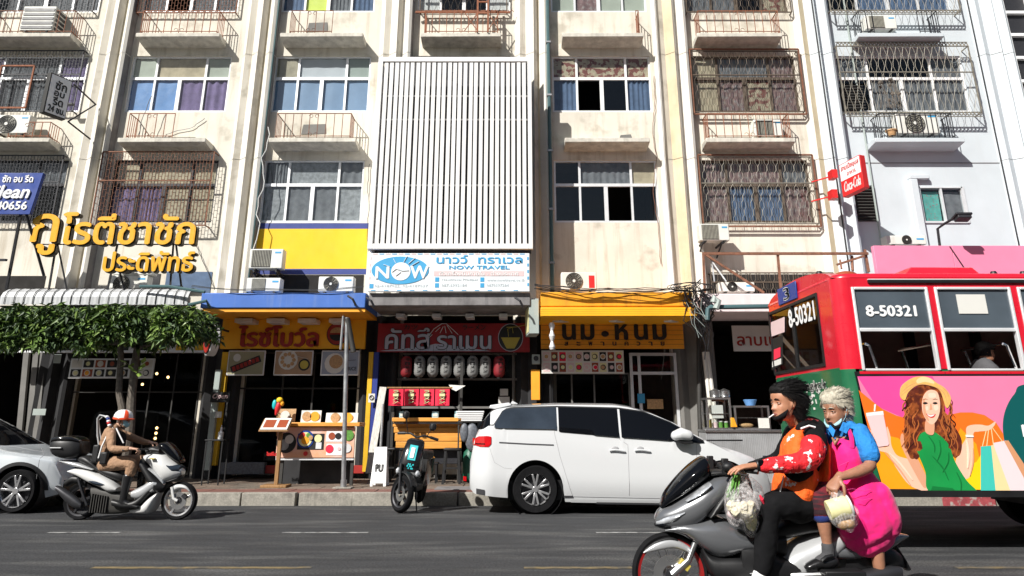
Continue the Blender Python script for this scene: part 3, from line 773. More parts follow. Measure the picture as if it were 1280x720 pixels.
# ---- canopies (parts of their shophouses)
def canopy(i,r,y0,m,under='canvas_black',zs=None):
    o=slabbox('canopy',r,y0,17.68,m,house[i],bevel=.02)
    return o
cY=16.15
r=rect(251,366,457,385,cY); canopy(2,(r[0],r[1],r[2],r[3]),cY,'canopy_blue')
r2=rect(251,386,457,389.5,cY); slabbox('soffit',(r2[0]+.02,r2[1]-.02,r2[2],r[2]-.006),cY+.04,17.66,'orange_panel_dark',house[2],bevel=0)
r=rect(461,366,663,382,cY); canopy(3,r,cY+.01,'old_concrete')
r=rect(676,365,866,383,cY-.05); canopy(4,r,cY-.05,'orange_slab'); r=rect(676,384,872,395,cY-.12); slabbox('canopy_fascia',r,cY-.12,17.6,'orange_panel',house[4])
b=MB(); q=rect(676,384,872,395,cY-.12)
for k in (1,2,3): b.box(q[0],q[1],cY-.124,cY-.119,q[2]+(q[3]-q[2])*k/4,q[2]+(q[3]-q[2])*k/4+.008)
b.build('fascia_groove',K['orange_panel_dark'],parent=house[4])
r=rect(878,367,1110,390,cY); canopy(5,r,cY,'pink_slab')
r=rect(1097,307,1420,380,16.2); slabbox('canopy',(r[0],r[1],r[2]-.3,r[3]-1.0),16.3,17.6,'bluewhite',house[6])
# corrugated canopy over bays 1-2
t=thing('metal_canopy','ribbed galvanised metal canopy with rounded front above the clipped tree',('canopy'),at(120,380,16.2))
zc0=zz(381,16.1); zc1=zz(362,16.3); x0=xx(2,3.9,16.2); x1=xx(236,3.9,16.2)
prof=[(17.6,zc1+.06),(16.5,zc1+.05),(16.3,zc1+.0),(16.16,zc1-.09),(16.1,zc1-.2),(16.1,zc0)]
b=MB(); n=int((x1-x0)/.055); vs=[]
for i in range(n+1):
    x=x0+(x1-x0)*i/n; d=.007 if i%2 else -.0
    vs+=[(x,p[0]-d,p[1]+d) for p in prof]
m_=len(prof); b.add(vs,[(i*m_+j,(i+1)*m_+j,(i+1)*m_+j+1,i*m_+j+1) for i in range(n) for j in range(m_-1)])
b.build('corrugated_sheet',K['sheet_metal'],parent=t,smooth=0)
for i in range(20):
    x=x0+.12+(x1-x0-.2)*i/19
    MB().tube([(x,p[0]-.02,p[1]+.018) for p in prof],.009,5).build('rib',K['ac_dark'],parent=t)
b=MB(); b.box(x0,x1,16.14,17.6,zc0-.04,zc0-.01); b.build('soffit_board',K['canvas_black'],parent=t)
# striped pelmet
t=thing('striped_pelmet','long shaded pelmet painted in white black and yellow stripes below the clipped tree','pelmet',at(120,438,17.2))
x0,x1,z0,z1=rect(-4,422,256,438,17.2)
n=22
for i in range(n):
    a=x0+(x1-x0)*i/n; c=x0+(x1-x0)*(i+1)/n
    m='matte_black' if (i%2 and a<-8.7) else ('yellow_paint' if i%2 else 'paper')
    MB().box(a,c-.002,17.2,17.26,z0,z1).build('stripe',K[m],parent=t)
MB().box(x0,x1,17.18,17.3,z0-.05,z0-.002).build('rail',K['alu'],parent=t)
# ---- sign: yellow Thai letters
t=thing('letter_sign','large golden yellow Thai letters standing on a thin black steel frame','sign',at(140,360,16.0))
Y=16.0
def boldtext(s,pr,Y,name,dep=.1,bold=.018,mf='letter_yellow'):
    r_=rect(*pr,Y)
    b=MB(); text(b,s,r_,Y,.012,bold); o=b.build(name,K[mf],parent=t,smooth=0)
    b=MB(); text(b,s,r_,Y+.02,dep,bold); b2=MB(); b2.m=Matrix.Translation((.03,dep+.02,-.03)); text(b2,s,r_,Y,dep,bold); b2.build('letter_return',K['letter_side'],parent=o,smooth=0)
boldtext('กู',(39,268,71,318),Y,'lettering',bold=.02); boldtext('โรตีชาชัก',(78,266,244,305),Y,'lettering',bold=.022)
boldtext('ประดิพัทธ์',(130,314,242,339),Y,'lettering',bold=.016)
b=MB()
z1=zz(305,16.1); zb=zz(362,16.4); xa=xx(40,z1,16.1); xb=xx(246,z1,16.1)
b.bar((xa,16.14,z1),(xb,16.14,z1),.025); b.bar((xa+.7,16.14,zz(285,16.1)),(xb,16.14,zz(285,16.1)),.02)
for px,py0,px2 in ((73,290,60),(147,305,133),(218,290,212),(72,305,85),(220,305,228),(147,330,157)):
    p=at(px,py0,16.14); q=at(px2,368,16.3); b.bar(p,q,.035)
b.build('frame',K['black_iron'],parent=t,smooth=0)
# ---- blue laundry sign
t=thing('laundry_sign','dark blue board with white Thai lettering and the word Clean on steel legs','sign',at(20,300,15.8)); Y=15.8
r=rect(-70,216,49,268,Y); b=MB(); b.m=None; b.prism([(r[0],r[2]),(r[1]-.12,r[2]),(r[1],r[3]),(r[0],r[3])],Y,Y+.1); b.build('board',K['navy'],parent=t,bevel=.01)
r=rect(4,219,42,228,Y); lettering('lettering','ซัก อบ รีด',r,Y-.003,'letter_white',t,.012,.006)
r=rect(-16,232,38,248,Y); lettering('lettering','Clean',r,Y-.003,'letter_white',t,.03,.012,.2)
r=rect(-40,252,34,262,Y); lettering('lettering','02-6140656',r,Y-.003,'letter_white',t,.012,.008)
b=MB()
for a,c in (((26,268),(8,362)),((33,268),(55,345)),((-20,268),(-36,362)),((8,325),(-30,325))): b.bar(at(*a,Y+.06),at(*c,Y+.5),.05)
b.build('leg',K['black_iron'],parent=t,smooth=0)
# ---- vertical 24 h sign on bracket, turned to the street
t=thing('hanging_sign','white upright laundry sign with dark edge reading 24 in Thai text, held on iron arms','sign',at(72,120,16.6))
def P(u,v): # u 0..1 across, v 0..1 down; board recedes to the right
    a=at(64,90,16.45); b_=at(91,102,16.95); lo=at(60,140,16.45)
    return V((a.x+(b_.x-a.x)*u,a.y+(b_.y-a.y)*u,a.z+(lo.z-a.z)*v*1.0))
b=MB(); c=[P(0,0),P(1,0),P(1,1),P(0,1)]; nrm=(c[1]-c[0]).cross(c[3]-c[0]).normalized()
if nrm.y>0: nrm=-nrm
d=V((-.12,.04,0))
b.rings([c,[p-nrm*.16 for p in c]]); b.build('board',K['ac_dark'],parent=t,bevel=.008)
b=MB(); c2=[P(.06,.03)+nrm*.006,P(.96,.03)+nrm*.006,P(.96,.97)+nrm*.006,P(.06,.97)+nrm*.006]; b.rings([c2,[p-nrm*.01 for p in c2]]); b.build('face',K['letter_white'],parent=t)
b=MB()
for s,(u0,u1,v0,v1) in (('ซัก',(.3,.8,.14,.36)),('อบ',(.3,.75,.4,.52)),('รีด',(.3,.75,.54,.74)),('24 ชม.',(.15,.9,.77,.92))):
    text(b,s,(u0,u1,1-v1,1-v0),0,.002,.012,M=lambda p:P(p[0],1-p[2])+nrm*(.012-p[1]))
b.build('lettering',K['ink_black'],parent=t,smooth=0)
b=MB()
for a,e in (((92,105),(120,131)),((85,152),(119,131)),((85,152),(113,174))): b.bar(at(*a,16.95),at(*e,17.68),.03)
b.box(-12.0,-11.75,17.62,17.72,at(119,131,17.7).z-.02,at(119,131,17.7).z+.03); b.build('bracket',K['black_iron'],parent=t,smooth=0)
# ---- slatted screen
t=thing('slatted_screen','tall white screen of vertical metal slats fixed in front of the middle shophouse','screen',(-1.45,16.7,5.36))
sx0,sx1,sz0,sz1=-3.44,.5,5.34,10.42
b=MB(); b.box(sx0,sx0+.12,16.68,16.8,sz0,sz1); b.box(sx1-.1,sx1,16.68,16.8,sz0,sz1); b.box(sx0+.12,sx1-.1,16.68,16.8,sz1-.13,sz1); b.box(sx0+.12,sx1-.1,16.68,16.8,sz0,sz0+.13)
for z in (6.95,8.7,9.35): b.box(sx0+.12,sx1-.1,16.79,16.83,z,z+.04)
for z in (5.6,7,8.6,10): 
    for x in (-3.3,-1.5,.3): b.box(x-.03,x+.03,16.83,18,z-.03,z+.03)
b.build('frame',K['slat_white'],parent=t,bevel=.008)
MB().box(sx0+.01,sx0+.05,16.8,17.68,sz0,sz1).build('added_sun_block',K['slat_white'],parent=t); MB().box(sx0+.05,sx1-.03,17.3,17.34,sz0+.02,sz1+.25).build('added_dark_backing',K['cabinet_dark'],parent=t)  # side panel added to stop sun; dark sheet added to blacken slat gaps
ns=27; pitch=(sx1-sx0-.26)/ns; sl_=MB()
for i in range(ns):
    x=sx0+.15+pitch*i; sl_=MB()
    dx=rnd.uniform(-.008,.008); sl_.box(x+.01+dx,x+pitch*.74+dx,16.70+rnd.uniform(0,.01),16.78,sz0+.14,sz1-.14)
    sl_.build('slat',K['slat_white'],parent=t)
b=MB()
for k in range(14): x=sx0+.2+k*.27; b.bar((x,17.1,4.9),(x,17.1,5.34),.015)
b.build('rod',K['alu'],parent=t,smooth=0)
# ---- travel sign
t=thing('travel_sign','weathered white travel agency board with blue oval logo reading NOW','sign',at(560,362,16.05)); Y=16.05
r=rect(461,316.5,662,364.5,Y); x0,x1,z0,z1=r; w_=x1-x0; h_=z1-z0
slabbox('board',r,Y,Y+.09,'sign_white',t)
ux=lambda u:x0+w_*u
uz=lambda v:z1-h_*v
b=MB(); oval(b,ux(.195),uz(.45),w_*.178,h_*.36,Y-.012,Y-.001); b.build('logo_oval',K['sign_blue'],parent=t)
b=MB(); oval(b,ux(.20),uz(.48),w_*.06,h_*.235,Y-.02,Y-.013); b.build('logo_globe',K['letter_white'],parent=t)
b=MB()
for a,(l0,l1) in ((.16,(.12,.05)),(.25,(.02,.25)),(.285,(.17,.26)),(.3,(.25,.35))):pass
for (u0,v0,u1,v1) in ((.166,.27,.15,.15),(.215,.24,.235,.08),(.245,.28,.285,.13),(.262,.34,.31,.22),(.13,.36,.09,.3)):
    b.bar((ux(u0),Y-.016,uz(v0)),(ux(u1),Y-.016,uz(v1)),.03,.008)
text(b,'N',(ux(.045),ux(.125),uz(.66),uz(.36)),Y-.013,.006,.012); text(b,'W',(ux(.26),ux(.37),uz(.66),uz(.34)),Y-.013,.006,.012)
b.build('logo_letter',K['letter_white'],parent=t,smooth=0)
b=MB(); b.tube([(ux(.145),Y-.026,uz(.5)),(ux(.17),Y-.026,uz(.42)),(ux(.21),Y-.026,uz(.47)),(ux(.25),Y-.026,uz(.46))],.012,5); b.bar((ux(.17),Y-.026,uz(.6)),(ux(.2),Y-.026,uz(.5)),.02,.01); b.bar((ux(.17),Y-.026,uz(.35)),(ux(.2),Y-.026,uz(.46)),.02,.01)
b.build('aeroplane_mark',K['pale_grey_text'],parent=t)
lettering('lettering','นาวว์  ทราเวล',(ux(.42),ux(.955),uz(.27),uz(.06)),Y-.001,'sign_blue',t,.008,.008)
lettering('lettering','NOW TRAVEL',(ux(.5),ux(.875),uz(.42),uz(.33)),Y-.001,'sign_blue',t,.006,.006)
MB().box(ux(.405),ux(.965),Y-.006,Y-.001,uz(.60),uz(.47)).build('stripe',K['pale_pink_band'],parent=t)
lettering('lettering','ตั๋วเครื่องบินภายใน - ต่างประเทศ',(ux(.44),ux(.93),uz(.585),uz(.48)),Y-.007,'letter_white',t,.004,.004)
for s,a,c,v0,v1 in (('Nowtravel Pradipat',.455,.68,.66,.74),('www.nowtravel.co.th',.735,.97,.66,.74),('02-6187022, 02-6187037',.04,.37,.82,.9),('087-6992184',.455,.61,.8,.88),('0870397284',.735,.87,.8,.88)):
    lettering('lettering',s,(ux(a),ux(c),uz(v1),uz(v0)),Y-.001,'pale_grey_text',t,.003,.002,res=1)
b=MB()
for u,v in ((.425,.69),(.705,.69),(.425,.84),(.705,.84),(.02,.86)): b.box(ux(u)-.04,ux(u)+.05,Y-.006,Y-.001,uz(v)-.05,uz(v)+.05)
b.build('icon',K['sign_blue'],parent=t)
b=MB(); b2=MB()
for k in range(24):
    (b if k%2 else b2).box(ux(.02+k*.04),ux(.02+k*.04+.03),Y-.005,Y-.001,uz(.035),uz(.012)); 
    if k%2==0: b.box(ux(.02+k*.04),ux(.02+k*.04+.028),Y-.005,Y-.001,uz(.98),uz(.96))
for k in range(5):
    b.box(ux(.985),ux(.995),Y-.005,Y-.001,uz(.18+k*.17),uz(.1+k*.17)); b2.box(ux(.005),ux(.012),Y-.005,Y-.001,uz(.18+k*.17),uz(.1+k*.17))
b.build('border_dash',K['sign_blue'],parent=t); b2.build('border_dash',K['pale_pink_band'],parent=t)
# ---- sign boards under the canopies
def spot(px,py,Y,m='paper',wd=.42,parent=None):
    p=at(px,py,Y); b=MB(); b.box(p.x-wd/2,p.x+wd/2,Y,Y+.45,p.z,p.z+.1); b.build('strip_light',K[m],parent=parent,bevel=.01)
t=thing('rice_bowl_sign','orange yellow sign board with dark red Thai letters and a round bowl emblem','sign',at(366,438,17.5)); Y=17.5
r=rect(277,394,457,436,Y); slabbox('board',r,Y,Y+.1,'orange_panel',t)
lettering('lettering','ไรซ์โบว์ล',rect(299,408,398,433,Y),Y-.002,'ink_red',t,.04,.022)
c=at(422,417.5,Y); b=MB(); oval(b,c.x,c.z,.255,.27,Y-.03,Y-.002); b.build('emblem',K['matte_black'],parent=t)
b=MB(); oval(b,c.x,c.z,.235,.25,Y-.045,Y-.03); b.build('emblem_disc',K['ink_red'],parent=t)
b=MB(); b.prism([(c.x+.17*cos(a*pi/10),c.z+.02+.13*sin(a*pi/10)) for a in range(11)],Y-.055,Y-.045); b.build('rice_mark',K['food_tan'],parent=t)
b=MB(); b.prism([(c.x+.18*cos(a*pi/10),c.z-.02-.15*sin(a*pi/10)) for a in range(11)],Y-.055,Y-.045); b.build('bowl_mark',K['matte_black'],parent=t)
for px in (304,344,383,422): spot(px,403,17.0,'alu',.42,t)
t=thing('noodle_sign','dark maroon sign with silver Thai letters, white mountain outline and round noodle bowl','sign',at(566,441,17.5)); Y=17.5
r=rect(472,404,662,440,Y); slabbox('board',r,Y,Y+.1,'maroon',t)
x0,x1,z0,z1=r; w_=x1-x0; h_=z1-z0
b=MB(); b.prism([(ux(.06)+0,uz(.97)),(ux(.75),uz(.97)),(ux(.62),uz(.88)),(ux(.45),uz(.74)),(ux(.38),uz(.72)),(ux(.3),uz(.82)),(ux(.02),uz(.96))],Y-.006,Y-.001); b.build('mountain_foot',K['silver_letter'],parent=t)
b=MB()
for pts in ([(.30,.7),(.37,.2),(.42,.02),(.45,.02),(.53,.4)],[(.38,.3),(.41,.15)],[(.41,.35),(.43,.12)],[(.45,.35),(.44,.1)],[(.49,.36),(.455,.08)],[(.33,.55),(.36,.4)]):
    b.tube([(ux(u),Y-.012,uz(v)) for u,v in pts],.008,4)
b.build('mountain_line',K['letter_white'],parent=t)
for nm,m,bo,yy in (('letter_outline','ink_black',.034,-.004),('lettering','silver_letter',.012,-.02)):  # wider black copy outlines the silver letters
    lettering(nm,'คัทสึ',(ux(.055),ux(.345),uz(.9),uz(.18)),Y+yy,m,t,.012,bo); lettering(nm,'ราเมน',(ux(.395),ux(.745),uz(.9),uz(.44)),Y+yy,m,t,.012,bo)
lettering('lettering','カツ',(ux(.17),ux(.26),uz(.22),uz(.06)),Y-.001,'ink_black',t,.006,.005); lettering('lettering','ラーメン',(ux(.56),ux(.71),uz(.24),uz(.06)),Y-.001,'ink_black',t,.006,.005)
c=V((ux(.875),0,uz(.5))); b=MB(); oval(b,c.x,c.z,.30,.33,Y-.01,Y-.001); b.build('emblem_ring',K['silver_letter'],parent=t)
b=MB(); oval(b,c.x,c.z,.285,.315,Y-.016,Y-.01); b.build('emblem_disc',K['ink_black'],parent=t)
b=MB(); b.prism([(c.x-.23,c.z),(c.x+.23,c.z),(c.x+.13,c.z-.2),(c.x+.09,c.z-.26),(c.x-.09,c.z-.26),(c.x-.13,c.z-.2)],Y-.022,Y-.016)
b.tube([(c.x-.1,Y-.02,c.z+.24),(c.x+.15,Y-.02,c.z+.25),(c.x+.5,Y-.02,c.z+.33)],.01,4); b.tube([(c.x-.05,Y-.02,c.z+.02),(c.x-.07,Y-.02,c.z+.2),(c.x+.04,Y-.02,c.z+.24),(c.x+.06,Y-.02,c.z+.1)],.008,4)
b.build('noodle_mark',K['gold'],parent=t)
for px in (500,545,587,629): spot(px,397,17.0,'alu',.2,t)
t=thing('milk_sign','orange panelled sign board with black Thai letters above the milk shop door','sign',at(766,436,17.45)); Y=17.45
r=rect(676,395,854,436,Y); x0,x1,z0,z1=r; w_=x1-x0; h_=z1-z0
for k in range(7): MB().box(x0,x1,Y,Y+.08,z0+h_*k/7,z0+h_*(k+1)/7-.008).build('board',K['orange_panel_dark'],parent=t)
MB().box(x0,x1,Y+.02,Y+.1,z0,z1).build('backing',K['canvas_black'],parent=t)
for s,a,c in (('น',.155,.24),('ม',.285,.37),('ห',.525,.605),('น',.66,.745),('ม',.79,.875)): lettering('lettering',s,(ux(a),ux(c),uz(.72),uz(.27)),Y-.002,'canvas_black',t,.03,.02)
oval(b:=MB(),ux(.45),uz(.55),.09,.07,Y-.03,Y-.002,14); b.build('lettering',K['canvas_black'],parent=t)
for k,s in enumerate('สะพานควาย'): lettering('lettering',s,(ux(.165+k*.084),ux(.19+k*.084),uz(.9),uz(.79)),Y-.002,'canvas_black',t,.01,.004)
for px in (700,770,838):
    p=at(px,401,16.95); b=MB(); b.bar((p.x-.1,16.75,p.z),(p.x+.28,17.3,p.z+.05),.22,.1); b.build('strip_light',K['alu'],parent=t,bevel=.01)
t=thing('larb_sign','white cloth sign with dark red Thai letters under the pink canopy','sign',at(950,440,17.4)); Y=17.4
r=rect(916,407,990,439,Y); slabbox('board',r,Y,Y+.03,'paper',t,bevel=0)
lettering('lettering','ลาบเป็ด',rect(921,415,984,432,Y),Y-.001,'ink_red',t,.004,.008)
# round bowl lightbox, small side lightbox, open sign
t=thing('round_lightbox','round red and cream lightbox sign with a rice bowl, hung beside the tree','sign',at(265,440,16.6)); c=at(265,425,16.6)
b=MB(); b.m=Matrix.Translation(c)@Matrix.Rotation(R(-50),4,'Z')
b.rings([[(.3*cos(2*pi*j/32),y,.36*sin(2*pi*j/32)) for j in range(32)] for y in (-.09,.09)]); b.build('case',K['alu'],parent=t,bevel=.02)
for nm,rr,mm,y in (('rim_disc',.27,'matte_black',-.1),('face',.24,'ink_red',-.105)):
    b=MB(); b.m=Matrix.Translation(c)@Matrix.Rotation(R(-50),4,'Z'); b.rings([[(rr*cos(2*pi*j/32),yy,rr*1.2*sin(2*pi*j/32)) for j in range(32)] for yy in (y,y+.012)]); b.build(nm,K[mm],parent=t)
b=MB(); b.m=Matrix.Translation(c)@Matrix.Rotation(R(-50),4,'Z'); b.prism([(.17*cos(a*pi/10),.03+.15*sin(a*pi/10)) for a in range(11)],-.115,-.105); b.build('rice_mark',K['food_tan'],parent=t)
b=MB(); b.m=Matrix.Translation(c)@Matrix.Rotation(R(-50),4,'Z'); b.prism([(.17*cos(a*pi/10),-.01-.16*sin(a*pi/10)) for a in range(11)],-.115,-.105); b.build('bowl_mark',K['matte_black'],parent=t)
MB().bar(c+V((0,.05,.3)),c+V((0,.9,.3)),.04).build('bracket',K['black_iron'],parent=t)
t=thing('side_lightbox','narrow pale lightbox sign seen edge on between the noodle and milk shops','sign',at(667,418,16.3))
a=at(667,394,16.2); e=at(667,417,16.2); b=MB(); b.prism([(a.x-.17,16.9),(a.x-.1,16.2),(a.x+.12,16.2),(a.x+.08,16.9)],e.z,zz(374,16.3),'z'); b.build('case',K['pvc_grey'],parent=t,bevel=.01)
b=MB(); b.add([(a.x-.175,16.88,e.z+.05),(a.x-.108,16.22,e.z+.05),(a.x-.108,16.22,a.z+.2),(a.x-.175,16.88,a.z+.2)],[(0,1,2,3)]); b.build('face',K['food_cream'],parent=t)
t=thing('open_sign','small black sign with pink script reading Open on the grey door post','sign',at(275,503,17.3)); Y=17.3
r=rect(263,490,287,503,Y); slabbox('board',r,Y,Y+.05,'matte_black',t); lettering('lettering','Open',rect(266,492,285,500,Y),Y-.002,'pale_pink_band',t,.006,.006,.3)
r=rect(269,514.5,277,522,17.32); tag(slabbox('notice','x' and r,17.32,17.33,'paper',bevel=0,loc=(r[0],17.32,r[2])),'tiny white paper notice below the Open sign','notice')
# ---- soft drink lightbox on the pale building
t=thing('drink_sign','red and white soft drink lightbox sign on red brackets beside the pale building','sign',at(1062,245,16.9))
A=at(1048,207,17.0); A.x=xx(1048,A.z,17.0); Bp=at(1074,193,16.4); lo=at(1050,247,17.0); lo2=at(1076,232,16.4)
def Q(u,v): return A+(Bp-A)*u+V((0,0,(lo.z-A.z)*v))
n_=(Bp-A).cross(V((0,0,-1))).normalized(); n_= n_ if n_.y<0 else -n_
c=[Q(0,0),Q(1,0),Q(1,1),Q(0,1)]
b=MB(); b.rings([c,[p-n_*.18 for p in c]]); b.build('case',K['red_paint'],parent=t,bevel=.012)
b=MB(); cc=[Q(.04,.03),Q(.97,.03),Q(.97,.52),Q(.04,.52)]; b.rings([[p+n_*.006 for p in cc],[p-n_*.01 for p in cc]]); b.build('face',K['letter_white'],parent=t)
b=MB(); text(b,'สามเปียอุบล',(.1,.92,.72,.93),0,.001,.008,M=lambda p:Q(p[0],1-p[2])+n_*.01); text(b,'อาหาร',(.35,.75,.56,.66),0,.001,.006,M=lambda p:Q(p[0],1-p[2])+n_*.01); b.build('lettering',K['red_paint'],parent=t,smooth=0)
b=MB(); text(b,'Coca-Cola',(.14,.9,.12,.42),0,.001,.01,M=lambda p:Q(p[0],1-p[2])+n_*.008,skew=.35); b.build('lettering',K['letter_white'],parent=t,smooth=0)
b=MB()
for py in (218,243):
    p=at(1044,py,17.1); b.box(p.x-.1,p.x+.04,17.05,17.3,p.z-.1,p.z+.12); b.bar((p.x,17.2,p.z),(p.x-.35,17.7,p.z),.03)
b.build('bracket',K['red_paint'],parent=t)
# ---- pink advertising board above the bus
t=thing('pink_board','plain pink advertising board above the red bus','billboard',at(1200,380,16.1)); Y=16.1
x0,x1,z0,z1=rect(1097,307,1420,380,Y)
xm=xx(1189,z1,Y); MB().box(x0,xm,Y,Y+.12,z0,z1).build('panel',K['pink_board'],parent=t,bevel=.006); MB().box(xm+.01,x1,Y,Y+.12,z0,z1).build('panel',K['pink_board'],parent=t,bevel=.006)
b=MB(); b.bar(at(1187,308,Y-.01),at(1212,345,Y-.01),.02); b.build('cable',K['cable'],parent=t)
# ---- wall lamp over the pink board
t=thing('flood_lamp','black gooseneck flood lamp rising above the pink board','lamp',at(1175,308,16.15))
MB().tube([at(1175,309,16.15),at(1172,286,16.1),at(1180,280,15.9),at(1199,269,15.6)],.03,6).build('arm',K['black_iron'],parent=t)
p=at(1202,272,15.55); b=MB(); b.m=Matrix.Translation(p)@Matrix.Rotation(R(-18),4,'X'); b.box(-.16,.2,-.12,.12,.02,.07); b.box(-.13,.17,-.1,.1,-.06,.02); b.build('lamp_head',K['black_iron'],parent=t,bevel=.01)
# ---- red oxide scaffold beside the pink board
t=thing('steel_outrigger','rusty steel outrigger frame above the pink canopy between grilles and drink sign','frame',at(980,365,16.9))
b=MB()
for a,c,w_ in (((878,317),(1085,317),.06),((880,317),(955,366),.05),((972,316),(976,362),.05),((879,317),(881,366),.05),((1081,312),(1086,340),.05),((1046,331),(1080,320),.05),((1065,320),(1066,338),.05),((1050,325),(1052,336),.04)):
    b.bar(at(*a,17.0),at(*c,16.9),w_)
b.build('bar',K['rust'],parent=t,smooth=0)
b=MB(); b.bar(at(884,318,17.1),at(908,352,16.9),.03); b.bar(at(890,330,17.1),at(893,352,16.9),.03); b.build('stay',K['galv'],parent=t)
# ---- air conditioners
def ac(label,px,py,w_,h_,Y=17.45,dep=.28,kind='round',red=False,fan=.36,on=None,rz=0,right=True):
    p=at(px,py,Y)                                  # bottom centre of the front face
    t=local_thing('air_conditioner',label,'air conditioner',(p.x,Y,p.z),rz,'outdoor air conditioner units')
    b=MB(); b.box(-w_/2,w_/2,0,dep,0.03,h_); b.build('casing',K['ac_white'],parent=t,bevel=.018)
    cx=-w_/2+w_*fan; rr=min(h_*.43,w_*.32); cz=.03+(h_-.03)/2
    if kind=='round':
        MB().disc((cx,0,cz),0,rr,-.012,-.002,28).build('fan_grille',K['ac_fan'],parent=t)
        b=MB()
        for k in range(5): b.disc((cx,0,cz),rr*(.2+.19*k),rr*(.2+.19*k)+.012,-.028,-.014,24)
        for k in range(12): a=k*pi/6; b.bar((cx+rr*.1*cos(a),-.02,cz+rr*.1*sin(a)),(cx+rr*cos(a),-.02,cz+rr*sin(a)),.008)
        b.build('guard',K['ac_dark'],parent=t); MB().disc((cx,0,cz),0,rr*.18,-.034,-.01,14).build('hub',K['ac_white'],parent=t)
    elif kind=='square':
        b=MB(); b.box(cx-rr*1.05,cx+rr*1.05,-.01,-.002,cz-rr*.95,cz+rr*.95); b.build('fan_grille',K['ac_dark'],parent=t,bevel=.004)
        b=MB()
        for k in range(12): x=cx-rr*.95+rr*1.9*k/11; b.box(x-.008,x+.008,-.02,-.011,cz-rr*.9,cz+rr*.9)
        b.build('guard',K['ac_fan'],parent=t)
    elif kind=='box':
        for k in range(5):
            z=.08+k*(h_-.1)/5; MB().box(-w_/2+.03,w_/2-.03,-.015,0,z,z+(h_-.1)/5*.62).build('vent',K['cabinet_dark'],parent=t)
        for k in range(5):
            z=.08+k*(h_-.1)/5; MB().box(w_/2-.0,w_/2+.01,.06,dep-.06,z,z+(h_-.1)/5*.6).build('vent',K['cabinet_dark'],parent=t)
    if red: MB().box(w_/2-w_*.22,w_/2-w_*.06,-.006,-.001,.08,h_-.08).build('sticker',K['red_paint'],parent=t)
    elif kind!='box': MB().box(w_/2-w_*.24,w_/2-w_*.06,-.005,-.001,h_-.11,h_-.07).build('badge',K['sign_blue'],parent=t)
    b=MB()
    for x in (-w_*.35,w_*.3): b.box(x,x+.05,.0,dep,0,.03)
    b.build('foot',K['ac_dark'],parent=t)
    return t
ac('box shaped window air conditioner with slatted front on the top left ledge',44,39,.9,.78,17.5,.5,'box')
ac('pale air conditioner on the left edge ledge behind the vertical laundry sign',12,168,.9,.56,17.52,fan=.35)
ac('upper unit of the two stacked air conditioners behind the golden letters',165,345,.95,.45,17.2)
ac('lower unit of the two stacked air conditioners behind the golden letters',157,367,.95,.45,17.2)
ac('upper air conditioner of the stacked pair left of the yellow band',331,337,.82,.52,17.35,kind='square')
ac('lower air conditioner of the stacked pair, resting just above the blue canopy',328,366,.8,.36,16.9,kind='square')
ac('air conditioner under the yellow band at the right end of the blue canopy',419,366,.85,.4,17.35)
ac('air conditioner with a red sticker standing on the orange canopy',724,364,.85,.46,17.1,red=True)
ac('air conditioner hung under the brown honeycomb grille by the drain pipe',894,302,.74,.46,17.4,kind='square')
ac('air conditioner half hidden on the pink canopy under the rusty frame',922,366,.86,.26,17.3)
ac('white air conditioner behind the pink board under the small green curtained window',1134,307,1.0,.26,17.5,fan=.5)
ac('white air conditioner behind black bars on the lower ledge of the pale building',1150,168,1.1,.6,17.56,fan=.42)
ac('air conditioner on the upper ledge of the pale building near the top',1103,37,.85,.45,17.56,kind='square')
ac('air conditioner resting on the ledge below the lower honeycomb grille row',962,171,.75,.5,17.7,kind='square')
b=MB()
for px in (879,903): p=at(px,302,17.4); b.bar((p.x,17.4,p.z-.02),(p.x,W,p.z-.02),.04); b.bar((p.x,17.45,p.z-.02),(p.x,W,p.z-.28),.03)
for px in (317,345): p=at(px,338,17.35); b.bar((p.x,17.35,p.z-.02),(p.x,W,p.z-.02),.04); b.bar((p.x,17.4,p.z-.04),(p.x,W,p.z-.3),.03)
tag(b.build('wall_bracket',K['black_iron'],loc=at(879,302,17.4)),'black steel wall brackets carrying the hung air conditioners','bracket')
p=at(1115,170,17.6)
t=thing('flower_pot','orange clay pot beside the white air conditioner on the pale ledge','pot',(p.x,17.6,p.z))
MB().lathe((p.x,17.6,p.z),[(.09,0),(.13,.13),(.145,.13),(.145,.16),(.12,.16),(.1,.12)],16).build('pot',K['food_tan'],parent=t)
# dried plants on the upper grille of the pale building
p0=at(1108,135,17.62); b=MB()
for k in range(26):
    q=p0+V((rnd.uniform(-.15,.45),rnd.uniform(-.05,.05),0)); top=q+V((rnd.uniform(-.2,.3),0,rnd.uniform(.1,.95)))
    b.tube([q,(q+top)/2+V((.05,0,0)),top],.006,3)
    if k%2: b.ell(top,.045,6,4)
tag(b.build('dried_plant',K['hair_black'] if 0 else K['bark'],loc=p0),'dried brown plant tangled in the ornate grille of the pale building','plant',None)
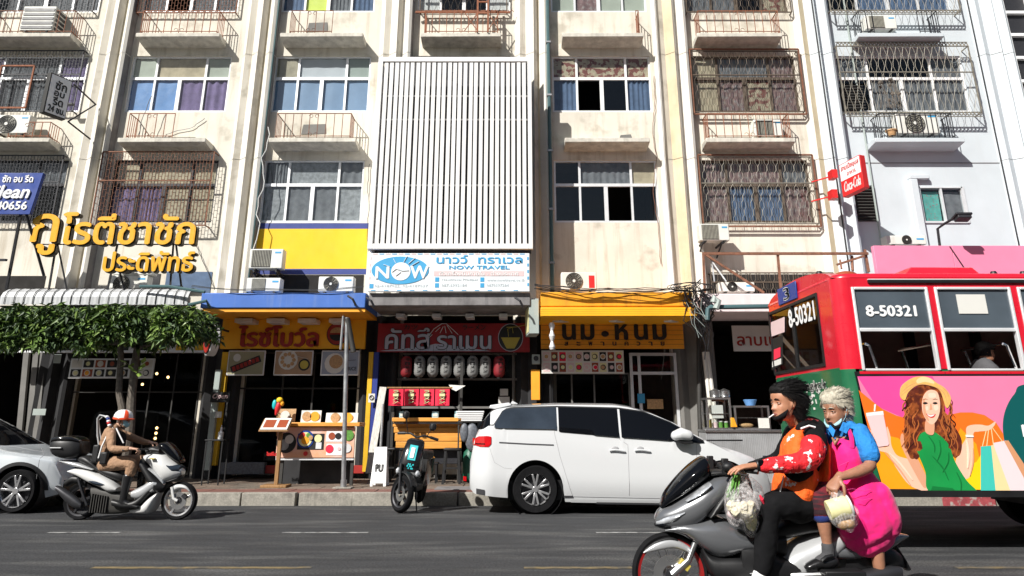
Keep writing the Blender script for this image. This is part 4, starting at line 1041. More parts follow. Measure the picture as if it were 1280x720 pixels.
# ================================================================ SHOP FRONTS
def post(px0,px1,py0,py1,Y,m,parent,lean=0,name='post'):
    a=rect(px0,py0,px1,py1,Y); 
    return MB().box(a[0],a[1],Y,Y+.12,a[2],a[3]).build(name,K[m],parent=parent,bevel=.008)
def framed(parent,pr,Y,vs=(),hs=(),m='alu',f=.045,gl=None,name='shop_window'):
    x0,x1,z0,z1=rect(*pr,Y); b=MB()
    b.box(x0,x0+f,Y,Y+.06,z0,z1); b.box(x1-f,x1,Y,Y+.06,z0,z1); b.box(x0+f,x1-f,Y,Y+.06,z1-f,z1); b.box(x0+f,x1-f,Y,Y+.06,z0,z0+f)
    for v in vs: x=x0+(x1-x0)*v; b.box(x-f/2,x+f/2,Y+.002,Y+.055,z0+f,z1-f)
    for h in hs: z=z1-(z1-z0)*h; b.box(x0+f,x1-f,Y-.004,Y+.052,z-f/2,z+f/2)
    o=b.build(name,K[m],parent=parent,smooth=0)
    MB().add([(x0,Y+.03,z0),(x1,Y+.03,z0),(x1,Y+.03,z1),(x0,Y+.03,z1)],[(0,1,2,3)]).build('pane',G_shop,parent=o); return o
# noodle / milk / rice shop joinery
framed(house[3],(476,441,664,597,),17.95,(.52,.88),(.22,.45),'post_grey',.05)
framed(house[4],(790,441,850,597),17.9,(.2,),(.17,),'alu',.07,name='shop_door')
framed(house[4],(676,466,790,597),17.95,(.35,.6,),(.5,),'post_grey',.04)
framed(house[2],(280,440,455,597),18.0,(.4,.62,),(.3,),'ac_dark',.04)
framed(house[1],(86,440,262,597),18.0,(.55,.72,.9),(.33,),'ac_dark',.03)
post(270,278,440,582,17.5,'yellow_paint',house[2]); post(262,269,462,588,17.4,'pvc_grey',house[2])
post(457,463,440,590,17.5,'yellow_paint',house[3]); post(463.5,470,440,590,17.5,'blue_paint',house[3])
post(664,675,462,500,17.45,'orange_panel_dark',house[4]); 
post(886,895,372,560,17.45,'post_grey',house[5]); 
b=MB(); b.tube([at(873,385,17.4),at(874,500,17.4),at(876,560,17.4)],.055,8); tag(b.build('drain_pipe',K['ac_dark'],loc=at(874,500,17.4)),'fat dark drain pipe standing right of the milk shop door','pipe')
b=MB()
for px,pb in ((884,903),(880,897)): b.tube([at(px,440,17.3),at(pb,590,17.25)],.05,8)
tag(b.build('pipe_pair',K['fin_white'],loc=at(885,500,17.3)),'pair of pale pipes lit at the foot between milk shop and food stall','pipe')
t=thing('electric_meter','small pale electric meter box under the edge of the noodle sign','meter',at(670,455,17.35))
slabbox('box',rect(665,443,675,455,17.3),17.3,17.42,'pvc_grey',t); MB().disc((at(670,448,17.3).x,0,at(670,448,17.3).z),0,.06,17.27,17.3,14).build('dial',K['cabinet_dark'],parent=t)
# base walls
slabbox('base_wall',rect(275,578,330,593,17.6),17.6,17.8,'granite',house[2]); slabbox('base_wall',rect(330,582,455,592,17.7),17.7,17.85,'red_base',house[2])
slabbox('base_wall',rect(540,578,612,593,17.7),17.7,17.85,'cream',house[3])
# menu boards
def food_disc(b,x,z,r,Y,rx=1.0): b.rings([[(x+r*rx*cos(2*pi*j/14),y,z+r*sin(2*pi*j/14)) for j in range(14)] for y in (Y-.006,Y-.001)])
def menu(label,pr,Y,nx,ny,parent=None,bgm='alu',cols=('food_tan','food_cream','wood_red','paper','orange_panel_dark'),back=('canvas_black','paper','wood_red','canvas_black'),gap=.1):
    x0,x1,z0,z1=rect(*pr,Y); t=thing('menu_board',label,'menu board',((x0+x1)/2,Y,z0))
    MB().box(x0,x1,Y,Y+.05,z0,z1).build('board',K[bgm],parent=t,bevel=.006)
    cw=(x1-x0-.04)/nx; ch=(z1-z0-.04)/ny; r2=random.Random(len(label))
    for i in range(nx):
        for j in range(ny):
            a=x0+.02+i*cw; c=z0+.02+j*ch; g=min(cw,ch)*gap
            o=MB().box(a+g,a+cw-g,Y-.005,Y-.001,c+g,c+ch-g).build('picture',K[r2.choice(back)],parent=t,smooth=0)
            b=MB(); food_disc(b,a+cw/2,c+ch/2,min(cw,ch)*.34,Y-.006); b.build('dish',K['paper' if r2.random()<.5 else 'cabinet_dark'],parent=o)
            b=MB(); food_disc(b,a+cw/2+r2.uniform(-.01,.01),c+ch/2,min(cw,ch)*.24,Y-.013); b.build('food',K[r2.choice(cols)],parent=o)
    return t
menu('long menu board with two rows of food photos hanging behind the tree trunk',(87,448,192,473),17.7,7,2)
menu('white menu board with two rows of ten drink and toast photos under the milk sign',(677,438,780,467),17.42,10,2,bgm='paper',cols=('food_tan','food_cream','noren_red','pale_pink_band','wood_red'),back=('food_cream','wood_red','pale_pink_band','noren_red','canvas_black'))
def poster(label,pr,Y,bgm,frame='alu'):
    x0,x1,z0,z1=rect(*pr,Y); t=thing('framed_poster',label,'poster',((x0+x1)/2,Y,z0),'food posters hanging under the rice bowl sign')
    MB().box(x0,x1,Y,Y+.04,z0,z1).build('frame',K[frame],parent=t,bevel=.02); MB().box(x0+.03,x1-.03,Y-.006,Y-.001,z0+.03,z1-.03).build('print',K[bgm],parent=t); return t,x0,x1,z0,z1
mk('poster_khaki',(.34,.32,.2),.7,var=.1); mk('poster_tan',(.42,.27,.16),.7,var=.2); mk('poster_grey',(.3,.34,.42),.7,var=.1)
t,x0,x1,z0,z1=poster('khaki poster with a tilted black sushi tray, left of three under the bowl sign',(284,438,331,469.5),17.42,'poster_khaki')
b=MB(); cx,cz=(x0+x1)/2,(z0+z1)/2; Yp=17.42
b.m=Matrix.Translation((cx,Yp-.012,cz-.03))@Matrix.Rotation(R(-22),4,'Y'); b.box(-.36,.36,-.004,.004,-.08,.08); b.build('tray',K['ink_black'],parent=t)
b=MB(); b.m=Matrix.Translation((cx,Yp-.02,cz-.03))@Matrix.Rotation(R(-22),4,'Y')
for k in range(7): b.box(-.32+k*.095,-.25+k*.095,-.004,.004,-.05,.05)
b.build('sushi_piece',K['ink_red'],parent=t); b=MB(); food_disc(b,cx-.22,z1-.17,.09,Yp-.006); b.build('dish',K['paper'],parent=t)
t,x0,x1,z0,z1=poster('tan poster with a round white plate and a dark bowl, middle under the bowl sign',(342.5,438,391,469.5),17.42,'poster_tan')
b=MB(); food_disc(b,x0+.33,z0+.36,.23,Yp-.006); b.build('dish',K['paper'],parent=t); b=MB(); 
for k in range(9): food_disc(b,x0+.33+.14*cos(k*.7),z0+.36+.14*sin(k*.7),.045,Yp-.014-.001*k)
b.build('food',K['food_tan'],parent=t); b=MB(); food_disc(b,x0+.72,z0+.25,.14,Yp-.006); b.build('bowl',K['ink_black'],parent=t); b=MB(); food_disc(b,x0+.72,z0+.25,.1,Yp-.013); b.build('soup',K['gold'],parent=t)
MB().bar((x0+.5,Yp-.01,z1-.13),(x0+.8,Yp-.01,z1-.2),.05,.006).build('spoon',K['paper'],parent=t)
t,x0,x1,z0,z1=poster('pale grey blue poster with a bowl of pink food, beside the steel pole',(401,438,449,469.5),17.42,'poster_grey')
b=MB(); food_disc(b,x0+.33,z0+.28,.24,Yp-.006); b.build('dish',K['paper'],parent=t); b=MB(); food_disc(b,x0+.36,z0+.32,.16,Yp-.013); b.build('food',K['food_tan'],parent=t)
lettering('lettering','RICE',(x1-.25,x1-.06,z0+.12,z0+.2),Yp-.002,'ink_black',t,.004,.004)
b=MB(); b.bar((x1-.27,Yp-.01,z0+.35),(x1-.08,Yp-.01,z0+.36),.03,.006); b.build('chopstick',K['ink_black'],parent=t)
# ---- lanterns
def lantern(label,px,red):
    Y=17.42; top=at(px,445,Y); bot=at(px,472,Y); h=top.z-bot.z; c=V((top.x,Y,bot.z))
    t=thing('paper_lantern',label,'lantern',c,'paper lanterns over the noodle counter')
    prof=[]; n=18
    for k in range(n+1):
        u=k/n; r=.135*(1-abs(2*u-1)**5)**.5+.0; r=max(r,.05); prof.append((r+(.004 if k%2 else -.004),h*u))
    MB().lathe(c,prof,20).build('shade',K['lantern_red' if red else 'lantern_white'],parent=t,smooth=60)
    MB().lathe(c,[(.06,-.02),(.06,.015)],14).build('bottom_ring',K['ink_black'],parent=t); MB().lathe(c,[(.06,h-.015),(.06,h+.02)],14).build('top_ring',K['ink_black'],parent=t)
    MB().cyl(c+V((0,0,h)),c+V((0,0,h+.25)),.004,n=4).build('cord',K['cable'],parent=t)
    b=MB(); sx=.0 if not red else .04
    for k,ch in enumerate('ラーメン'):
        text(b,ch if ch!='ー' else '|',(-.05,.05,h*(.74-.17*k),h*(.86-.17*k)),0,.001,.004,M=lambda p:V((c.x+sx+p[0],Y-sqrt(max(.0001,.142**2-(p[0]+sx)**2)),c.z+p[2])),res=1)
    b.build('lettering',K['ink_black'],parent=t,smooth=0); return t
LX=[(508.5,1),(525,0),(541.5,0),(558,0),(574.5,0),(591,0),(607,0),(624,1)]
LLB=['red paper lantern at the left end of the lantern row','first white lantern from the left, next to the left red lantern','second white lantern from the left in the lantern row','third white lantern from the left in the lantern row','fourth white lantern from the left in the lantern row','fifth white lantern from the left in the lantern row','sixth and last white lantern, beside the right red lantern','red paper lantern at the right end of the lantern row']
for (px,rd),lb in zip(LX,LLB): lantern(lb,px,rd)
# ---- noren
t=thing('noren_curtain','row of four red cloth banners with black and white Japanese letters over the counter','banner',at(524,485,16.7)); Y=16.7
b=MB(); b.bar(at(484,484.5,Y),at(566,484.5,Y),.03); b.build('rod',K['wood_brown'],parent=t)
for k in range(4):
    x0,x1,z0,z1=rect(486+k*19.3,486,504+k*19.3,507,Y); b=MB(); n=10; vs=[]
    for i in range(n+1):
        for j in range(6):
            vs.append((x0+(x1-x0)*i/n,Y+.02*sin(i*.9+k)*(j/5),z1-(z1-z0)*j/5))
    b.add(vs,[(i*6+j,i*6+j+1,(i+1)*6+j+1,(i+1)*6+j) for i in range(n) for j in range(5)]); o=b.build('cloth',K['noren_red'],parent=t,smooth=80)
    b=MB()
    for q,ch in enumerate('ラーメン'): text(b,ch if ch!='ー' else '|',((x0+x1)/2-.06,(x0+x1)/2+.06,z1-(z1-z0)*(.24+.21*q),z1-(z1-z0)*(.08+.21*q)),Y-.035,.003,.012,res=1)
    b.build('lettering',K['ink_black'],parent=o,smooth=0)
    b=MB()
    for q,ch in enumerate('ラーメン'): text(b,ch if ch!='ー' else '|',((x0+x1)/2-.06,(x0+x1)/2+.06,z1-(z1-z0)*(.24+.21*q),z1-(z1-z0)*(.08+.21*q)),Y-.043,.003,.002,res=1)
    b.build('lettering',K['food_cream'],parent=o,smooth=0)
# white flap
b=MB(); b.add([at(561,481,16.7),at(582,482,16.6),at(570,489,16.65),at(564,486,16.7)],[(0,1,2,3)]); b2=MB(); q=[at(561,481,16.7),at(582,482,16.6),at(570,489,16.65),at(564,486,16.7)]; b2.rings([q,[p+V((0,.01,0)) for p in q]]); tag(b2.build('plastic_flap',K['paper'],loc=q[0]),'small loose white plastic flap right of the red cloth banners','plastic sheet')
# ---- noodle counter (high bar) with stools
t=thing('noodle_counter','orange wooden bar counter with hinged top flap in front of the noodle shop','counter',at(533,580,16.9)); Y=16.9
for k,(p0,p1) in enumerate(((527.5,533.5),(534,541),(541.5,551.5),(552,561))):
    slabbox('plank',rect(491+k*1.2,p0,577,p1,Y),Y,Y+.04,'wood_orange',t)
slabbox('top_ledge',rect(490,522,577,527,16.75),16.75,17.2,'wood_orange',t)
b=MB(); q=at(491,528,16.74); e=at(578,528,16.74); b.box(q.x,e.x,16.72,16.8,q.z-.03,q.z); b.build('edge_strip',K['ink_black'],parent=t)
for px in (491,576): 
    a=at(px,515,16.95); b=MB(); b.box(a.x-.03,a.x+.03,16.95,17.01,PZ,a.z+ (1.1 if px>500 else 0)); b.build('leg',K['ac_dark'],parent=t)
slabbox('kick_panel',rect(494,562,576,580,17.1),17.1,17.14,'cabinet_dark',t)
for px,nm in ((503,'left end'),(544,'middle'),(572,'right end')):
    t2=thing('card_holder','pale blue napkin card holder at the %s of the noodle counter'%nm,'card holder',at(px,522,16.85),'card holders on the noodle counter')
    r=rect(px-4,514,px+4,525,16.85); MB().box(r[0],r[1],16.85,16.92,r[2]+.02,r[3]).build('card',K['mask_blue'],parent=t2,bevel=.005); MB().box(r[0]+.02,r[1]-.02,16.843,16.849,r[2]+.08,r[3]-.05).build('label_patch',K['paper'],parent=t2)
def stool(label,px,py,Y=16.45,h=.72,wd=.36):
    p=at(px,py,Y); p.z=PZ; t=thing('bar_stool',label,'stool',p,'black wooden stools at the noodle counter')
    MB().box(p.x-wd/2,p.x+wd/2,Y-wd/2,Y+wd/2,PZ+h-.05,PZ+h).build('seat',K['matte_black'],parent=t,bevel=.015)
    for sx in (-1,1):
        for sy in (-1,1): MB().bar((p.x+sx*wd*.38,Y+sy*wd*.38,PZ+h-.05),(p.x+sx*wd*.5,Y+sy*wd*.5,PZ),.05).build('leg',K['matte_black'],parent=t)
    b=MB()
    for sx in (-1,1): b.bar((p.x+sx*wd*.45,Y-wd*.45,PZ+.25),(p.x+sx*wd*.45,Y+wd*.45,PZ+.25),.035)
    b.bar((p.x-wd*.45,Y-wd*.45,PZ+.32),(p.x+wd*.45,Y-wd*.45,PZ+.32),.035); b.build('stretcher',K['matte_black'],parent=t)
stool('black wooden bar stool at the right end of the noodle counter',565,590); stool('black wooden bar stool at the left end of the noodle counter, behind the white board',494,590,16.6); 
t=thing('low_bench','low black bench on the pavement behind the parked black scooter','bench',at(538,590,16.6)); r=rect(528,578,548,581,16.6)
MB().box(r[0],r[1],16.5,16.8,PZ+.38,PZ+.42).build('seat',K['matte_black'],parent=t,bevel=.01)
for x in (r[0]+.04,r[1]-.04):
    for y in (16.52,16.78): MB().bar((x,y,PZ),(x,y,PZ+.38),.04).build('leg',K['matte_black'],parent=t)
# green gas tank and crates beside car tail
p=at(588,575,16.9); t=thing('gas_cylinder','green gas cylinder standing behind the tail of the white van','gas cylinder',(p.x,16.9,PZ))
MB().lathe((p.x,16.9,PZ),[(.14,0),(.17,.03),(.17,.5),(.15,.62),(.06,.7),(.05,.76)],18).build('tank',K['green_tank'],parent=t,smooth=50); MB().lathe((p.x,16.9,PZ),[(.09,.7),(.1,.86)],14).build('collar',K['green_tank'],parent=t)
p=at(588,526,16.9); t=thing('plastic_basket','white plastic basket on a dark trolley beside the noodle counter','basket',p)
for k in range(5): 
    z=p.z+k*.045; g=.26+k*.012; MB().rings([[(p.x+sx*g,16.9+sy*.15,z+dz) for sx,sy,dz in ((-1,-1,0),(1,-1,0),(1,1,0),(-1,1,0))],[(p.x+sx*g,16.9+sy*.15,z+.03) for sx,sy in ((-1,-1),(1,-1),(1,1),(-1,1))]]).build('rim',K['letter_white'],parent=t)
t=thing('trolley','dark metal trolley with hanging cloths beside the noodle counter','trolley',(p.x,16.9,PZ)); b=MB()
for sx in (-.25,.25):
    for sy in (-.15,.15): b.bar((p.x+sx,16.9+sy,PZ),(p.x+sx,16.9+sy,p.z),.03)
b.build('frame',K['ac_dark'],parent=t); MB().box(p.x-.27,p.x+.27,16.73,17.07,p.z-.03,p.z-.005).build('shelf',K['ac_dark'],parent=t)
b=MB(); b.ell((p.x+.05,16.75,p.z-.35),(.16,.07,.3)); b.ell((p.x-.12,16.72,p.z-.25),(.1,.06,.2)); b.build('cloth',K['granite'],parent=t,smooth=80)
# two notices
for px,py,lb in ((630,491,'upper small white notice on the noodle shop door'),(630,501,'lower wide white notice on the noodle shop door')):
    r=rect(px-(5 if py<495 else 7),py-5,px+(5 if py<495 else 7),py+3.5,17.93); tag(slabbox('notice',r,17.925,17.935,'paper',bevel=0,loc=(r[0],17.93,r[2])),lb,'notice')
for pr,lb in (((797,492,806,504),'small blue poster on the glass of the milk shop door'),((809,499,829,511),'wide food poster low on the glass of the milk shop door')):
    r=rect(*pr,17.88); o=slabbox('door_poster',r,17.88,17.888,'sign_blue' if 'blue' in lb else 'food_tan',bevel=0,loc=(r[0],17.88,r[2])); tag(o,lb,'poster')
# ---- yellow counter with food posters (rice bowl shop)
t=thing('display_counter','wooden street counter with pink food poster front and orange top outside rice bowl shop','counter',at(395,592,15.9)); Y=15.9
r=rect(346,528,450,533,Y-.08); MB().box(r[0],r[1],Y-.1,Y+.5,r[2],r[3]).build('counter_top',K['wood_orange'],parent=t,bevel=.01)
mk('poster_pink',(.78,.5,.42),.6,var=.12,scale=1.5,col2=(.72,.36,.2),c2scale=.8)
x0,x1,z0,z1=rect(346,534,443,572,Y); MB().box(x0,x1,Y,Y+.04,z0,z1).build('poster',K['poster_pink'],parent=t,bevel=.004)
PP=lambda px,py:at(px,py,Y)
def dish(px,py,rp,m,yo,rx=1,nm='dish'):
    c=at(px,py,Y); b=MB(); rr=rp*.0178; b.rings([[(c.x+rr*rx*cos(2*pi*j/24),y,c.z+rr*sin(2*pi*j/24)) for j in range(24)] for y in (Y-yo-.006,Y-yo)]); return b.build(nm,K[m],parent=t)
dish(358,553.5,11.5,'ink_black',.002); dish(355,556,6,'galv',.012,nm='food'); dish(362,549,5,'paper',.014,nm='food')
x=rect(372,542,405,562,Y); MB().box(x[0],x[1],Y-.008,Y-.002,x[2],x[3]).build('tray',K['ink_black'],parent=t)
dish(382,549,10,'navy',.012); dish(382,549,8,'food_cream',.02,nm='food'); dish(382,550.5,4.5,'orange_slab',.028,nm='food'); 
for k,(m,px,py) in enumerate((('red_paint',379,543.5),('veg_green',386,544),('wood_red',376.5,546),('food_tan',389,547))): dish(px,py,2.6,m,.03+.004*k,nm='food')
dish(398,548,4.4,'food_cream',.014); 
x=rect(395,553,402,561,Y); MB().box(x[0],x[1],Y-.02,Y-.012,x[2],x[3]).build('cup',K['alu'],parent=t)
for pr in ((408,539,433,552),(408,555,433,569)): x=rect(*pr,Y); MB().box(x[0],x[1],Y-.008,Y-.002,x[2],x[3]).build('picture',K['letter_white'],parent=t)
dish(415,545,4,'wood_red',.012,nm='food'); dish(423,545,3.6,'ink_black',.012,nm='food'); dish(412,561,4.6,'noren_red',.012,1,nm='food'); dish(436,544,6,'veg_green',.014,nm='food'); dish(434,560,5,'alu',.014,nm='food'); dish(424,561,2,'pale_pink_band',.012,nm='food')
lettering('lettering','ไรซ์โบว์ล',(PP(387,0).x,PP(401,0).x,PP(0,569.5).z,PP(0,565).z),Y-.002,'red_paint',t,.004,.006); dish(382,567,2.6,'red_paint',.004,nm='logo')
MB().box(x0,x1,Y+.02,Y+.06,z0-.05,z0-.003).build('bottom_rail',K['alu'],parent=t)
for px in (352,440):
    a=at(px,585,Y+.1); MB().box(a.x-.03,a.x+.03,Y+.08,Y+.14,PZ,z0).build('leg',K['ac_dark'],parent=t)
r=rect(350,573,440,592,Y+.5); MB().box(r[0],r[1],Y+.5,Y+.52,PZ,z0+.3).build('back_panel',K['canvas_black'],parent=t)
for (a0,a1,a2,a3),lb,bgm in (((346,511,369,528),'yellow food card standing at the left end of the street counter','food_tan'),((376,513,401,528),'white food card with two round dishes in the middle of the street counter','paper'),((407,516,447,528),'wide white food card at the right end of the street counter','paper')):
    r=rect(a0,a1,a2,a3,16.0); t3=thing('food_card',lb,'menu card',((r[0]+r[1])/2,16.0,r[2]),'food cards on the street counter'); b=MB(); b.prism([(16.0,r[2]),(16.02,r[2]),(16.06,r[3]),(16.04,r[3])],r[0],r[1],'x'); b.build('card',K[bgm],parent=t3)
    for k,(u,m) in enumerate(((.3,'food_tan'),(.7,'orange_panel_dark')) if a0!=346 else ((.45,'paper'),)):
        b=MB(); food_disc(b,r[0]+(r[1]-r[0])*u,(r[2]+r[3])/2,.1,16.0); b.build('dish',K[m],parent=t3)
# small book stand with toy
t=thing('menu_stand','small wooden lectern stand with open picture menu beside the street counter','stand',at(345,598,15.6)); Yb=15.6
p=at(347,598,Yb); p.z=PZ; top=zz(536,Yb)
MB().bar((p.x-.02,Yb,PZ+.05),(p.x-.02,Yb,top),.07).build('post',K['wood_brown'],parent=t); 
b=MB(); b.box(p.x-.28,p.x+.24,Yb-.2,Yb+.2,PZ,PZ+.05); b.build('base',K['wood_brown'],parent=t,bevel=.01)
b=MB(); b.m=Matrix.Translation((p.x-.1,Yb-.05,top+.08))@Matrix.Rotation(R(38),4,'X'); b.box(-.32,.28,-.2,.2,-.02,.0); b.build('tray',K['wood_brown'],parent=t,bevel=.006)
b=MB(); b.m=Matrix.Translation((p.x-.1,Yb-.05,top+.085))@Matrix.Rotation(R(38),4,'X'); b.box(-.29,.26,-.18,.18,.0,.02); b.build('menu_page',K['paper'],parent=t)
b=MB(); b.m=Matrix.Translation((p.x-.1,Yb-.05,top+.085))@Matrix.Rotation(R(38),4,'X'); b.box(-.25,-.03,-.12,.12,.022,.026); b.box(.03,.22,-.12,.12,.022,.026); b.build('picture',K['wood_red'],parent=t)
p=at(347,512,15.7); t=thing('toy_bird','small bright red yellow and green bird shaped toy above the menu stand','toy',p)
b=MB(); b.limb([(p.x-.03,15.7,p.z-.1,.02,.02),(p.x,15.7,p.z+.02,.06,.06),(p.x+.02,15.7,p.z+.12,.05,.05)]); b.build('body',K['red_paint'],parent=t)
MB().ell((p.x+.03,15.69,p.z+.19),(.07,.06,.06)).build('head',K['yellow_wall'],parent=t); MB().ell((p.x-.07,15.69,p.z+.1),(.05,.04,.1)).build('wing',K['teal_plastic'],parent=t); MB().ell((p.x+.09,15.69,p.z+.12),(.04,.04,.05)).build('beak',K['orange_slab'],parent=t)
MB().bar((p.x,15.72,p.z-.1),(p.x+.03,15.72,zz(545,15.7)),.025).build('stick',K['wood_brown'],parent=t)
# sanitiser table
p=at(268,588,16.2); t=thing('side_table','slim black metal table with a bottle beside the grey post','table',(p.x,16.2,PZ)); zt=zz(549,16.2)
MB().box(p.x-.2,p.x+.2,16.0,16.4,zt-.03,zt).build('table_top',K['matte_black'],parent=t,bevel=.005)
for sx in (-.17,.17):
    for sy in (-.17,.17): MB().bar((p.x+sx,16.2+sy,PZ),(p.x+sx,16.2+sy,zt-.03),.025).build('leg',K['matte_black'],parent=t)
t=thing('pump_bottle','clear sanitiser pump bottle with white top on the slim black table','bottle',(p.x+.05,16.2,zt))
MB().lathe((p.x+.05,16.2,zt),[(.05,0),(.055,.01),(.055,.14),(.02,.17),(.02,.2)],12).build('bottle',K['alu'],parent=t); MB().lathe((p.x+.05,16.2,zt),[(.022,.2),(.022,.24),(.008,.24),(.008,.29)],8).build('pump',K['letter_white'],parent=t)
# leaning white plank, blue pole, folding board
o=MB().bar(at(461,592,16.9),at(479,484,17.4),.16,.04); tag(o.build('leaning_plank',K['wood_white'],loc=at(461,592,16.9)),'long worn white plank leaning beside the blue and yellow posts','plank')
o=MB().cyl(at(476,560,16.9),at(479,505,17.0),.03,n=8); tag(o.build('short_pole',K['galv'],loc=at(477,560,16.9)),'short grey pole behind the white folding board','pole')
o=slabbox('notice',rect(460.5,492,468.5,503,17.38),17.375,17.385,'paper',bevel=0,loc=at(464,500,17.38)); tag(o,'no smoking notice on the blue and yellow posts','notice')
b=MB(); c=at(464.5,497,17.37); b.disc(c,.04,.055,17.36,17.37,16); b.bar((c.x-.03,17.365,c.z+.03),(c.x+.03,17.365,c.z-.03),.012); b.build('prohibition_mark',K['ink_black'],parent=o)
t=thing('folding_board','white plastic folding floor board with a black printed mark on the pavement','board',at(473,594,15.7)); Yb=15.7
x0,x1,z0,z1=rect(464,559,484,592,Yb); w_=x1-x0; z0=PZ
for s_,y in ((-1,0),(1,.34)):
    b=MB(); f=lambda u,v:(x0+w_*u+(0 if v<.5 else 0),Yb+ (y if v==0 else .17-.02*-s_*0),z0+(z1-z0)*v)
    lo=[(x0,Yb+y),(x1,Yb+y)]
    b.rings([[(x0+.02*0,Yb+y,z0+.06),(x1,Yb+y,z0+.06),(x1,Yb+y+.03,z0+.06),(x0,Yb+y+.03,z0+.06)],[(x0+.04,Yb+.155+(.03 if s_>0 else 0),z1),(x1-.04,Yb+.155+(.03 if s_>0 else 0),z1),(x1-.04,Yb+.18+(.03 if s_>0 else 0),z1),(x0+.04,Yb+.18+(.03 if s_>0 else 0),z1)]])
    for x in (x0,x1-.06): b.box(x,x+.06,Yb+y-.002,Yb+y+.04,z0,z0+.06)
    b.build('panel',K['letter_white'],parent=t,bevel=.008)
b=MB(); M_=lambda p:(p[0],Yb+.155*(p[2]-z0)/(z1-z0)-.008+p[1]*.2,p[2])
text(b,'PU',(x0+w_*.28,x1-w_*.28,z0+.28,z0+.42),0,.002,.016,M=M_); b.build('lettering',K['ink_black'],parent=t,smooth=0)
# ---- steel pole at the kerb
p=at(429,612,15.3); t=thing('sign_pole','plain galvanised steel pole standing on the pavement in front of the food counter','pole',(p.x,15.3,PZ))
tp=at(434,397,15.3); MB().cyl((p.x,15.3,PZ),(tp.x,15.3,tp.z),.045,n=12).build('pole',K['galv'],parent=t); MB().cyl((tp.x-.09,15.28,at(0,437,15.3).z),(tp.x-.08,15.28,tp.z+.03),.025,n=8).build('conduit',K['galv'],parent=t)
MB().box(p.x-.18,p.x+.18,15.15,15.45,PZ,PZ+.03).build('base_plate',K['kerb'],parent=t,bevel=.01); MB().cyl((p.x,15.3,PZ+.03),(p.x,15.3,PZ+.16),.06,n=12).build('collar',K['galv'],parent=t)
MB().cyl((p.x+.03,15.3,zz(440,15.3)),(tp.x+.003,15.3,zz(398,15.3)),.056,n=12).build('dark_sleeve',K['ac_dark'],parent=t)
# ---- larb food stall behind the van nose and bus tail
t=thing('food_stall','corrugated metal food stall counter with glass cabinets right of the milk shop','food stall',at(925,590,16.6)); Y=16.6
x0,x1,z0,z1=rect(884,537,985,600,Y); MB().box(x0,x1,Y,Y+.6,PZ,z1-.05).build('counter',K['corrug'],parent=t)
for i in range(44): x=x0+(x1-x0)*(i+.5)/44; MB().box(x-.013,x+.013,Y-.012,Y,PZ,z1-.08).build('rib',K['corrug'],parent=t,smooth=0)
MB().box(x0-.02,x1+.02,Y-.05,Y+.65,z1-.05,z1).build('counter_top',K['steel'],parent=t,bevel=.008)
ct=z1
def cabinet(label,pr,dx=0,shelf=True):
    x0,x1,z0,z1=rect(*pr,Y+.05); z0=ct; t=thing('glass_cabinet',label,'cabinet',((x0+x1)/2,Y,z0)); b=MB(); f=.04
    for x in (x0,x1-f):
        for y in (Y+.02,Y+.45): b.box(x,x+f,y,y+f,z0+f,z1-f)
    for z in (z0,z1-f): b.box(x0,x1,Y+.02,Y+.45+f,z,z+f)
    if shelf: b.box(x0+f,x1-f,Y+.07,Y+.43,(z0+z1)/2-.01,(z0+z1)/2)
    b.build('frame',K['steel'],parent=t,smooth=0)
    q=MB(); q.add([(x0+f,Y+.03,z0+f),(x1-f,Y+.03,z0+f),(x1-f,Y+.03,z1-f),(x0+f,Y+.03,z1-f)],[(0,1,2,3)]).build('pane',G_clear,parent=t); return t,x0,x1,z0,z1
t,x0,x1,z0,z1=cabinet('tall glass cabinet with jars and a white card on the food stall',(883,497,914,537))
MB().box(x0+.14,x1-.16,Y+.1,Y+.12,z0+.24,z0+.52).build('card',K['paper'],parent=t)
b=MB(); b.tube([(x0+.15,Y+.09,z0+.62),(x0+.3,Y+.09,z0+.64),(x0+.42,Y+.09,z0+.6)],.03,6); b.build('hanging_food',K['orange_rust'],parent=t)
for k,(m,h) in enumerate((('gold',.16),('pale_pink_band',.12),('veg_green',.12),('veg_green',.11))):
    c=(x0+.1+k*.12,Y+.2,z0+.04); MB().lathe(c,[(.045,0),(.045,h)],10).build('jar',K[m],parent=t); MB().lathe(c,[(.048,h),(.048,h+.025)],10).build('lid',K['paper'],parent=t)
t,x0,x1,z0,z1=cabinet('low slanted glass cabinet with a white price card on the food stall',(918,507,962,537))
MB().box(x1-.28,x1-.04,Y-.01,Y,z0+.03,z0+.24).build('card',K['paper'],parent=t); b=MB(); b.ell((x0+.3,Y+.22,z0+.09),(.16,.1,.05)); b.build('food_tray',K['food_tan'],parent=t)
for k,(px,lb) in enumerate(((894,'left steel pot on top of the tall glass cabinet'),(906,'right steel pot on top of the tall glass cabinet'))):
    c=at(px,496.5,Y+.25); t=thing('steel_pot',lb,'pot',c,'steel pots on the cabinet'); MB().lathe(c,[(.11,0),(.12,.02),(.12,.13),(.13,.14)],16).build('pot',K['steel'],parent=t); MB().lathe(c,[(.12,.145),(.05,.17),(.02,.19)],16).build('lid',K['steel'],parent=t)
c=at(938,507,Y+.3); t=thing('blue_bowl','blue plastic tub on top of the low glass cabinet','bowl',c); MB().lathe(c,[(.1,0),(.15,.12),(.14,.13)],14).build('tub',K['blue_sheet'],parent=t)
c=at(917,534,Y-.02); t=thing('paper_bag','small orange paper bag leaning between the two glass cabinets','bag',c); MB().prism([(c.x-.05,c.z),(c.x+.09,c.z),(c.x+.03,c.z+.2),(c.x-.04,c.z+.2)],Y-.02,Y+.05).build('bag',K['orange_slab'],parent=t,bevel=.01)
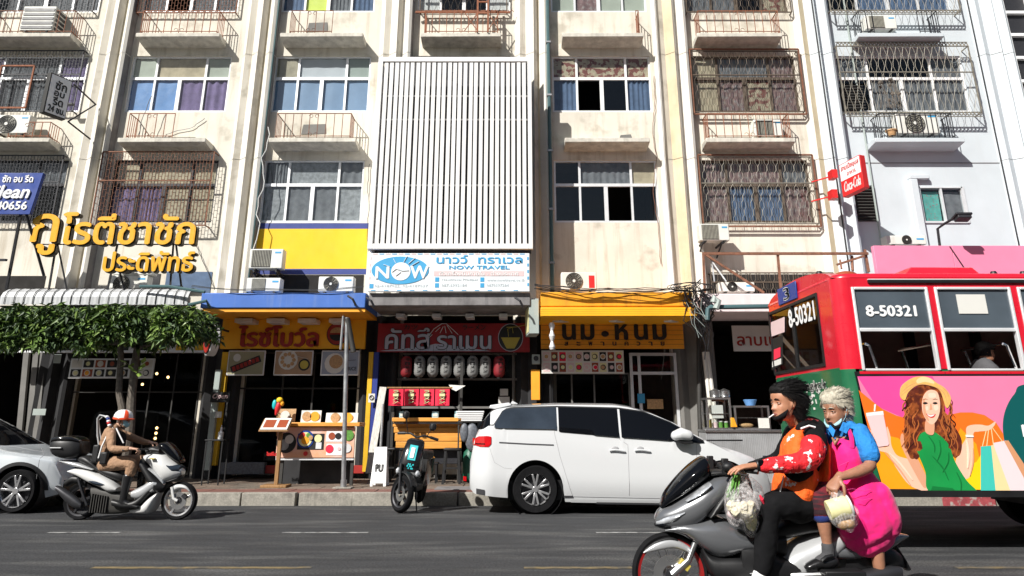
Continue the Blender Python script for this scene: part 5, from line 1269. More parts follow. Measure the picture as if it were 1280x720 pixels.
# milk-shop hanging spiral tube, exterior cable tangle
p=at(690,420,16.3); t=thing('spiral_cover','hanging twisted silver plastic tube at the left end of the milk sign','ornament',p); b=MB(); b.lathe((p.x,16.3,zz(437,16.3)),[(.05+.02*sin(k*1.6),k*.06) for k in range(11)],10); b.build('tube',K['alu'],parent=t)
def cablebundle(label,pts,n,spread,r=.012,sag=.1,seed=3):
    rr=random.Random(seed); b=MB()
    for k in range(n):
        o_=V((0,rr.uniform(-spread,spread),rr.uniform(-spread,spread))); P=[]
        for i,(a,c) in enumerate(zip(pts,pts[1:])):
            for q in range(8):
                u=q/8; P.append(V(a)+(V(c)-V(a))*u+o_*(1+.5*sin(q+k))+V((0,0,-sag*sin(pi*u)*(1+.3*rr.random()))))
        P.append(V(pts[-1])+o_); b.tube(P,r*rr.uniform(.6,1.2),4)
    return tag(b.build('cable_bundle',K['cable'],loc=pts[0]),label,'cables')
cablebundle('black telephone cables running above the blue canopy',[at(240,357,16.1),at(330,361,16.1),at(455,358,16.1)],3,.03,.008,.04)
cablebundle('black telephone cables running above the orange canopy',[at(668,357,15.95),at(760,362,15.9),at(850,360,15.9),at(876,352,15.95)],6,.06,.012,.06,5)
b=MB(); rr=random.Random(11); c0=at(872,375,15.95)
for k in range(46):
    a=c0+V((rr.uniform(-.35,.15),rr.uniform(-.1,.1),rr.uniform(-.1,.35))); l=rr.uniform(.3,1.1)*(1.2 if k%3==0 else .7)
    e=V((c0.x+rr.uniform(-.05,.28),c0.y+.2,c0.z-l)); m=(a+e)/2+V((rr.uniform(-.3,.3),rr.uniform(-.1,.1),rr.uniform(-.2,.2)))
    b.tube([a,(a*2+m*2)/4+V((rr.uniform(-.06,.06),0,0)),m,(m+e)/2+V((rr.uniform(-.06,.06),0,0)),e],rr.uniform(.006,.014),4)
for k in range(5):
    q=c0+V((-.1,0,.3)); rx=.3+.06*k; b.tube([(q.x+rx*cos(a*pi/8),q.y+.02*k,q.z+.1*sin(a*pi/8)) for a in range(17)],.01,4)
tag(b.build('cable_tangle',K['cable'],loc=c0,kind=None),'dense tangle of black cables hanging at the pilaster right of the orange canopy','cables')
b=MB(); rr=random.Random(4)
for k in range(7):
    a=c0+V((rr.uniform(-.3,.1),-.05,rr.uniform(-.3,.1))); e=c0+V((rr.uniform(-.1,.2),-.05,rr.uniform(-.9,-.3))); b.tube([a,(a+e)/2+V((rr.uniform(-.1,.1),0,0)),e],.005,4)
tag(b.build('splice_wires',K['pvc_grey'],loc=c0),'pale grey wires caught in the black cable tangle','cables')
t=thing('water_pipe','grey green pipe with elbow joints running along the pink canopy','pipe',at(893,380,15.9)); b=MB(); Yp=15.95
b.tube([at(884,400,Yp),at(885,386,Yp),at(888,384,Yp),at(960,383,Yp),at(1000,383,Yp)],.055,8); b.build('pipe_run',K['pvc_teal'],parent=t)
b=MB(); b.tube([at(895,386,Yp-.1),at(898,376,Yp-.1),at(893,372,Yp-.1),at(892,378,Yp-.1)],.07,8); b.build('elbow',K['pvc_grey'],parent=t)
for k,(a,c) in enumerate((((-5,357),(60,352)),)): pass
b=MB(); b.tube([at(175,358,16.0),at(210,358,15.9),at(256,365,15.8)],.035,6); b.tube([at(236,381,15.7),at(258,376,15.7),at(262,384,15.8)],.035,6)
tag(b.build('awning_pipe',K['pvc_teal'],loc=at(210,358,15.9)),'dark teal awning pipes crossing between metal canopy and blue canopy','pipe')
for px,py,lb in ((441,374,'small bent lamp bracket at the right end of the blue canopy'),(464,376,'black bent bracket at the left end of the grey concrete canopy'),(650,376,'black bent bracket at the right end of the grey concrete canopy')):
    b=MB(); b.tube([at(px-6,py-4,16.0),at(px,py,15.85),at(px+4,py+8,15.9)],.025,6); tag(b.build('bracket_arm',K['black_iron'],loc=at(px,py,15.9)),lb,'bracket')
# hanging bulbs inside the left restaurant, and table clutter
for k,(px,py) in enumerate(((196,467),(210,471.5),(178,480.5),(76.5,534.5),(76,541),(196,535),(195,541.5),(194,548))):
    p=at(px,py,18.9); t=thing('hanging_bulb',['leftmost high small glowing bulb in the dark restaurant behind the tree','rightmost small glowing bulb in the dark restaurant behind the tree','lowest small glowing bulb in the dark restaurant behind the tree','upper of two glowing bulbs above the top box of the police scooter','lower of two glowing bulbs above the top box of the police scooter','upper of three small lights right of the officer','middle of three small lights right of the officer','lower of three small lights right of the officer'][k],'bulb',p,'bulbs in the restaurant')
    b=MB(); b.ell(p,.035,8,6); m=K.get('bulb') or mk('bulb',(1,.62,.25),.5,emit=6,bump=0,var=0) or K['bulb']; b.build('bulb',K['bulb'],parent=t); MB().cyl(p+V((0,0,.03)),p+V((0,0,.6)),.005,n=4).build('cord',K['cable'],parent=t)
# vertical dim posts in the far left bay
for k,px in enumerate((32,44,53)): 
    b=MB(); b.bar(at(px-9,560,17.9),at(px+2,440,17.9),.13,.08); b.build('post',K['post_grey'],parent=house[0])
o=slabbox('notice',rect(41,511,57,519,17.6),17.6,17.61,'pvc_grey',bevel=0,loc=at(49,515,17.6)); tag(o,'dim white notice on the dark posts at far left','notice')
o=slabbox('notice',rect(67,443,76,454,17.6),17.6,17.61,'pvc_grey',bevel=0,loc=at(70,448,17.6)); tag(o,'small square dim notice high on the far left post','notice')
# ---- clipped tree
t=thing('clipped_tree','flat clipped street tree with dense dark green crown and twin pale trunks','tree',(at(158,560,15.25).x,15.25,PZ))
b=MB(); p=at(150,600,15.25); bx=p.x
b.tube([(bx-.05,15.25,PZ),(bx-.1,15.2,1.1),(bx-.15,15.2,1.7),(at(147,500,15.2).x,15.2,2.0),(at(152,440,15.2).x,15.2,2.75),(at(150,410,15.2).x,15.1,3.3)],[.1,.09,.075,.065,.06,.04],9)
b.tube([(bx,15.3,PZ),(bx+.05,15.25,1.2),(at(162,500,15.2).x,15.25,2.0),(at(168,440,15.2).x,15.3,2.75),(at(172,410,15.2).x,15.3,3.3)],[.11,.1,.085,.075,.05],9)
for a_,e_ in (((152,430),(60,405)),((168,435),(240,405)),((150,425),(110,395)),((170,420),(205,390)),((152,430),(15,410))):
    b.tube([at(*a_,15.2),at((a_[0]+e_[0])/2,a_[1]-8,15.2),at(*e_,15.2)],[.04,.03,.015],6)
b.build('trunk',K['bark'],parent=t)
rr=random.Random(21); x0=at(-60,0,15.2).x; 
def crown(n,m,seed,nm,size=(.05,.11),up=0):
    rr=random.Random(seed); vs=[]; fs=[]
    for i in range(n):
        px=rr.uniform(-45,262); u=rr.random(); 
        edge=1-max(0,(px-215)/50)**2*.75
        yt=383+3.5*sin(px*.07)+5*sin(px*.19+1)+(8 if px<8 else 0)+ (1-edge)*18; yb=432-9*abs(sin(px*.045+.6))-6*sin(px*.13)-(1-edge)*8
        v=u**.8; py=yt+(yb-yt)*v; Y=15.2+rr.uniform(-.8,.8)
        if rr.random()<.35: Y=14.5+rr.uniform(0,.25)
        z_=zz(py+2,15.2)-(Y-15.2)*.0-(.10 if Y<14.8 else 0); z_=min(z_,zz(384+3*sin(px*.19),Y)); c=V((xx(px-4,z_,15.2),Y,z_))
        if NZ.noise(c*2.2+V((seed*.3,0,0)))<-.2+.25*(v-.6): continue
        s=rr.uniform(*size); d=V((rr.uniform(-1,1),rr.uniform(-1,.4),rr.uniform(-1.3,.3))).normalized(); q=d.cross(V((rr.uniform(-1,1),rr.uniform(-1,1),1))).normalized(); nn=q.cross(d)
        o=len(vs); vs+=[c,c+d*s*.5+q*s*.2+nn*s*.08,c+d*s*1.2,c+d*s*.5-q*s*.2+nn*s*.08]; fs.append((o,o+1,o+2,o+3))
    return MB().add(vs,fs).build(nm,m,parent=t,smooth=0,kind='stuff')
crown(9000,K['leaf_dark'],1,'crown',(.1,.2)); crown(12000,K['leaf'],2,'crown',(.1,.2)); crown(3500,K['leaf_light'],3,'crown',(.1,.2))
b=MB(); p=at(168,460,15.1)
for k in range(12):
    d=V((rr.uniform(-.3,1),rr.uniform(-1,0),rr.uniform(-.6,.8))).normalized(); c=p+V((rr.uniform(-.15,.2),-.05,rr.uniform(-.15,.15))); q=d.cross(V((0,0,1))).normalized(); s=.22; b.add([c,c+d*s*.5+q*s*.25,c+d*s,c+d*s*.5-q*s*.25],[(0,1,2,3)])
b.build('sprout',K['leaf_light'],parent=t,smooth=0,kind='stuff')
# ================================================================ VEHICLES
def interp(pts,x):
    if x<=pts[0][0]: return pts[0][1]
    for (a,za),(b,zb) in zip(pts,pts[1:]):
        if x<=b: 
            t=(x-a)/(b-a) if b>a else 1; return za+(zb-za)*t
    return pts[-1][1]
def sinterp(pts,x):                      # smoother: average of neighbours
    return sum(interp(pts,x+d)*w_ for d,w_ in ((-.05,.2),(-.025,.2),(0,.2),(.025,.2),(.05,.2)))
mk('tint',(.004,.0045,.006),.04,var=0,bump=0,spec=.22); mk('tint_mid',(.03,.04,.055),.05,var=.4,scale=1.5,bump=0,spec=.3)
mk('seam',(.05,.05,.055),.6,var=0,bump=0); mk('seam_light',(.3,.3,.31),.5,var=0,bump=0); mk('amber',(.6,.2,.02),.3,var=0,bump=0)
def sstep_(a,b_,x): t_=max(0,min(1,(x-a)/(b_-a))); return t_*t_*(3-2*t_)
class Body:
    def __init__(s,yc,hw,top,belt,bot,x0,x1,tumble=.2,nose=.55,arches=()):
        s.__dict__.update(yc=yc,hw=hw,top=top,belt=belt,bot=bot,x0=x0,x1=x1,tumble=tumble,nose=nose,arches=arches)
    def w(s,x):
        d=min(x-s.x0,s.x1-x); k=s.nose if (s.x1-x)<(x-s.x0) else s.nose*.55
        return s.hw*(1-.30*max(0,1-d/k)**2.2)
    def t(s,x): return sinterp(s.top,x)
    def bl(s,x): return min(sinterp(s.belt,x),s.t(x)-.035)
    def b(s,x):
        z=interp(s.bot,x)
        for ax,az,ar in s.arches:
            if abs(x-ax)<ar: z=max(z,az+sqrt(ar*ar-(x-ax)**2))
        return z
    def S(s,x,z):                        # half width at height z
        w_=s.w(x); be=s.bl(x); tp=s.t(x); zb=interp(s.bot,x)
        if z<=be:
            u=(z-zb)/max(.05,be-zb); return w_*(1-.10*(1-min(1,u/.42))**2-.03*max(0,(u-.6)/.4)**2-.006*sstep_(.30,.40,u)+.009*sstep_(.8,.9,u)*0)
        u=min(1,(z-be)/max(.05,tp-be)); return w_*.98*(1-s.tumble*u**1.15)
    def mesh(s,b,n=150,crown=.05):
        xs=[s.x0+(s.x1-s.x0)*i/n for i in range(n+1)]
        for ax,az,ar in s.arches: xs+=[ax+ar*cos(pi*k/20) for k in range(21)]
        xs=sorted(set(round(x,4) for x in xs)); R_=[]
        for x in xs:
            zb=s.b(x); be=s.bl(x); tp=s.t(x); zb=min(zb,be-.02); half=[]
            for k in range(10): z=zb+(be-zb)*k/9; half.append((s.S(x,z),z))
            for k in range(1,7): z=be+(tp-.05*min(1,(tp-be)/.3)-be)*k/6; half.append((s.S(x,z),z))
            ye,ze=half[-1]
            for k in range(1,8):
                u=k/7; half.append((ye*(1-u),ze+(tp-ze)*min(1,(1-(1-u)**2.6)) ))
            ring=[(x,s.yc-y,z) for y,z in half]+[(x,s.yc+y,z) for y,z in reversed(half[:-1])]
            R_.append(ring)
        b.rings(R_,cap=True,close=False)
        return b
    def patch(s,b,xa,xb,lo,hi,off=.005,nx=30,nz=6,side=-1):
        vs=[]
        for i in range(nx+1):
            x=xa+(xb-xa)*i/nx; a=lo(x); c=max(a+.001,hi(x))
            for j in range(nz+1):
                z=a+(c-a)*j/nz; vs.append((x,s.yc+side*(s.S(x,z)+off),z))
        m=nz+1
        b.add(vs,[(i*m+j,(i+1)*m+j,(i+1)*m+j+1,i*m+j+1) for i in range(nx) for j in range(nz)]); return b
    def line(s,b,pts,r=.004,off=.0,side=-1):
        P=[]
        for (a,c),(d,e) in zip(pts,pts[1:]):
            for k in range(8): x=a+(d-a)*k/8; z=c+(e-c)*k/8; P.append((x,s.yc+side*(s.S(x,z)+off),z))
        x,z=pts[-1]; P.append((x,s.yc+side*(s.S(x,z)+off),z)); b.tube(P,r,4); return b
def wheel(parent,x,z,r,yo,rim,face='rim',spokes=5,twin=True,wd=.22,side=-1,rimm='rim',tyre_w=None):
    """road wheel; yo = y of the outer face"""
    yi=yo-side*wd
    rs=[]; 
    prof=[(rim*1.0,0),(rim*1.03,.01),(r*.93,.0),(r*.985,.03),(r,.07),(r,wd-.05),(r*.95,wd),(rim,wd)]
    t=MB().lathe((x,yo,z),[(a,-side*h) for a,h in prof],48,'y',loop=True).build('tyre',K['tyre'],parent=parent,smooth=40)
    b=MB(); 
    b.lathe((x,yo,z),[(rim*1.0,-side*.004),(rim*1.0,-side*.02),(rim*.95,-side*.035),(rim*.95,-side*.12),(rim*1.0,-side*.12)],48,'y',loop=True)
    b.build('rim',K[rimm],parent=parent,smooth=40)
    MB().disc((x,0,z),0,rim*.95,yo-side*.10,yo-side*.12,32).build('brake_disc',K['rim_dark'],parent=parent)
    b=MB(); n=spokes*(2 if twin else 1)
    for k in range(spokes):
        a=2*pi*k/spokes+pi/2
        for d in ((-.13,.13) if twin else (0,)):
            p0=V((x+rim*.2*cos(a+d*.6),yo-side*.035,z+rim*.2*sin(a+d*.6))); p1=V((x+rim*.96*cos(a+d*1.5),yo-side*.015,z+rim*.96*sin(a+d*1.5)))
            b.bar(p0,p1,rim*.13 if twin else rim*.2,.03,up=(0,1,0))
    b.build('spoke',K[face],parent=parent,bevel=.004)
    MB().disc((x,0,z),0,rim*.2,yo-side*.01,yo-side*.06,20).build('hub_cap',K[face],parent=parent,bevel=.004)
# ---- white people carrier
Yn=12.45; yc=Yn+.985
def c1(px,py): p=at(px,py,Yn); return (p.x,p.z)
def c1t(px,py): p=at(px,py,Yn); return (p.x,zz(py,Yn+(.75 if py>540 and px>700 else 0)))
top=[c1t(*p) for p in ((586,590),(588,560),(594,543),(603,525),(612,512),(622,507.5),(640,504.5),(699,501.8),(770,502.5),(788,505),(817,513),(847,526),(886,549),(907,556),(930,562),(951,569),(962,577),(969,590),(972,612))]
belt=[c1(*p) for p in ((585,560),(594,546),(606,537),(617,536),(693,537),(774,548),(871,555),(886,552),(972,600))]
bot=[c1(*p) for p in ((585,612),(592,619),(620,622),(702,628),(850,631),(940,632),(972,630))]
wr=.372; wx=c1(669.5,614)[0]; wz=wr; fx=wx+3.06
mpv=Body(yc,.985,top,belt,bot,top[0][0],top[-1][0],.2,.75,[(wx,wz,.45),(fx,wz,.45)])
t=thing('parked_van','white people carrier with dark tinted windows parked beside the kerb','van',((wx+fx)/2,yc,0))
body=mpv.mesh(MB()).build('body',K['car_white'],parent=t,smooth=50)
MB().box(mpv.x0+.5,mpv.x1-.4,yc-.8,yc+.8,.2,.5).build('underbody',K['matte_black'],parent=t)
b=MB()
for ax in (wx,fx): b.lathe((ax,yc,wz),[(.448,-.93),(.448,-.55)],32,'y',cap=False) ; 
b.build('wheel_arch',K['matte_black'],parent=t)
for ax in (wx,fx): MB().disc((ax,0,wz),0,.44,yc-.6,yc-.55,24).build('arch_lining',K['matte_black'],parent=t)
for ax in (wx,fx): wheel(t,ax,wz,wr,Yn+.06,.245,spokes=6); wheel(t,ax,wz,wr,yc+.925,.245,spokes=6,side=1)
wt=[c1(*p) for p in ((617,532),(629,512.5),(640,510),(697,508.5),(774,510.5),(806,515),(841,529),(862,541),(880,551.5))]
wb=[c1(*p) for p in ((617,534.5),(625,535.2),(693,536.5),(700,540),(774.5,546.5),(812,549),(871,553.5),(880,554))]
ft=lambda x:interp(wt,x); fb=lambda x:interp(wb,x)
for a,c,m in ((618,696,'tint_mid'),(698.5,773.5,'tint'),(776.5,879,'tint')):
    xa,xb=c1(a,530)[0],c1(c,530)[0]
    for sd in (-1,1): b=MB(); mpv.patch(b,xa,xb,fb,ft,.012,30,6,sd); b.build('side_window',K[m],parent=t,smooth=60)
b=MB(); xa,xb=c1(697,530)[0],c1(776.5,530)[0]
mpv.patch(b,c1(695,0)[0],c1(699.5,0)[0],fb,ft,.009,4,6); mpv.patch(b,c1(772.5,0)[0],c1(777.5,0)[0],fb,ft,.009,4,6); mpv.patch(b,c1(616,0)[0],c1(884,0)[0],lambda x:ft(x)-.004,lambda x:ft(x)+.02,.004,60,1); b.build('window_trim',K['matte_black'],parent=t,smooth=60)
# windscreen and rear glass on the centre surface
def topstrip(b,bd,xa,xb,k0=.0,k1=.86,off=.008,n=14):
    vs=[]
    for i in range(n+1):
        x=xa+(xb-xa)*i/n; be=bd.bl(x); tp=bd.t(x); ze=be+(tp-.05*min(1,(tp-be)/.3)-be); ye=bd.S(x,ze)*k1
        for j in range(9): u=abs(j/4-1); vs.append((x-.0,bd.yc+(j/4-1)*ye,ze+(tp-ze)*(1-(u)**2.6)+off))
    b.add(vs,[(i*9+j,(i+1)*9+j,(i+1)*9+j+1,i*9+j+1) for i in range(n) for j in range(8)])
b=MB(); topstrip(b,mpv,c1(826,0)[0],c1(887,0)[0]); b.build('windscreen',K['tint'],parent=t,smooth=60)
b=MB(); topstrip(b,mpv,c1(596,0)[0],c1(610,0)[0],k1=.9,off=.01); b.build('rear_window',K['tint'],parent=t,smooth=60)
# rear quarter dark glass, spoiler, fin
b=MB(); mpv.patch(b,c1(603,0)[0],c1(617,0)[0],lambda x:interp([c1(603,536),c1(611,531),c1(617,534)],x)-.01,lambda x:interp([c1(603,527),c1(612,516),c1(617,514)],x),.006,8,4); b.build('quarter_glass',K['tint'],parent=t)
b=MB(); p=[c1(610.5,509.5),c1(612,506),c1(636,502.5),c1(640,506),c1(618,511)]; b.prism(p,yc-.7,yc+.7); b.build('spoiler',K['car_white'],parent=t,bevel=.012)
b=MB(); p=[c1(638,503),c1(640,499.5),c1(642,499.8),c1(648,503)]; b.prism(p,yc-.02,yc+.02); b.build('aerial_fin',K['car_white'],parent=t)
# lamps, mirror, seams, handles, sill
b=MB(); 
lt=[c1(*p) for p in ((593,548),(598,545.5),(610,545),(618.5,547))]; lb=[c1(*p) for p in ((593,557),(600,558.8),(611,558.5),(618.5,549))]
for sd in (-1,1): mpv.patch(b,c1(598,0)[0],c1(618.5,0)[0],lambda x:interp(lb,x),lambda x:interp(lt,x),.012,14,5,sd)
b.build('tail_lamp',K['lamp_red'],parent=t,smooth=60)
b=MB(); mpv.patch(b,c1(599,0)[0],c1(612,0)[0],lambda x:c1(598,555.8)[1],lambda x:c1(598,554.3)[1],.016,5,2); b.build('lamp_bar',K['tint'],parent=t)
b=MB(); 
ht=[c1(*p) for p in ((926,565),(935,567),(952,570),(960,574))]; hb=[c1(*p) for p in ((926,565.8),(940,573),(955,577),(960,579))]
for sd in (-1,1): mpv.patch(b,c1(926,0)[0],c1(960,0)[0],lambda x:interp(hb,x),lambda x:interp(ht,x),.01,14,5,sd)
b.build('headlamp',K['tint_mid'],parent=t,smooth=60)
b=MB(); 
mpv.line(b,[c1(693,537),c1(693,541),c1(700,570),c1(713,612),c1(716,620)],.004); mpv.line(b,[c1(774.5,549),c1(785,556),c1(786.5,600),c1(787,620)],.004); mpv.line(b,[c1(871,556),c1(871,600),c1(866,622)],.004); mpv.line(b,[c1(716,621),c1(787,622.5),c1(866,624)],.004)
mpv.line(b,[c1(612,560),c1(618,578),c1(630,585),c1(640,586)],.003); b.build('door_seam',K['seam_light'],parent=t)
b=MB(); mpv.line(b,[c1(624,553),c1(660,555),c1(692,556.2)],.012); b.build('slide_rail',K['seam'],parent=t)
for a in (760,791.5):
    b=MB(); x0_,z_=c1(a,562); 
    pts=[(x0_+.02+.19*k/6-0,z_+.012*sin(pi*k/6)-.015) for k in range(9)]
    b.tube([(x,yc-mpv.S(x,z)-.025-(.012*sin(pi*k/8)),z) for k,(x,z) in enumerate(pts)],.014,6); o=b.build('door_handle',K['car_white'],parent=t)
    b=MB(); b.ell((x0_+.12,yc-mpv.S(x0_,z_)+.01,z_+.01),(.07,.016,.04)); b.build('handle_recess',K['seam_light'],parent=o)
mx,mz=c1(851.5,544.5); b=MB(); b.limb([(mx-.13,Yn-.12,mz+.0,.09,.075),(mx-.03,Yn-.13,mz+.03,.11,.10),(mx+.1,Yn-.12,mz+.0,.09,.085)]); o=b.build('wing_mirror',K['car_white'],parent=t,smooth=80)
b=MB(); b.prism([(mx-.12,mz-.06),(mx+.12,mz-.06),(mx+.16,mz-.12),(mx+.02,mz-.13)],Yn-.16,Yn+.05); b.build('mirror_base',K['matte_black'],parent=t,bevel=.01)
b=MB(); mpv.patch(b,c1(700,0)[0],c1(862,0)[0],lambda x:interp([c1(700,628.5),c1(862,631)],x),lambda x:interp([c1(700,624.5),c1(862,626.5)],x),.02,30,2); b.build('sill',K['car_white'],parent=t,smooth=60)
b=MB(); x_,z_=c1(705,620); mpv.patch(b,x_,x_+.15,lambda x:z_-.03,lambda x:z_+.0,.008,3,1); b.build('sill_vent',K['seam'],parent=t)
b=MB(); mpv.patch(b,c1(726,0)[0],c1(864,0)[0],lambda x:interp([c1(726,630.5),c1(864,632.5)],x),lambda x:interp([c1(726,628),c1(864,630)],x),.03,30,2); b.build('sill_strip',K['seam'],parent=t)
b=MB(); mpv.patch(b,c1(603,0)[0],c1(612,0)[0],lambda x:interp([c1(588,618),c1(606,620)],x),lambda x:interp([c1(588,611),c1(606,613)],x),.01,6,2); b.build('bumper_trim',K['seam'],parent=t)
b=MB(); mpv.patch(b,c1(588,0)[0],c1(592,0)[0],lambda x:c1(588,604)[1],lambda x:c1(588,598)[1],.012,3,2); b.build('reflector',K['lamp_red'],parent=t)
# ---- silver suv at the left edge
Ys=12.6; ys=Ys+.9
def c2(px,py): p=at(px,py,Ys); return (p.x,p.z)
def c2t(px,py): q=1.25 if py<564 else .5; p=at(px,py,Ys+q); return (p.x,p.z)
top=[c2t(*p) for p in ((-262,600),(-258,560),(-245,540),(-215,516),(-190,507),(-120,503),(-60,506),(-20,518),(2,529),(20,541.5),(40,556),(55,560),(80,563.6),(78,570),(84,580),(87,598))]
belt=[c2(*p) for p in ((-330,556),(-270,545),(-120,550),(-40,557),(0,561),(45,575),(60,580),(90,583))]
bot=[c2(*p) for p in ((-350,610),(-330,622),(45,624),(62,619),(80,613))]
sw=.335; sx,sz_=c2(17,614); sz_=sw
suv=Body(ys,.9,top,belt,bot,top[0][0],top[-1][0],.22,.8,[(sx,sz_,.40),(sx-2.67,sz_,.40)])
t=thing('parked_car','silver sport utility car cut off at the left edge behind the police scooter','car',(sx-1.3,ys,0))
suv.mesh(MB()).build('body',K['car_silver'],parent=t,smooth=50)
MB().box(suv.x0+.4,suv.x1-.35,ys-.75,ys+.75,.18,.5).build('underbody',K['matte_black'],parent=t)
for ax in (sx,sx-2.67):
    b=MB(); b.lathe((ax,ys,sz_),[(.398,-.85),(.398,-.5)],32,'y',cap=False); b.build('wheel_arch',K['matte_black'],parent=t); MB().disc((ax,0,sz_),0,.39,ys-.55,ys-.5,24).build('arch_lining',K['matte_black'],parent=t)
    wheel(t,ax,sz_,sw,Ys+.03,.255,spokes=5,face='rim'); wheel(t,ax,sz_,sw,ys+.87,.255,spokes=5,side=1)
b=MB(); suv.patch(b,c2t(-190,500)[0],c2t(26,556)[0],lambda x:suv.bl(x)+.02,lambda x:max(suv.bl(x)+.021,suv.t(x)-.11),.006,40,5); b.build('side_window',K['tint'],parent=t,smooth=60)
b=MB(); topstrip(b,suv,c2t(-25,520)[0],c2t(39,556)[0],k1=.93); b.build('windscreen',K['tint'],parent=t,smooth=60)
# black cladding round the arch
b=MB(); N=24; vs=[]
for k in range(N+1):
    a=pi*k/N
    for rr_ in (.395,.45): x=sx+rr_*cos(a); z=sz_+rr_*sin(a); vs.append((x,ys-suv.S(x,z)-.01,z))
b.add(vs,[(2*k,2*k+1,2*k+3,2*k+2) for k in range(N)]); b.build('arch_trim',K['matte_black'],parent=t,smooth=60)
ht=[c2(*p) for p in ((44,576.5),(52,576),(62,577),(72,579))]; hb=[c2(*p) for p in ((44,577),(51,584.5),(58,588.5),(72,588.5))]
b=MB(); suv.patch(b,c2(44,0)[0],c2(67,0)[0],lambda x:interp(hb,x),lambda x:interp(ht,x),.012,16,5); b.build('headlamp',K['lamp_clear'],parent=t,smooth=60)
b=MB(); suv.patch(b,c2(47,0)[0],c2(66,0)[0],lambda x:interp(hb,x)+.012,lambda x:interp(hb,x)+.05,.02,16,2); b.build('lamp_housing',K['tint'],parent=t,smooth=60)
b=MB(); suv.patch(b,c2(58,0)[0],c2(67.5,0)[0],lambda x:c2(66,616)[1],lambda x:c2(66,608)[1],.01,10,3); b.box(suv.x1-.06,suv.x1+.012,ys-.55,ys+.55,.3,.48); b.box(suv.x1-.06,suv.x1+.01,ys-.2,ys+.2,.62,.8); b.build('bumper_intake',K['tint'],parent=t)
b=MB(); suv.line(b,[c2(40,560),c2(44,575),c2(41,600)],.004); suv.line(b,[c2(-30,556),c2(10,559),c2(44,566)],.004); b.build('panel_seam',K['seam_light'],parent=t)
# ---- bus
def atX(px,py,X):
    t_=(250-py)/900.0; dx=(px-640)/900.0; s_=X/dx; return V((X,s_*(CT-t_*ST),1.42+s_*(ST+t_*CT)))
BY=8.8; BX=3.98; BF=BY+2.5; BR=.16; BL=BX+11.5
ztop=zz(340,BY); zrail=zz(352,BY); zw1=zz(360,BY); zw0=zz(462,BY); zad1=zz(471,BY); zbot=zz(613,BY)
t=thing('city_bus','red and green city bus with a colourful advertisement on its side at right','bus',(BX+5.5,BY+1.25,0))
zr=zbot-.02; 
def wx_(px,py): return xx(px,zz(py,BY),BY)
wins=[(wx_(1066,360),wx_(1066,360)+.0+ (wx_(1160,400)-wx_(1070,400)))]
w0=wx_(1071,405); pw=wx_(1176,405)-w0; ww=wx_(1165,405)-w0
holes=[(w0+i*pw,w0+i*pw+ww,zw0,zw1) for i in range(9) if w0+i*pw+ww<BL-.4]
xc=BX+BR
# side wall: green rear lower corner, red elsewhere
zg=zz(461,BY); xg=wx_(1068,530)
b=MB(); wall_holes(b,xc,BL,zg,ztop-.07,holes,y=BY,dep=.07); o=b.build('side_panel',K['bus_red'],parent=t,smooth=0)
b=MB(); b.add([(xc,BY,zbot-.15),(xg+.1,BY,zbot-.15),(xg+.1,BY,zg),(xc,BY,zg)],[(0,1,2,3)]); b.add([(xg+.1,BY,zbot),(BL,BY,zbot),(BL,BY,zg),(xg+.1,BY,zg)],[(0,1,2,3)]); b.build('lower_panel',K['bus_green'],parent=t,smooth=0)
# corner pillars, roof edge and roof as one lofted shell
def plan(inset,z,full=True):
    pts=[]
    for cx,cy,a0 in ((xc,BY+BR,pi*1.5),(xc,BF-BR,pi)):
        for k in range(7):
            a=a0-(pi/2)*k/6; r_=BR-inset; pts.append((cx+r_*cos(a) , cy+r_*sin(a), z))
    return pts
def corner(z0,z1,m,nm):
    b=MB()
    b.rings([plan(0,z0)[:7],plan(0,z1)[:7]],cap=False,close=False); b.build(nm,K[m],parent=t,smooth=60); b=MB(); b.rings([plan(0,z0)[7:],plan(0,z1)[7:]],cap=False,close=False); return b.build(nm,K[m],parent=t,smooth=60)
corner(zbot-.1,zg,'bus_green','lower_corner'); corner(zg,ztop-.07,'bus_red','upper_corner')
# rear wall with window hole (in the plane x=BX)
A=atX(962.6,397.6,BX); B_=atX(1019.5,366,BX); Cc=atX(957,472,BX); 
wy0,wy1=B_.y,A.y; wz1=(A.z+B_.z)/2; wz0=atX(1019.7,456,BX).z
def rearwall(b,y0,y1,z0,z1,hl):
    q=MB(); wall_holes(q,y0,y1,z0,z1,hl,y=0,dep=-.0)
    b.add([(BX,v.x,v.z) for v in q.v],[f for f in q.f])
zgr=atX(1035,462,BX).z
b=MB(); rearwall(b,BY+BR,BF-BR,zgr,ztop-.07,[(wy0,wy1,wz0,wz1)]); b.build('rear_panel',K['bus_red'],parent=t,smooth=0)
b=MB(); b.add([(BX,BY+BR,zbot-.1),(BX,BF-BR,zbot-.1),(BX,BF-BR,zgr),(BX,BY+BR,zgr)],[(0,1,2,3)]); b.build('rear_lower_panel',K['bus_green'],parent=t,smooth=0)
b=MB(); f=.04
for a,c,d,e in ((wy0,wy1,wz0-f,wz0),(wy0,wy1,wz1,wz1+f),(wy0-f,wy0,wz0-f,wz1+f),(wy1,wy1+f,wz0-f,wz1+f),((wy0+wy1)/2-.02,(wy0+wy1)/2+.02,wz0,wz1)): b.box(BX-.015,BX+.03,a,c,d,e)
o=b.build('rear_window',K['matte_black'],parent=t,smooth=0); MB().add([(BX+.01,wy0,wz0),(BX+.01,wy1,wz0),(BX+.01,wy1,wz1),(BX+.01,wy0,wz1)],[(0,1,2,3)]).build('pane',G_bus,parent=o)
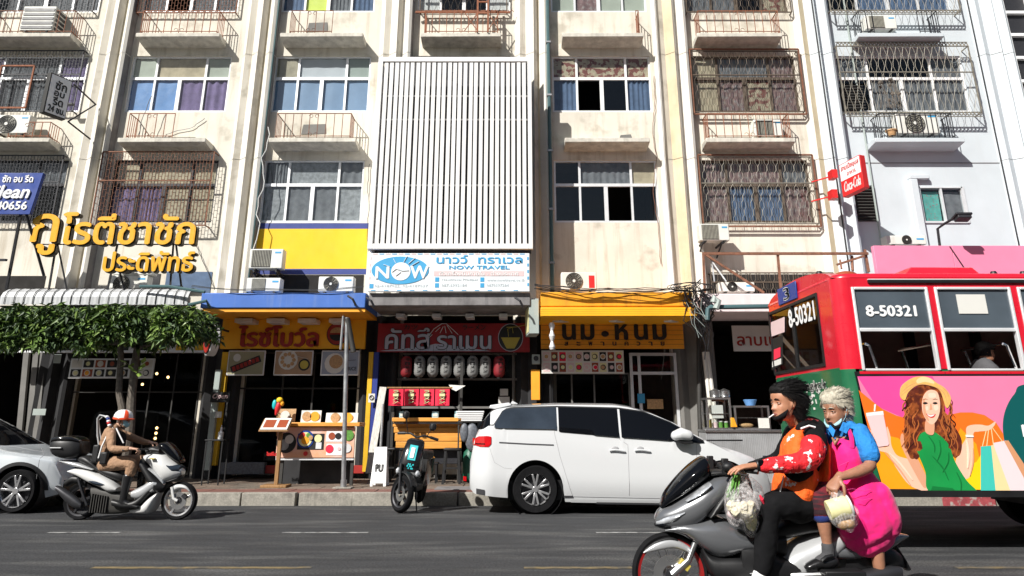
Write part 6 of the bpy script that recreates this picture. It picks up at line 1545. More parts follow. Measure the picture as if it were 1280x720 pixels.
# roof
def ringroof(inset,z):
    r_=max(.02,BR+.04-inset*.3); x0=BX+inset; x1=BL-.05-inset; y0=BY+inset; y1=BF-inset; P=[]
    for cx,cy,a0 in ((x0+r_,y0+r_,pi),(x1-r_,y0+r_,pi*1.5),(x1-r_,y1-r_,0),(x0+r_,y1-r_,pi/2)):
        for k in range(7): a=a0+pi/2*k/6; P.append((cx+r_*cos(a),cy+r_*sin(a),z))
    return P
b=MB(); b.rings([ringroof(0,ztop-.075),ringroof(.0,ztop-.05),ringroof(.03,ztop-.015),ringroof(.1,ztop+.0),ringroof(.35,ztop+.03),ringroof(.7,ztop+.05)]); b.build('roof',K['bus_red'],parent=t,smooth=70)
b=MB(); N=14; b.prism([(BY+.06+(BF-BY-.12)*k/N,ztop-.06+.20*sin(pi*k/N)**.6) for k in range(N+1)],BX+.012,BL-.1,'x'); b.build('roof_dome',K['bus_red'],parent=t,smooth=40)
MB().box(xc+.25,BL,BY-.03,BY+.005,zrail-.018,zrail+.018).build('rain_gutter',K['matte_black'],parent=t); MB().box(xc+.25,BL,BY-.032,BY-.005,zrail+.018,zrail+.03).build('gutter_trim',K['alu'],parent=t)
# far wall, floor, ceiling inside
b=MB(); wall_holes(b,xc,BL,zbot,ztop-.07,[],y=BF,dep=0); b.build('far_side_panel',K['bus_beige'],parent=t)
b=MB()
for i in range(11): x=xc+.9+i*pw/1.0; b.box(x,x+.13,BF-.1,BF-.01,zbot+.6,ztop-.1)
b.box(xc,BL,BF-.12,BF-.02,zw0+.1,zw0+.17); b.build('inner_pillar',K['bus_dark'],parent=t)
MB().box(xc,BL,BY+.02,BF-.02,zbot+.15,zbot+.2).build('floor',K['bus_dark'],parent=t); MB().box(BL-.02,BL,BY,BF,zbot,ztop-.1).build('front_panel',K['bus_red'],parent=t)
b=MB(); b.box(6.95,BL-.1,BY+.3,BF-.04,.35,zbot+.1); b.box(xc+.05,6.95,BY+.04,BF-.04,zbot-.04,zbot+.1); b.build('chassis',K['bus_dark'],parent=t)
o=t
MB().box(xg+.02,BL,BY-.02,BY+.03,zbot-.07,zbot).build('skirt',K['matte_black'],parent=t)
BUSPANE=mat('dusty_pane',(.09,.115,.14),.15,var=.2,scale=2,bump=0,alpha=.82)
# windows
for i,h in enumerate(holes):
    a,c,d,e=h; b=MB(); f=.03; fr=[(a+.0,d),(c,d),(c,e),(a,e)]
    f=.022; b.box(a-.012,a+f,BY-.018,BY+.05,d-.01,e+.012); b.box(c-f,c+.012,BY-.018,BY+.05,d-.01,e+.012); b.box(a+f,c-f,BY-.018,BY+.05,e-f,e+.012); 
    zm=d+(e-d)*.48; b.box(a+f,c-f,BY-.01,BY+.035,zm-.022,zm+.022); b.box(a+f,c-f,BY-.005,BY+.04,d-.015,d+.012)
    o=b.build('side_window',K['alu'],parent=t,bevel=.008)
    MB().add([(a+f,BY+.01,zm),(c-f,BY+.01,zm),(c-f,BY+.01,e-f),(a+f,BY+.01,e-f)],[(0,1,2,3)]).build('pane',BUSPANE,parent=o)
    MB().box(a-.05,c+.05,BY-.008,BY+.002,d-.05,d-.02).build('sill_line',K['bus_red'],parent=t)
# number lettering
def lt_side(s,pr,yo,m,nm='number',bold=.008,dep=.003):
    x0=wx_(pr[0],(pr[1]+pr[3])/2); x1=wx_(pr[2],(pr[1]+pr[3])/2); b=MB(); text(b,s,(x0,x1,zz(pr[3],BY),zz(pr[1],BY)),BY+yo,dep,bold); return b.build(nm,K[m],parent=t,smooth=0)
lt_side('8-50321',(1083,382,1145,395),.004,'letter_white')
x0=wx_(1195,369); x1=wx_(1231,369); MB().box(x0,x1,BY+.0,BY+.005,zz(392,BY),zz(368,BY)).build('window_paper',K['paper'],parent=t)
def lt_rear(s,pr,m,nm='number',bold=.006,fit=True):  # near edge at right of picture
    a=atX(pr[0],pr[1],BX); c=atX(pr[2],pr[3],BX); b=MB(); y0,y1=max(a.y,c.y),min(a.y,c.y)
    text(b,s,(0,1,0,1),0,0,.02,M=lambda p:V((BX-.012+p[1],y0+(y1-y0)*p[0],c.z+(a.z-c.z)*p[2]))); return b.build(nm,K[m],parent=t,smooth=0)
lt_rear('8-50321',(988,394,1018,381+12),'letter_white') if 0 else None
a=atX(987.5,400,BX); c=atX(1019,386,BX); zc=(a.z+c.z)/2
b=MB(); text(b,'8-50321',(0,1,-.12,.12),0,0,.012,M=lambda p:V((BX-.016+p[1]*.3,a.y+(c.y-a.y)*p[0],zc+p[2]))); b.build('number',K['letter_white'],parent=t,smooth=0)
a=atX(973.7,371,BX); c=atX(996.3,359.5,BX); zc=(a.z+c.z)/2-.02; MB().box(BX-.02,BX-.002,c.y,a.y,zc-.12,zc+.12).build('route_box',K['navy'],parent=t,bevel=.006)
b=MB(); text(b,'3',(.34,.66,-.085,.085),0,0,.012,M=lambda p:V((BX-.026,a.y+(c.y-a.y)*p[0],zc+p[2]))); b.build('route_number',K['letter_white'],parent=t,smooth=0)
# window stickers and scuffed graffiti on the rear
def rearpatch(pxs,m,nm,off=.014):
    P=[atX(px,py,BX) for px,py in pxs]; b=MB(); b.rings([[p+V((-off,0,0)) for p in P],[p+V((-off-.003,0,0)) for p in P]]); return b.build(nm,K[m],parent=t,smooth=0)
rearpatch([(965,424),(979,418),(979,455),(965,463)],'ink_black','window_poster',.002); rearpatch([(964,403),(981,396),(981,415),(964,421)],'pale_pink_band','window_sticker',.002)
rearpatch([(968,437),(976,434),(976,446),(968,450)],'noren_red','window_sticker',.006); rearpatch([(966,452),(977,448),(977,455),(966,459)],'paper','window_sticker',.006)
b=MB(); rr=random.Random(8)
for k in range(26):
    px=rr.uniform(1000,1024); py=rr.uniform(486,512); a=atX(px,py,BX-.006); e=atX(px+rr.uniform(-3,3),py+rr.uniform(-6,6),BX-.006); b.bar(a,e,rr.uniform(.02,.06),.004,up=(1,0,0))
b.build('scuffed_lettering',K['paper'],parent=t,smooth=0)
b=MB(); text(b,'Bangkok',(0,1,-.07,.07),0,0,.012,M=lambda p:V((BX-.01,atX(1000,484,BX).y+(atX(1034,484,BX).y-atX(1000,484,BX).y)*p[0],atX(1018,483,BX).z+p[2]))); b.build('lettering',K['paper'],parent=t,smooth=0)
for py,px in ((572,1012),):
    p=atX(px,py,BX); MB().box(BX-.03,BX,p.y-.1,p.y+.1,p.z-.07,p.z+.07).build('tail_lamp',K['lamp_red'],parent=t,bevel=.01)
# wheels
for x in (BX+3.45,BX+9.0):
    for yo,sd in ((BY+.05,-1),(BF-.05,1)):
        MB().lathe((x,yo,.47),[(.28,0),(.42,0),(.47,-sd*.05),(.47,-sd*.25),(.28,-sd*.25)],36,'y').build('wheel',K['tyre'],parent=t); MB().disc((x,0,.47),0,.28,yo-sd*.03,yo-sd*.06,24).build('wheel_rim',K['rim_dark'],parent=t)
# roof vent and knobs
z=ztop; Yv=10.0; vx=lambda px:xx(px,ztop+.15,Yv)
b=MB(); b.rings([[(vx(1100),Yv-.5,z+.02),(vx(1206),Yv-.5,z+.02),(vx(1206),Yv+.5,z+.02),(vx(1100),Yv+.5,z+.02)],[(vx(1124),Yv-.35,z+.24),(vx(1198),Yv-.35,z+.24),(vx(1198),Yv+.35,z+.24),(vx(1124),Yv+.35,z+.24)]]); b.build('roof_vent',K['bus_red'],parent=t,bevel=.02)
for px in (1024,1242,1279): MB().lathe((xx(px,ztop+.1,9.4),9.4,ztop+.0),[(.05,0),(.05,.09),(.03,.13)],12).build('roof_knob',K['matte_black'],parent=t)
MB().ell((BX+.3,9.1,ztop+.02),(.14,.1,.05)).build('marker_lamp',K['wood_red'],parent=t)
# seats
for i in range(3):
    x=wx_(1108,440)+i*(wx_(1195,440)-wx_(1108,440)); z0=zbot+.2; s=local_thing('bus_seat','bus seat with chrome rail back behind the rear side window' if i==0 else ('bus seat with chrome rail back just behind the seated passenger' if i==1 else 'bus seat further along inside the red bus, beyond the right edge'),'seat',(x,BY+.5,z0),0,'seats inside the bus')
    MB().box(0,.42,-.4,.4,.38,.46).build('cushion',K['hair_black'],parent=s,bevel=.02); b=MB(); b.m=Matrix.Rotation(R(-16),4,'Y'); b.box(-.14,-.10,-.38,.38,.5,.98); b.build('backrest',K['hair_black'],parent=s,bevel=.02)
    zt=zz(434,BY+.5)-z0
    for yy in (-.42,.42): MB().tube([(-.02,yy,.3),(-.1,yy,zt*.8),(-.16,yy,zt-.02),(-.2,yy,zt)],.018,7).build('rail',K['chrome'],parent=s)
    MB().tube([(-.2,-.42,zt),(-.2,.42,zt)],.018,7).build('top_rail',K['chrome'],parent=s); MB().box(.05,.35,-.3,.3,0,.38).build('base',K['bus_dark'],parent=s)
# ---- advertisement (flat print)
ad=lambda px,py:(wx_(px,py),zz(py,BY))
mk('ad_pink',(.85,.2,.36),.35,var=.03,bump=.05,bscale=3); mk('ad_magenta',(.8,.07,.3),.35,var=.03,bump=.05); mk('ad_orange',(.9,.16,.015),.35,var=.03,bump=.05); mk('ad_amber',(.92,.33,.01),.35,var=.03,bump=.05); mk('ad_yellow',(.92,.6,.01),.35,var=.03,bump=0)
mk('ad_teal_dark',(.005,.09,.09),.35,var=0,bump=0); mk('ad_skin',(.85,.5,.36),.4,var=.05,bump=0); mk('ad_skin_shade',(.68,.33,.2),.4,var=.05,bump=0); mk('ad_hair',(.11,.02,.01),.4,var=.5,scale=14,bump=0,col2=(.32,.08,.02),c2scale=12); mk('ad_green',(.01,.27,.06),.4,var=.12,bump=0,scale=3); mk('ad_green_dark',(.005,.16,.035),.4,var=0,bump=0)
mk('ad_straw',(.78,.45,.13),.4,var=.12,scale=20,bump=0); mk('ad_cup',(.85,.55,.55),.4,var=.03,bump=0); mk('ad_teal',(.05,.5,.42),.4,var=0,bump=0); mk('ad_sand',(.85,.62,.32),.4,var=0,bump=0); mk('ad_lilac',(.8,.62,.64),.4,var=0,bump=0); mk('ad_brown',(.6,.28,.14),.4,var=0,bump=0)
L_=[0]
def AD(pts,m,nm,u=True):
    """pts in the zoomed crop of the advert (4x, origin 1060,460)"""
    L_[0]+=1; q=[ad(1060+a/4,460+c/4) for a,c in pts]; y=BY-.006-L_[0]*.00009; b=MB()
    b.prism(q,y,BY-.002); return b.build(nm,K[m],parent=t,smooth=0)
def curve(pts,n=6):
    P=[];N=len(pts)
    for i in range(N):
        p0,p1,p2,p3=pts[(i-1)%N],pts[i],pts[(i+1)%N],pts[(i+2)%N]
        for k in range(n):
            u=k/n; P.append(tuple(.5*((2*p1[d])+(-p0[d]+p2[d])*u+(2*p0[d]-5*p1[d]+4*p2[d]-p3[d])*u*u+(-p0[d]+3*p1[d]-3*p2[d]+p3[d])*u**3) for d in (0,1)))
    return P
AD([(30,18),(1800,18),(1800,648),(150,630)] if 0 else [(30,18),(2400,18),(2400,640),(172,615)],'matte_black','advert_border')
AD([(46,42),(2400,36),(2400,612),(176,604)],'ad_pink','advert_panel')
AD([(46,42),(420,40),(520,240),(300,260),(140,190)],'ad_magenta','advert_print')
AD([(46,90)]+[(100,150),(170,205),(240,238),(300,250),(290,330),(230,330),(120,420),(178,604),(400,606),(660,610),(660,500),(640,420),(610,330),(530,240),(500,232),(560,222),(620,222),(680,235),(740,275),(775,330),(800,420),(800,610),(176,604)] if 0 else [(52,110),(100,150),(170,205),(240,238),(330,260),(420,250),(500,235),(560,222),(620,222),(680,235),(740,275),(775,330),(800,610),(176,604)],'ad_orange','advert_print')
AD([(95,330),(160,330),(250,350),(330,420),(470,520),(560,300),(640,380),(660,470),(660,608),(176,604)],'ad_amber','advert_print')
AD([(560,500),(640,470),(665,430),(672,608),(600,606)],'ad_yellow','advert_print')
AD(curve([(900,80),(830,130),(785,210),(772,300),(790,400),(840,470),(930,520),(1300,520),(1500,300),(1300,90)]),'ad_teal_dark','advert_print')
x0,z1=ad(1060+862/4,460+285/4); x1,z0=ad(1060+1200/4,460+345/4); b=MB(); text(b,'NIYOM',(x0,x1,z0,z1),BY-.024,.001,.01); b.build('advert_lettering',K['letter_white'],parent=t,smooth=0)
# bags
AD([(662,392),(714,388),(738,630),(662,630)],'ad_teal','advert_print'); AD([(714,386),(762,384),(822,628),(738,630)],'ad_sand','advert_print'); AD([(722,375),(790,362),(905,610),(905,628),(815,628)],'ad_lilac','advert_print'); AD([(778,365),(800,362),(905,520),(905,600)],'ad_brown','advert_print')
for a,c in (((700,300),(690,390)),((712,300),(724,388)),((718,298),(770,370)),((690,300),(668,392))):
    AD([a,(a[0]+4,a[1]),(c[0]+4,c[1]),c],'ad_sand','advert_print')
# figure: arms, hair, dress, face, hat
AD(curve([(590,300),(615,285),(660,283),(700,288),(735,268),(728,290),(700,312),(650,318),(625,330),(626,420),(622,500),(600,550),(560,545),(535,480),(560,400),(588,350)]),'ad_skin','advert_print')
AD(curve([(128,395),(120,330),(100,305),(130,330),(150,385),(190,395),(198,370),(190,310),(196,295),(210,340),(214,380),(225,410),(250,440),(330,470),(390,560),(396,612),(360,610),(300,580),(240,500),(200,430),(160,415)]),'ad_skin','advert_print')
AD(curve([(262,340),(285,340),(360,480),(395,560),(380,600),(330,520),(270,400)]),'ad_skin_shade','advert_print')
AD(curve([(340,95),(300,130),(284,200),(280,280),(278,360),(300,430),(320,455),(360,430),(400,340),(450,330),(500,400),(530,440),(560,430),(566,360),(530,290),(490,240),(480,180),(460,120),(420,90),(380,82)]),'ad_hair','advert_print')
AD(curve([(360,330),(400,315),(440,325),(500,380),(535,470),(590,560),(650,632),(520,632),(400,612),(385,520),(345,420),(340,380)]),'ad_green','advert_print')
AD([(420,590),(520,600),(560,632),(410,618)],'ad_green_dark','advert_print')
for hx,hy,hr in ((300,380,26),(322,420,22),(290,320,22),(350,390,24),(520,380,26),(545,400,24),(500,330,26),(480,290,24),(330,330,30),(300,260,24),(340,440,16),(535,430,18)):
    AD([(hx+hr*cos(k*pi/4+hx)*(1 if k%2 else .75),hy+hr*1.1*sin(k*pi/4+hx)) for k in range(8)],'ad_hair','advert_print')
def ADL(pts,wd,m):
    P=curve_open(pts); n=len(P); A=[];B=[]
    for i,(x,y) in enumerate(P):
        a=P[max(i-1,0)]; c=P[min(i+1,n-1)]; dx,dy=c[0]-a[0],c[1]-a[1]; l=max(1e-6,sqrt(dx*dx+dy*dy)); w_=wd*(.35+.65*sin(pi*i/(n-1)))/2
        A.append((x-dy/l*w_,y+dx/l*w_)); B.append((x+dy/l*w_,y-dx/l*w_))
    AD(A+B[::-1],m,'advert_print')
def curve_open(pts,n=5):
    P=[]
    for i in range(len(pts)-1):
        p0,p1,p2,p3=pts[max(i-1,0)],pts[i],pts[i+1],pts[min(i+2,len(pts)-1)]
        for k in range(n):
            u=k/n; P.append(tuple(.5*((2*p1[d])+(-p0[d]+p2[d])*u+(2*p0[d]-5*p1[d]+4*p2[d]-p3[d])*u*u+(-p0[d]+3*p1[d]-3*p2[d]+p3[d])*u**3) for d in (0,1)))
    return P+[pts[-1]]
mk('ad_hair_light',(.42,.12,.03),.4,var=.1,bump=0); mk('ad_hair_dark',(.035,.008,.005),.4,var=.1,bump=0); mk('ad_skin_light',(.92,.62,.48),.4,var=0,bump=0)
ra=random.Random(5)
for k in range(46):
    sd=ra.choice((-1,1)); x0=(330+ra.uniform(-42,30)) if sd<0 else (470+ra.uniform(-18,36)); y0=ra.uniform(120,330); ph=ra.uniform(0,6); am=ra.uniform(5,11); ln=ra.uniform(60,130)
    if sd>0: x0+=max(0,(y0-200)*.22)
    pts=[(x0+am*sin(ph+q*1.25)+sd*q*3.2,y0+ln*q/6) for q in range(7)]
    pts=[p for p in pts if p[1]<445]
    if len(pts)>2: ADL(pts,ra.uniform(3,7),ra.choice(('ad_hair_light','ad_hair','ad_hair_dark','ad_hair_light')))
for a,c in (((400,340),(430,420)),((455,360),(440,470)),((420,440),(500,560)),((500,420),(470,520)),((540,520),(560,620))):
    ADL([a,((a[0]+c[0])/2+12,(a[1]+c[1])/2),c],6,'ad_green_dark')
AD(curve([(390,255),(425,250),(425,330),(385,320)]),'ad_skin_shade','advert_print')
AD(curve([(372,150),(400,112),(440,118),(456,165),(455,220),(440,262),(415,282),(390,262),(370,215)]),'ad_skin','advert_print')
AD(curve([(372,160),(380,158),(386,215),(402,262),(390,258),(374,225)]),'ad_skin_shade','advert_print'); AD(curve([(425,190),(444,186),(448,206),(432,212)]),'ad_skin_light','advert_print'); AD(curve([(384,196),(396,192),(398,208),(388,212)]),'ad_skin_light','advert_print'); AD(curve([(400,128),(430,126),(436,146),(404,148)]),'ad_skin_light','advert_print')
for q in ([(205,425),(260,480),(320,560)],[(592,360),(600,430),(596,500)]): ADL(q,10,'ad_skin_light')
for q in ([(180,420),(250,500),(310,585)],[(622,400),(622,470),(606,540)]): ADL(q,7,'ad_skin_shade')
AD(curve([(387,228),(408,234),(434,230),(425,247),(405,247)]),'red_paint','advert_print'); AD(curve([(392,230),(408,236),(430,232),(418,242),(404,242)]),'letter_white','advert_print')
for a in (383,432): AD(curve([(a-13,176),(a,170),(a+13,176),(a,182)]),'ink_black','advert_print'); AD([(a-16,160),(a,153),(a+16,158),(a,157)],'ad_hair','advert_print')
AD([(408,178),(413,178),(418,208),(404,210)],'ad_skin_shade','advert_print')
AD(curve([(258,120),(270,85),(320,50),(370,42),(410,52),(440,75),(480,100),(508,140),(508,175),(488,198),(460,120),(420,92),(350,85),(300,120),(282,160),(262,150)]),'ad_straw','advert_print')
for q in ([(262,140),(300,108),(350,82),(420,88)],[(268,120),(300,92),(350,68)],[(440,96),(476,126),(494,180)],[(455,88),(490,118),(504,160)]): ADL(q,3,'ad_brown')
AD(curve([(340,60),(370,44),(410,54),(428,78),(380,70),(345,78)]),'ad_sand','advert_print')
AD([(130,182),(137,181),(133,218),(128,216)],'letter_white','advert_print'); AD([(88,225),(172,215),(176,235),(92,245)],'letter_white','advert_print'); AD([(90,240),(174,232),(202,380),(196,388),(150,394),(138,385)],'ad_cup','advert_print')
for k in range(4): AD([(104+k*8,318+k*16),(122+k*6,326+k*14),(124+k*6,334+k*14),(106+k*8,328+k*16)],'ad_skin','advert_print')
AD([(586,335),(624,338),(624,346),(588,345)],'letter_white','advert_print')
# ================================================================ two-wheelers
def shell(b,secs,yc,cv,n=20,e=2.5,M=None):
    """secs: (ut,vt,ub,vb,half width[,y offset]) top and bottom outline points in picture space"""
    rs=[]
    S2=[]
    for s in secs: S2.append(s if len(s)==6 else (*s,0))
    # light resampling for smooth surfaces
    Q=[]
    for i in range(len(S2)-1):
        p0=S2[max(i-1,0)];p1=S2[i];p2=S2[i+1];p3=S2[min(i+2,len(S2)-1)]
        for k in range(3):
            u=k/3; Q.append(tuple(.5*((2*p1[d])+(-p0[d]+p2[d])*u+(2*p0[d]-5*p1[d]+4*p2[d]-p3[d])*u*u+(-p0[d]+3*p1[d]-3*p2[d]+p3[d])*u**3) for d in range(6)))
    Q.append(S2[-1])
    for ut,vt,ub,vb,w_,oy in Q:
        T=V(cv(ut,vt)); B=V(cv(ub,vb)); c=(T+B)/2; a=(T-B)/2
        r=[]
        for j in range(n):
            th=2*pi*j/n; ca,sa=cos(th),sin(th)
            sg=lambda v:(1 if v>=0 else -1)*abs(v)**(2/e)
            p=c+a*sg(sa); r.append((p[0],yc+oy+w_*sg(ca),p[2]))
        rs.append(r)
    b.rings(rs); return b
def panel(b,pts,cv,y0,y1):
    q=[cv(*p) for p in pts]; b.prism([(p[0],p[2]) for p in q],y0,y1); return b
# ---- police scooter and its crop frame (4.235x, origin 60,490)
OY=11.85
def co(u,v): p=at(60+u*.2361,490+v*.2361,OY); return (p.x,p.y,p.z)
def wheel2(parent,c,r,yc,wd,rimm,spoke='wire',disc=None,tr=.16):
    MB().lathe((c[0],yc,c[2]),[(r*(1-tr),-wd*.42),(r*.94,-wd*.5),(r*.985,-wd*.3),(r,0),(r*.985,wd*.3),(r*.94,wd*.5),(r*(1-tr),wd*.42)],44,'y',loop=True).build('tyre',K['tyre'],parent=parent,smooth=60)
    b=MB(); b.lathe((c[0],yc,c[2]),[(r*(1-tr)+.002,-wd*.4),(r*(1-tr)-.022,-wd*.36),(r*(1-tr)-.026,-wd*.1),(r*(1-tr)-.026,wd*.1),(r*(1-tr)-.022,wd*.36),(r*(1-tr)+.002,wd*.4)],44,'y',loop=True)
    # inner ring closed
    b.build('rim',K[rimm],parent=parent,smooth=60)
    b=MB(); ri=r*(1-tr)-.024
    if spoke=='wire':
        for k in range(28):
            a=2*pi*k/28; a2=a+(.5 if k%2 else -.5); y_=(.03 if (k//2)%2 else -.03)
            b.cyl((c[0]+.045*cos(a2),yc+y_,c[2]+.045*sin(a2)),(c[0]+ri*cos(a),yc,c[2]+ri*sin(a)),.0022,n=4)
        b.build('spoke',K['chrome'],parent=parent)
    else:
        for k in range(spoke):
            a=2*pi*k/spoke+.3
            b.bar((c[0]+.03*cos(a),yc,c[2]+.03*sin(a)),(c[0]+ri*cos(a+.12),yc,c[2]+ri*sin(a+.12)),.035,.04,up=(0,1,0))
        b.build('spoke',K[rimm],parent=parent,bevel=.004)
    MB().cyl((c[0],yc-.06,c[2]),(c[0],yc+.06,c[2]),.045,n=16).build('hub',K['rim_dark'],parent=parent)
    if disc: MB().disc(c,r*.22,r*.46,yc-.05,yc-.044,32).build('brake_disc',K['steel'],parent=parent); MB().bar((c[0]+r*.25,yc-.055,c[2]+r*.32),(c[0]+r*.45,yc-.055,c[2]+r*.15),.06,.05).build('caliper',K[disc],parent=parent)
t=thing('police_scooter','white and grey maxi scooter with black top box ridden by the officer','scooter',(co(400,680)[0],OY,0))
fw=co(692,605); rw=co(180,602)
wheel2(t,(fw[0],OY,.27),.27,OY,.12,'rim',5,'rim_dark',.2); wheel2(t,(rw[0],OY,.27),.27,OY,.14,'rim_dark',5,None,.2)
def sh(nm,m,secs,yc=OY,cv=co,e=2.5,sm=50,n=20,par=None): return shell(MB(),secs,yc,cv,n,e).build(nm,K[m] if isinstance(m,str) else m,parent=par or t,smooth=sm)
sh('front_mudguard','scooter_white',[(650,510,655,545,.05),(672,488,690,520,.08),(705,484,715,512,.085),(740,495,740,515,.085),(762,522,750,526,.06)])
for sy in (-.075,.075): MB().tube([(*co(668,500)[:1],OY+sy,co(668,500)[2]),(co(676,560)[0],OY+sy,co(676,560)[2]),(fw[0],OY+sy,.27)],[.025,.022,.02],8).build('fork',K['scooter_white'],parent=t)
sh('front_cowl','scooter_white',[(516,335,530,368,.10),(560,320,560,400,.16),(620,325,590,438,.19),(660,352,625,475,.20),(695,382,665,472,.17),(718,412,700,452,.11)],e=2.2)
sh('windshield','tint',[(612,264,603,300,.15),(640,264,640,335,.17),(672,292,665,352,.17),(702,330,690,368,.15),(716,362,712,374,.1)],e=2.2)
sh('headlamp','tint_mid',[(650,378,662,398,.19),(685,380,680,432,.175),(714,388,706,428,.12)],e=2.3)
sh('headlamp_trim','matte_black',[(660,462,640,480,.15),(700,445,690,470,.12),(716,436,712,450,.08)])
sh('bracket_panel','scooter_silver',[(556,398,562,412,.185),(600,428,606,450,.205),(640,466,640,490,.2)],e=3)
sh('leg_shield','matte_black',[(520,345,505,400,.18),(560,400,545,470,.2),(600,450,585,530,.2),(650,480,610,530,.15)])
sh('floor_panel','scooter_silver',[(470,515,470,560,.185),(530,485,510,568,.2),(580,452,570,530,.21),(606,470,600,500,.19)],e=3)
sh('lower_fairing','scooter_white',[(443,620,470,640,.12),(500,604,510,640,.17),(560,550,552,636,.2),(606,524,590,560,.17)],e=3)
sh('side_fairing','scooter_white',[(122,414,128,424,.12),(160,402,190,452,.16),(230,410,240,482,.19),(310,440,300,505,.205),(362,468,345,530,.205),(392,500,385,524,.18)],e=2.6)
sh('tail_fairing','scooter_silver',[(72,362,80,368,.09),(130,360,140,392,.14),(200,378,190,400,.15),(270,405,250,412,.14)],e=2.5)
sh('side_vent','tint_mid',[(250,462,256,472,.2),(290,458,280,492,.218),(330,474,320,496,.218),(345,484,342,492,.2)])
sh('seat','matte_black',[(165,338,180,372,.10),(215,335,220,388,.15),(250,355,262,405,.16),(285,388,290,425,.15),(340,402,340,452,.16),(400,415,392,472,.15),(440,440,420,478,.1)],e=2.8)
sh('engine_block','ac_dark',[(240,500,260,640,.10),(320,505,330,645,.13),(400,530,420,640,.13),(450,575,460,620,.1)],e=4)
b=MB()
for k in range(7): p=co(262+k*13,535+k*2); q=co(272+k*13,632); b.box(p[0],p[0]+.012,OY-.16,OY-.1,q[2],p[2])
b.build('cooling_fin',K['ac_dark'],parent=t)
sh('silencer','rim_dark',[(82,490,86,520,.05,-.17),(112,500,120,560,.065,-.17),(180,545,170,605,.065,-.17),(216,580,214,610,.05,-.17)],e=2.4)
sh('shock_absorber','rim_dark',[(190,440,180,450,.02,-.14),(215,520,205,530,.03,-.14),(240,590,228,600,.02,-.14)])
sh('floorboard','matte_black',[(370,560,372,600,.2),(440,575,445,610,.23),(500,560,505,600,.22),(560,500,570,530,.2)],e=4)
sh('rear_mudguard','matte_black',[(95,470,105,500,.07),(140,440,150,480,.09),(220,450,210,500,.09)])
sh('instrument_hood','matte_black',[(530,300,540,330,.12),(570,285,570,325,.14),(610,295,605,325,.14)])
for sy in (-1,1):
    p=co(560,300); MB().tube([(p[0],OY,p[2]-.03),(p[0]-.04,OY+sy*.2,p[2]),(co(470,300)[0]+.05,OY+sy*.33,co(470,302)[2])],.014,7).build('handlebar',K['matte_black'],parent=t)
    p=co(478,300); MB().cyl((p[0]+.06,OY+sy*.33,p[2]),(p[0]-.06,OY+sy*.36,p[2]-.01),.02,n=8).build('grip',K['matte_black'],parent=t)
MB().bar((co(575,348)[0],OY-.2,co(575,348)[2]),(co(600,350)[0],OY-.205,co(600,350)[2]),.055,.012).build('badge',K['gold'],parent=t)
b=MB(); q=co(152,428); text(b,'NMAX',(q[0],q[0]+.2,q[2]-.025,q[2]+.02),OY-.195,.002,.003,skew=.2) if 0 else None
box=thing('top_box','glossy black top case on the tail of the police scooter','top case',co(115,350))
shell(MB(),[(38,275,38,300,.14),(60,245,55,335,.2),(110,236,105,352,.23),(165,240,160,352,.2),(200,262,196,330,.14)],OY,co,24,3.2).build('case',K['matte_black'],parent=box,smooth=60)
shell(MB(),[(42,262,44,268,.15),(60,240,60,262,.205),(110,229,110,262,.235),(165,234,165,262,.2),(196,255,194,268,.14)],OY,co,24,3).build('lid',K['gloss_black'],parent=box,smooth=60)
MB().bar((co(60,292)[0],OY-.225,co(60,292)[2]),(co(120,294)[0],OY-.245,co(120,292)[2]),.03,.012).build('reflector',K['alu'],parent=box)
# ---- parked black scooter with teal badge, seen from the front
t=local_thing('parked_scooter','small black scooter with a teal front badge parked leaning at the kerb','scooter',(at(500,640,12.75).x,12.75,.0),R(-18),None); t.scale=(1.0,1.15,1.2)
t.rotation_euler=(0,R(9),R(-5))
sc_=1/70.0
def lb(b,*a,**k): return b
MB().tube([(0,.75,.55),(0,.9,.75)],.01,4) if 0 else None
# local axes: x across, y backwards (away from viewer), z up; front wheel turned to the left
def fr(nm,m,mb,**k): return mb.build(nm,K[m],parent=t,**k)
Mw=Matrix.Translation((-.02,.0,.24))@Matrix.Rotation(R(58),4,'Z')@Matrix.Translation((0,0,-.24))
def W_(nm,m,mb,**k): 
    mb.v=[Mw@v for v in mb.v]; return mb.build(nm,K[m],parent=t,**k)
W_('tyre','tyre',MB().lathe((0,0,.24),[(.18,-.05),(.21,-.06),(.24,-.03),(.247,0),(.24,.03),(.21,.06),(.18,.05)],40,'x',loop=True),smooth=60)
W_('rim','rim_dark',MB().lathe((0,0,.24),[(.182,-.05),(.16,-.04),(.155,.04),(.182,.05)],36,'x',loop=True),smooth=60)
b=MB()
for k in range(5): a=k*2*pi/5; b.bar((0,.03*cos(a),.24+.03*sin(a)),(0,.16*cos(a),.24+.16*sin(a)),.03,.05,up=(1,0,0))
W_('spoke','rim_dark',b); W_('brake_disc','steel',MB().lathe((-.045,0,.24),[(.05,0),(.1,0),(.1,.006),(.05,.006)],24,'x',loop=True))
W_('mudguard','matte_black',MB().rings([[(.075*cos(a),( .27*cos(q)),.24+.27*sin(q)+.03*sin(a)) for a in [pi*k/6 for k in range(7)]] for q in [R(35)+R(120)*k/10 for k in range(11)]],cap=False,close=False))
for sx in (-.075,.075): W_('fork','rim_dark',MB().tube([(sx,0,.24),(sx,.08,.62)],.022,8))
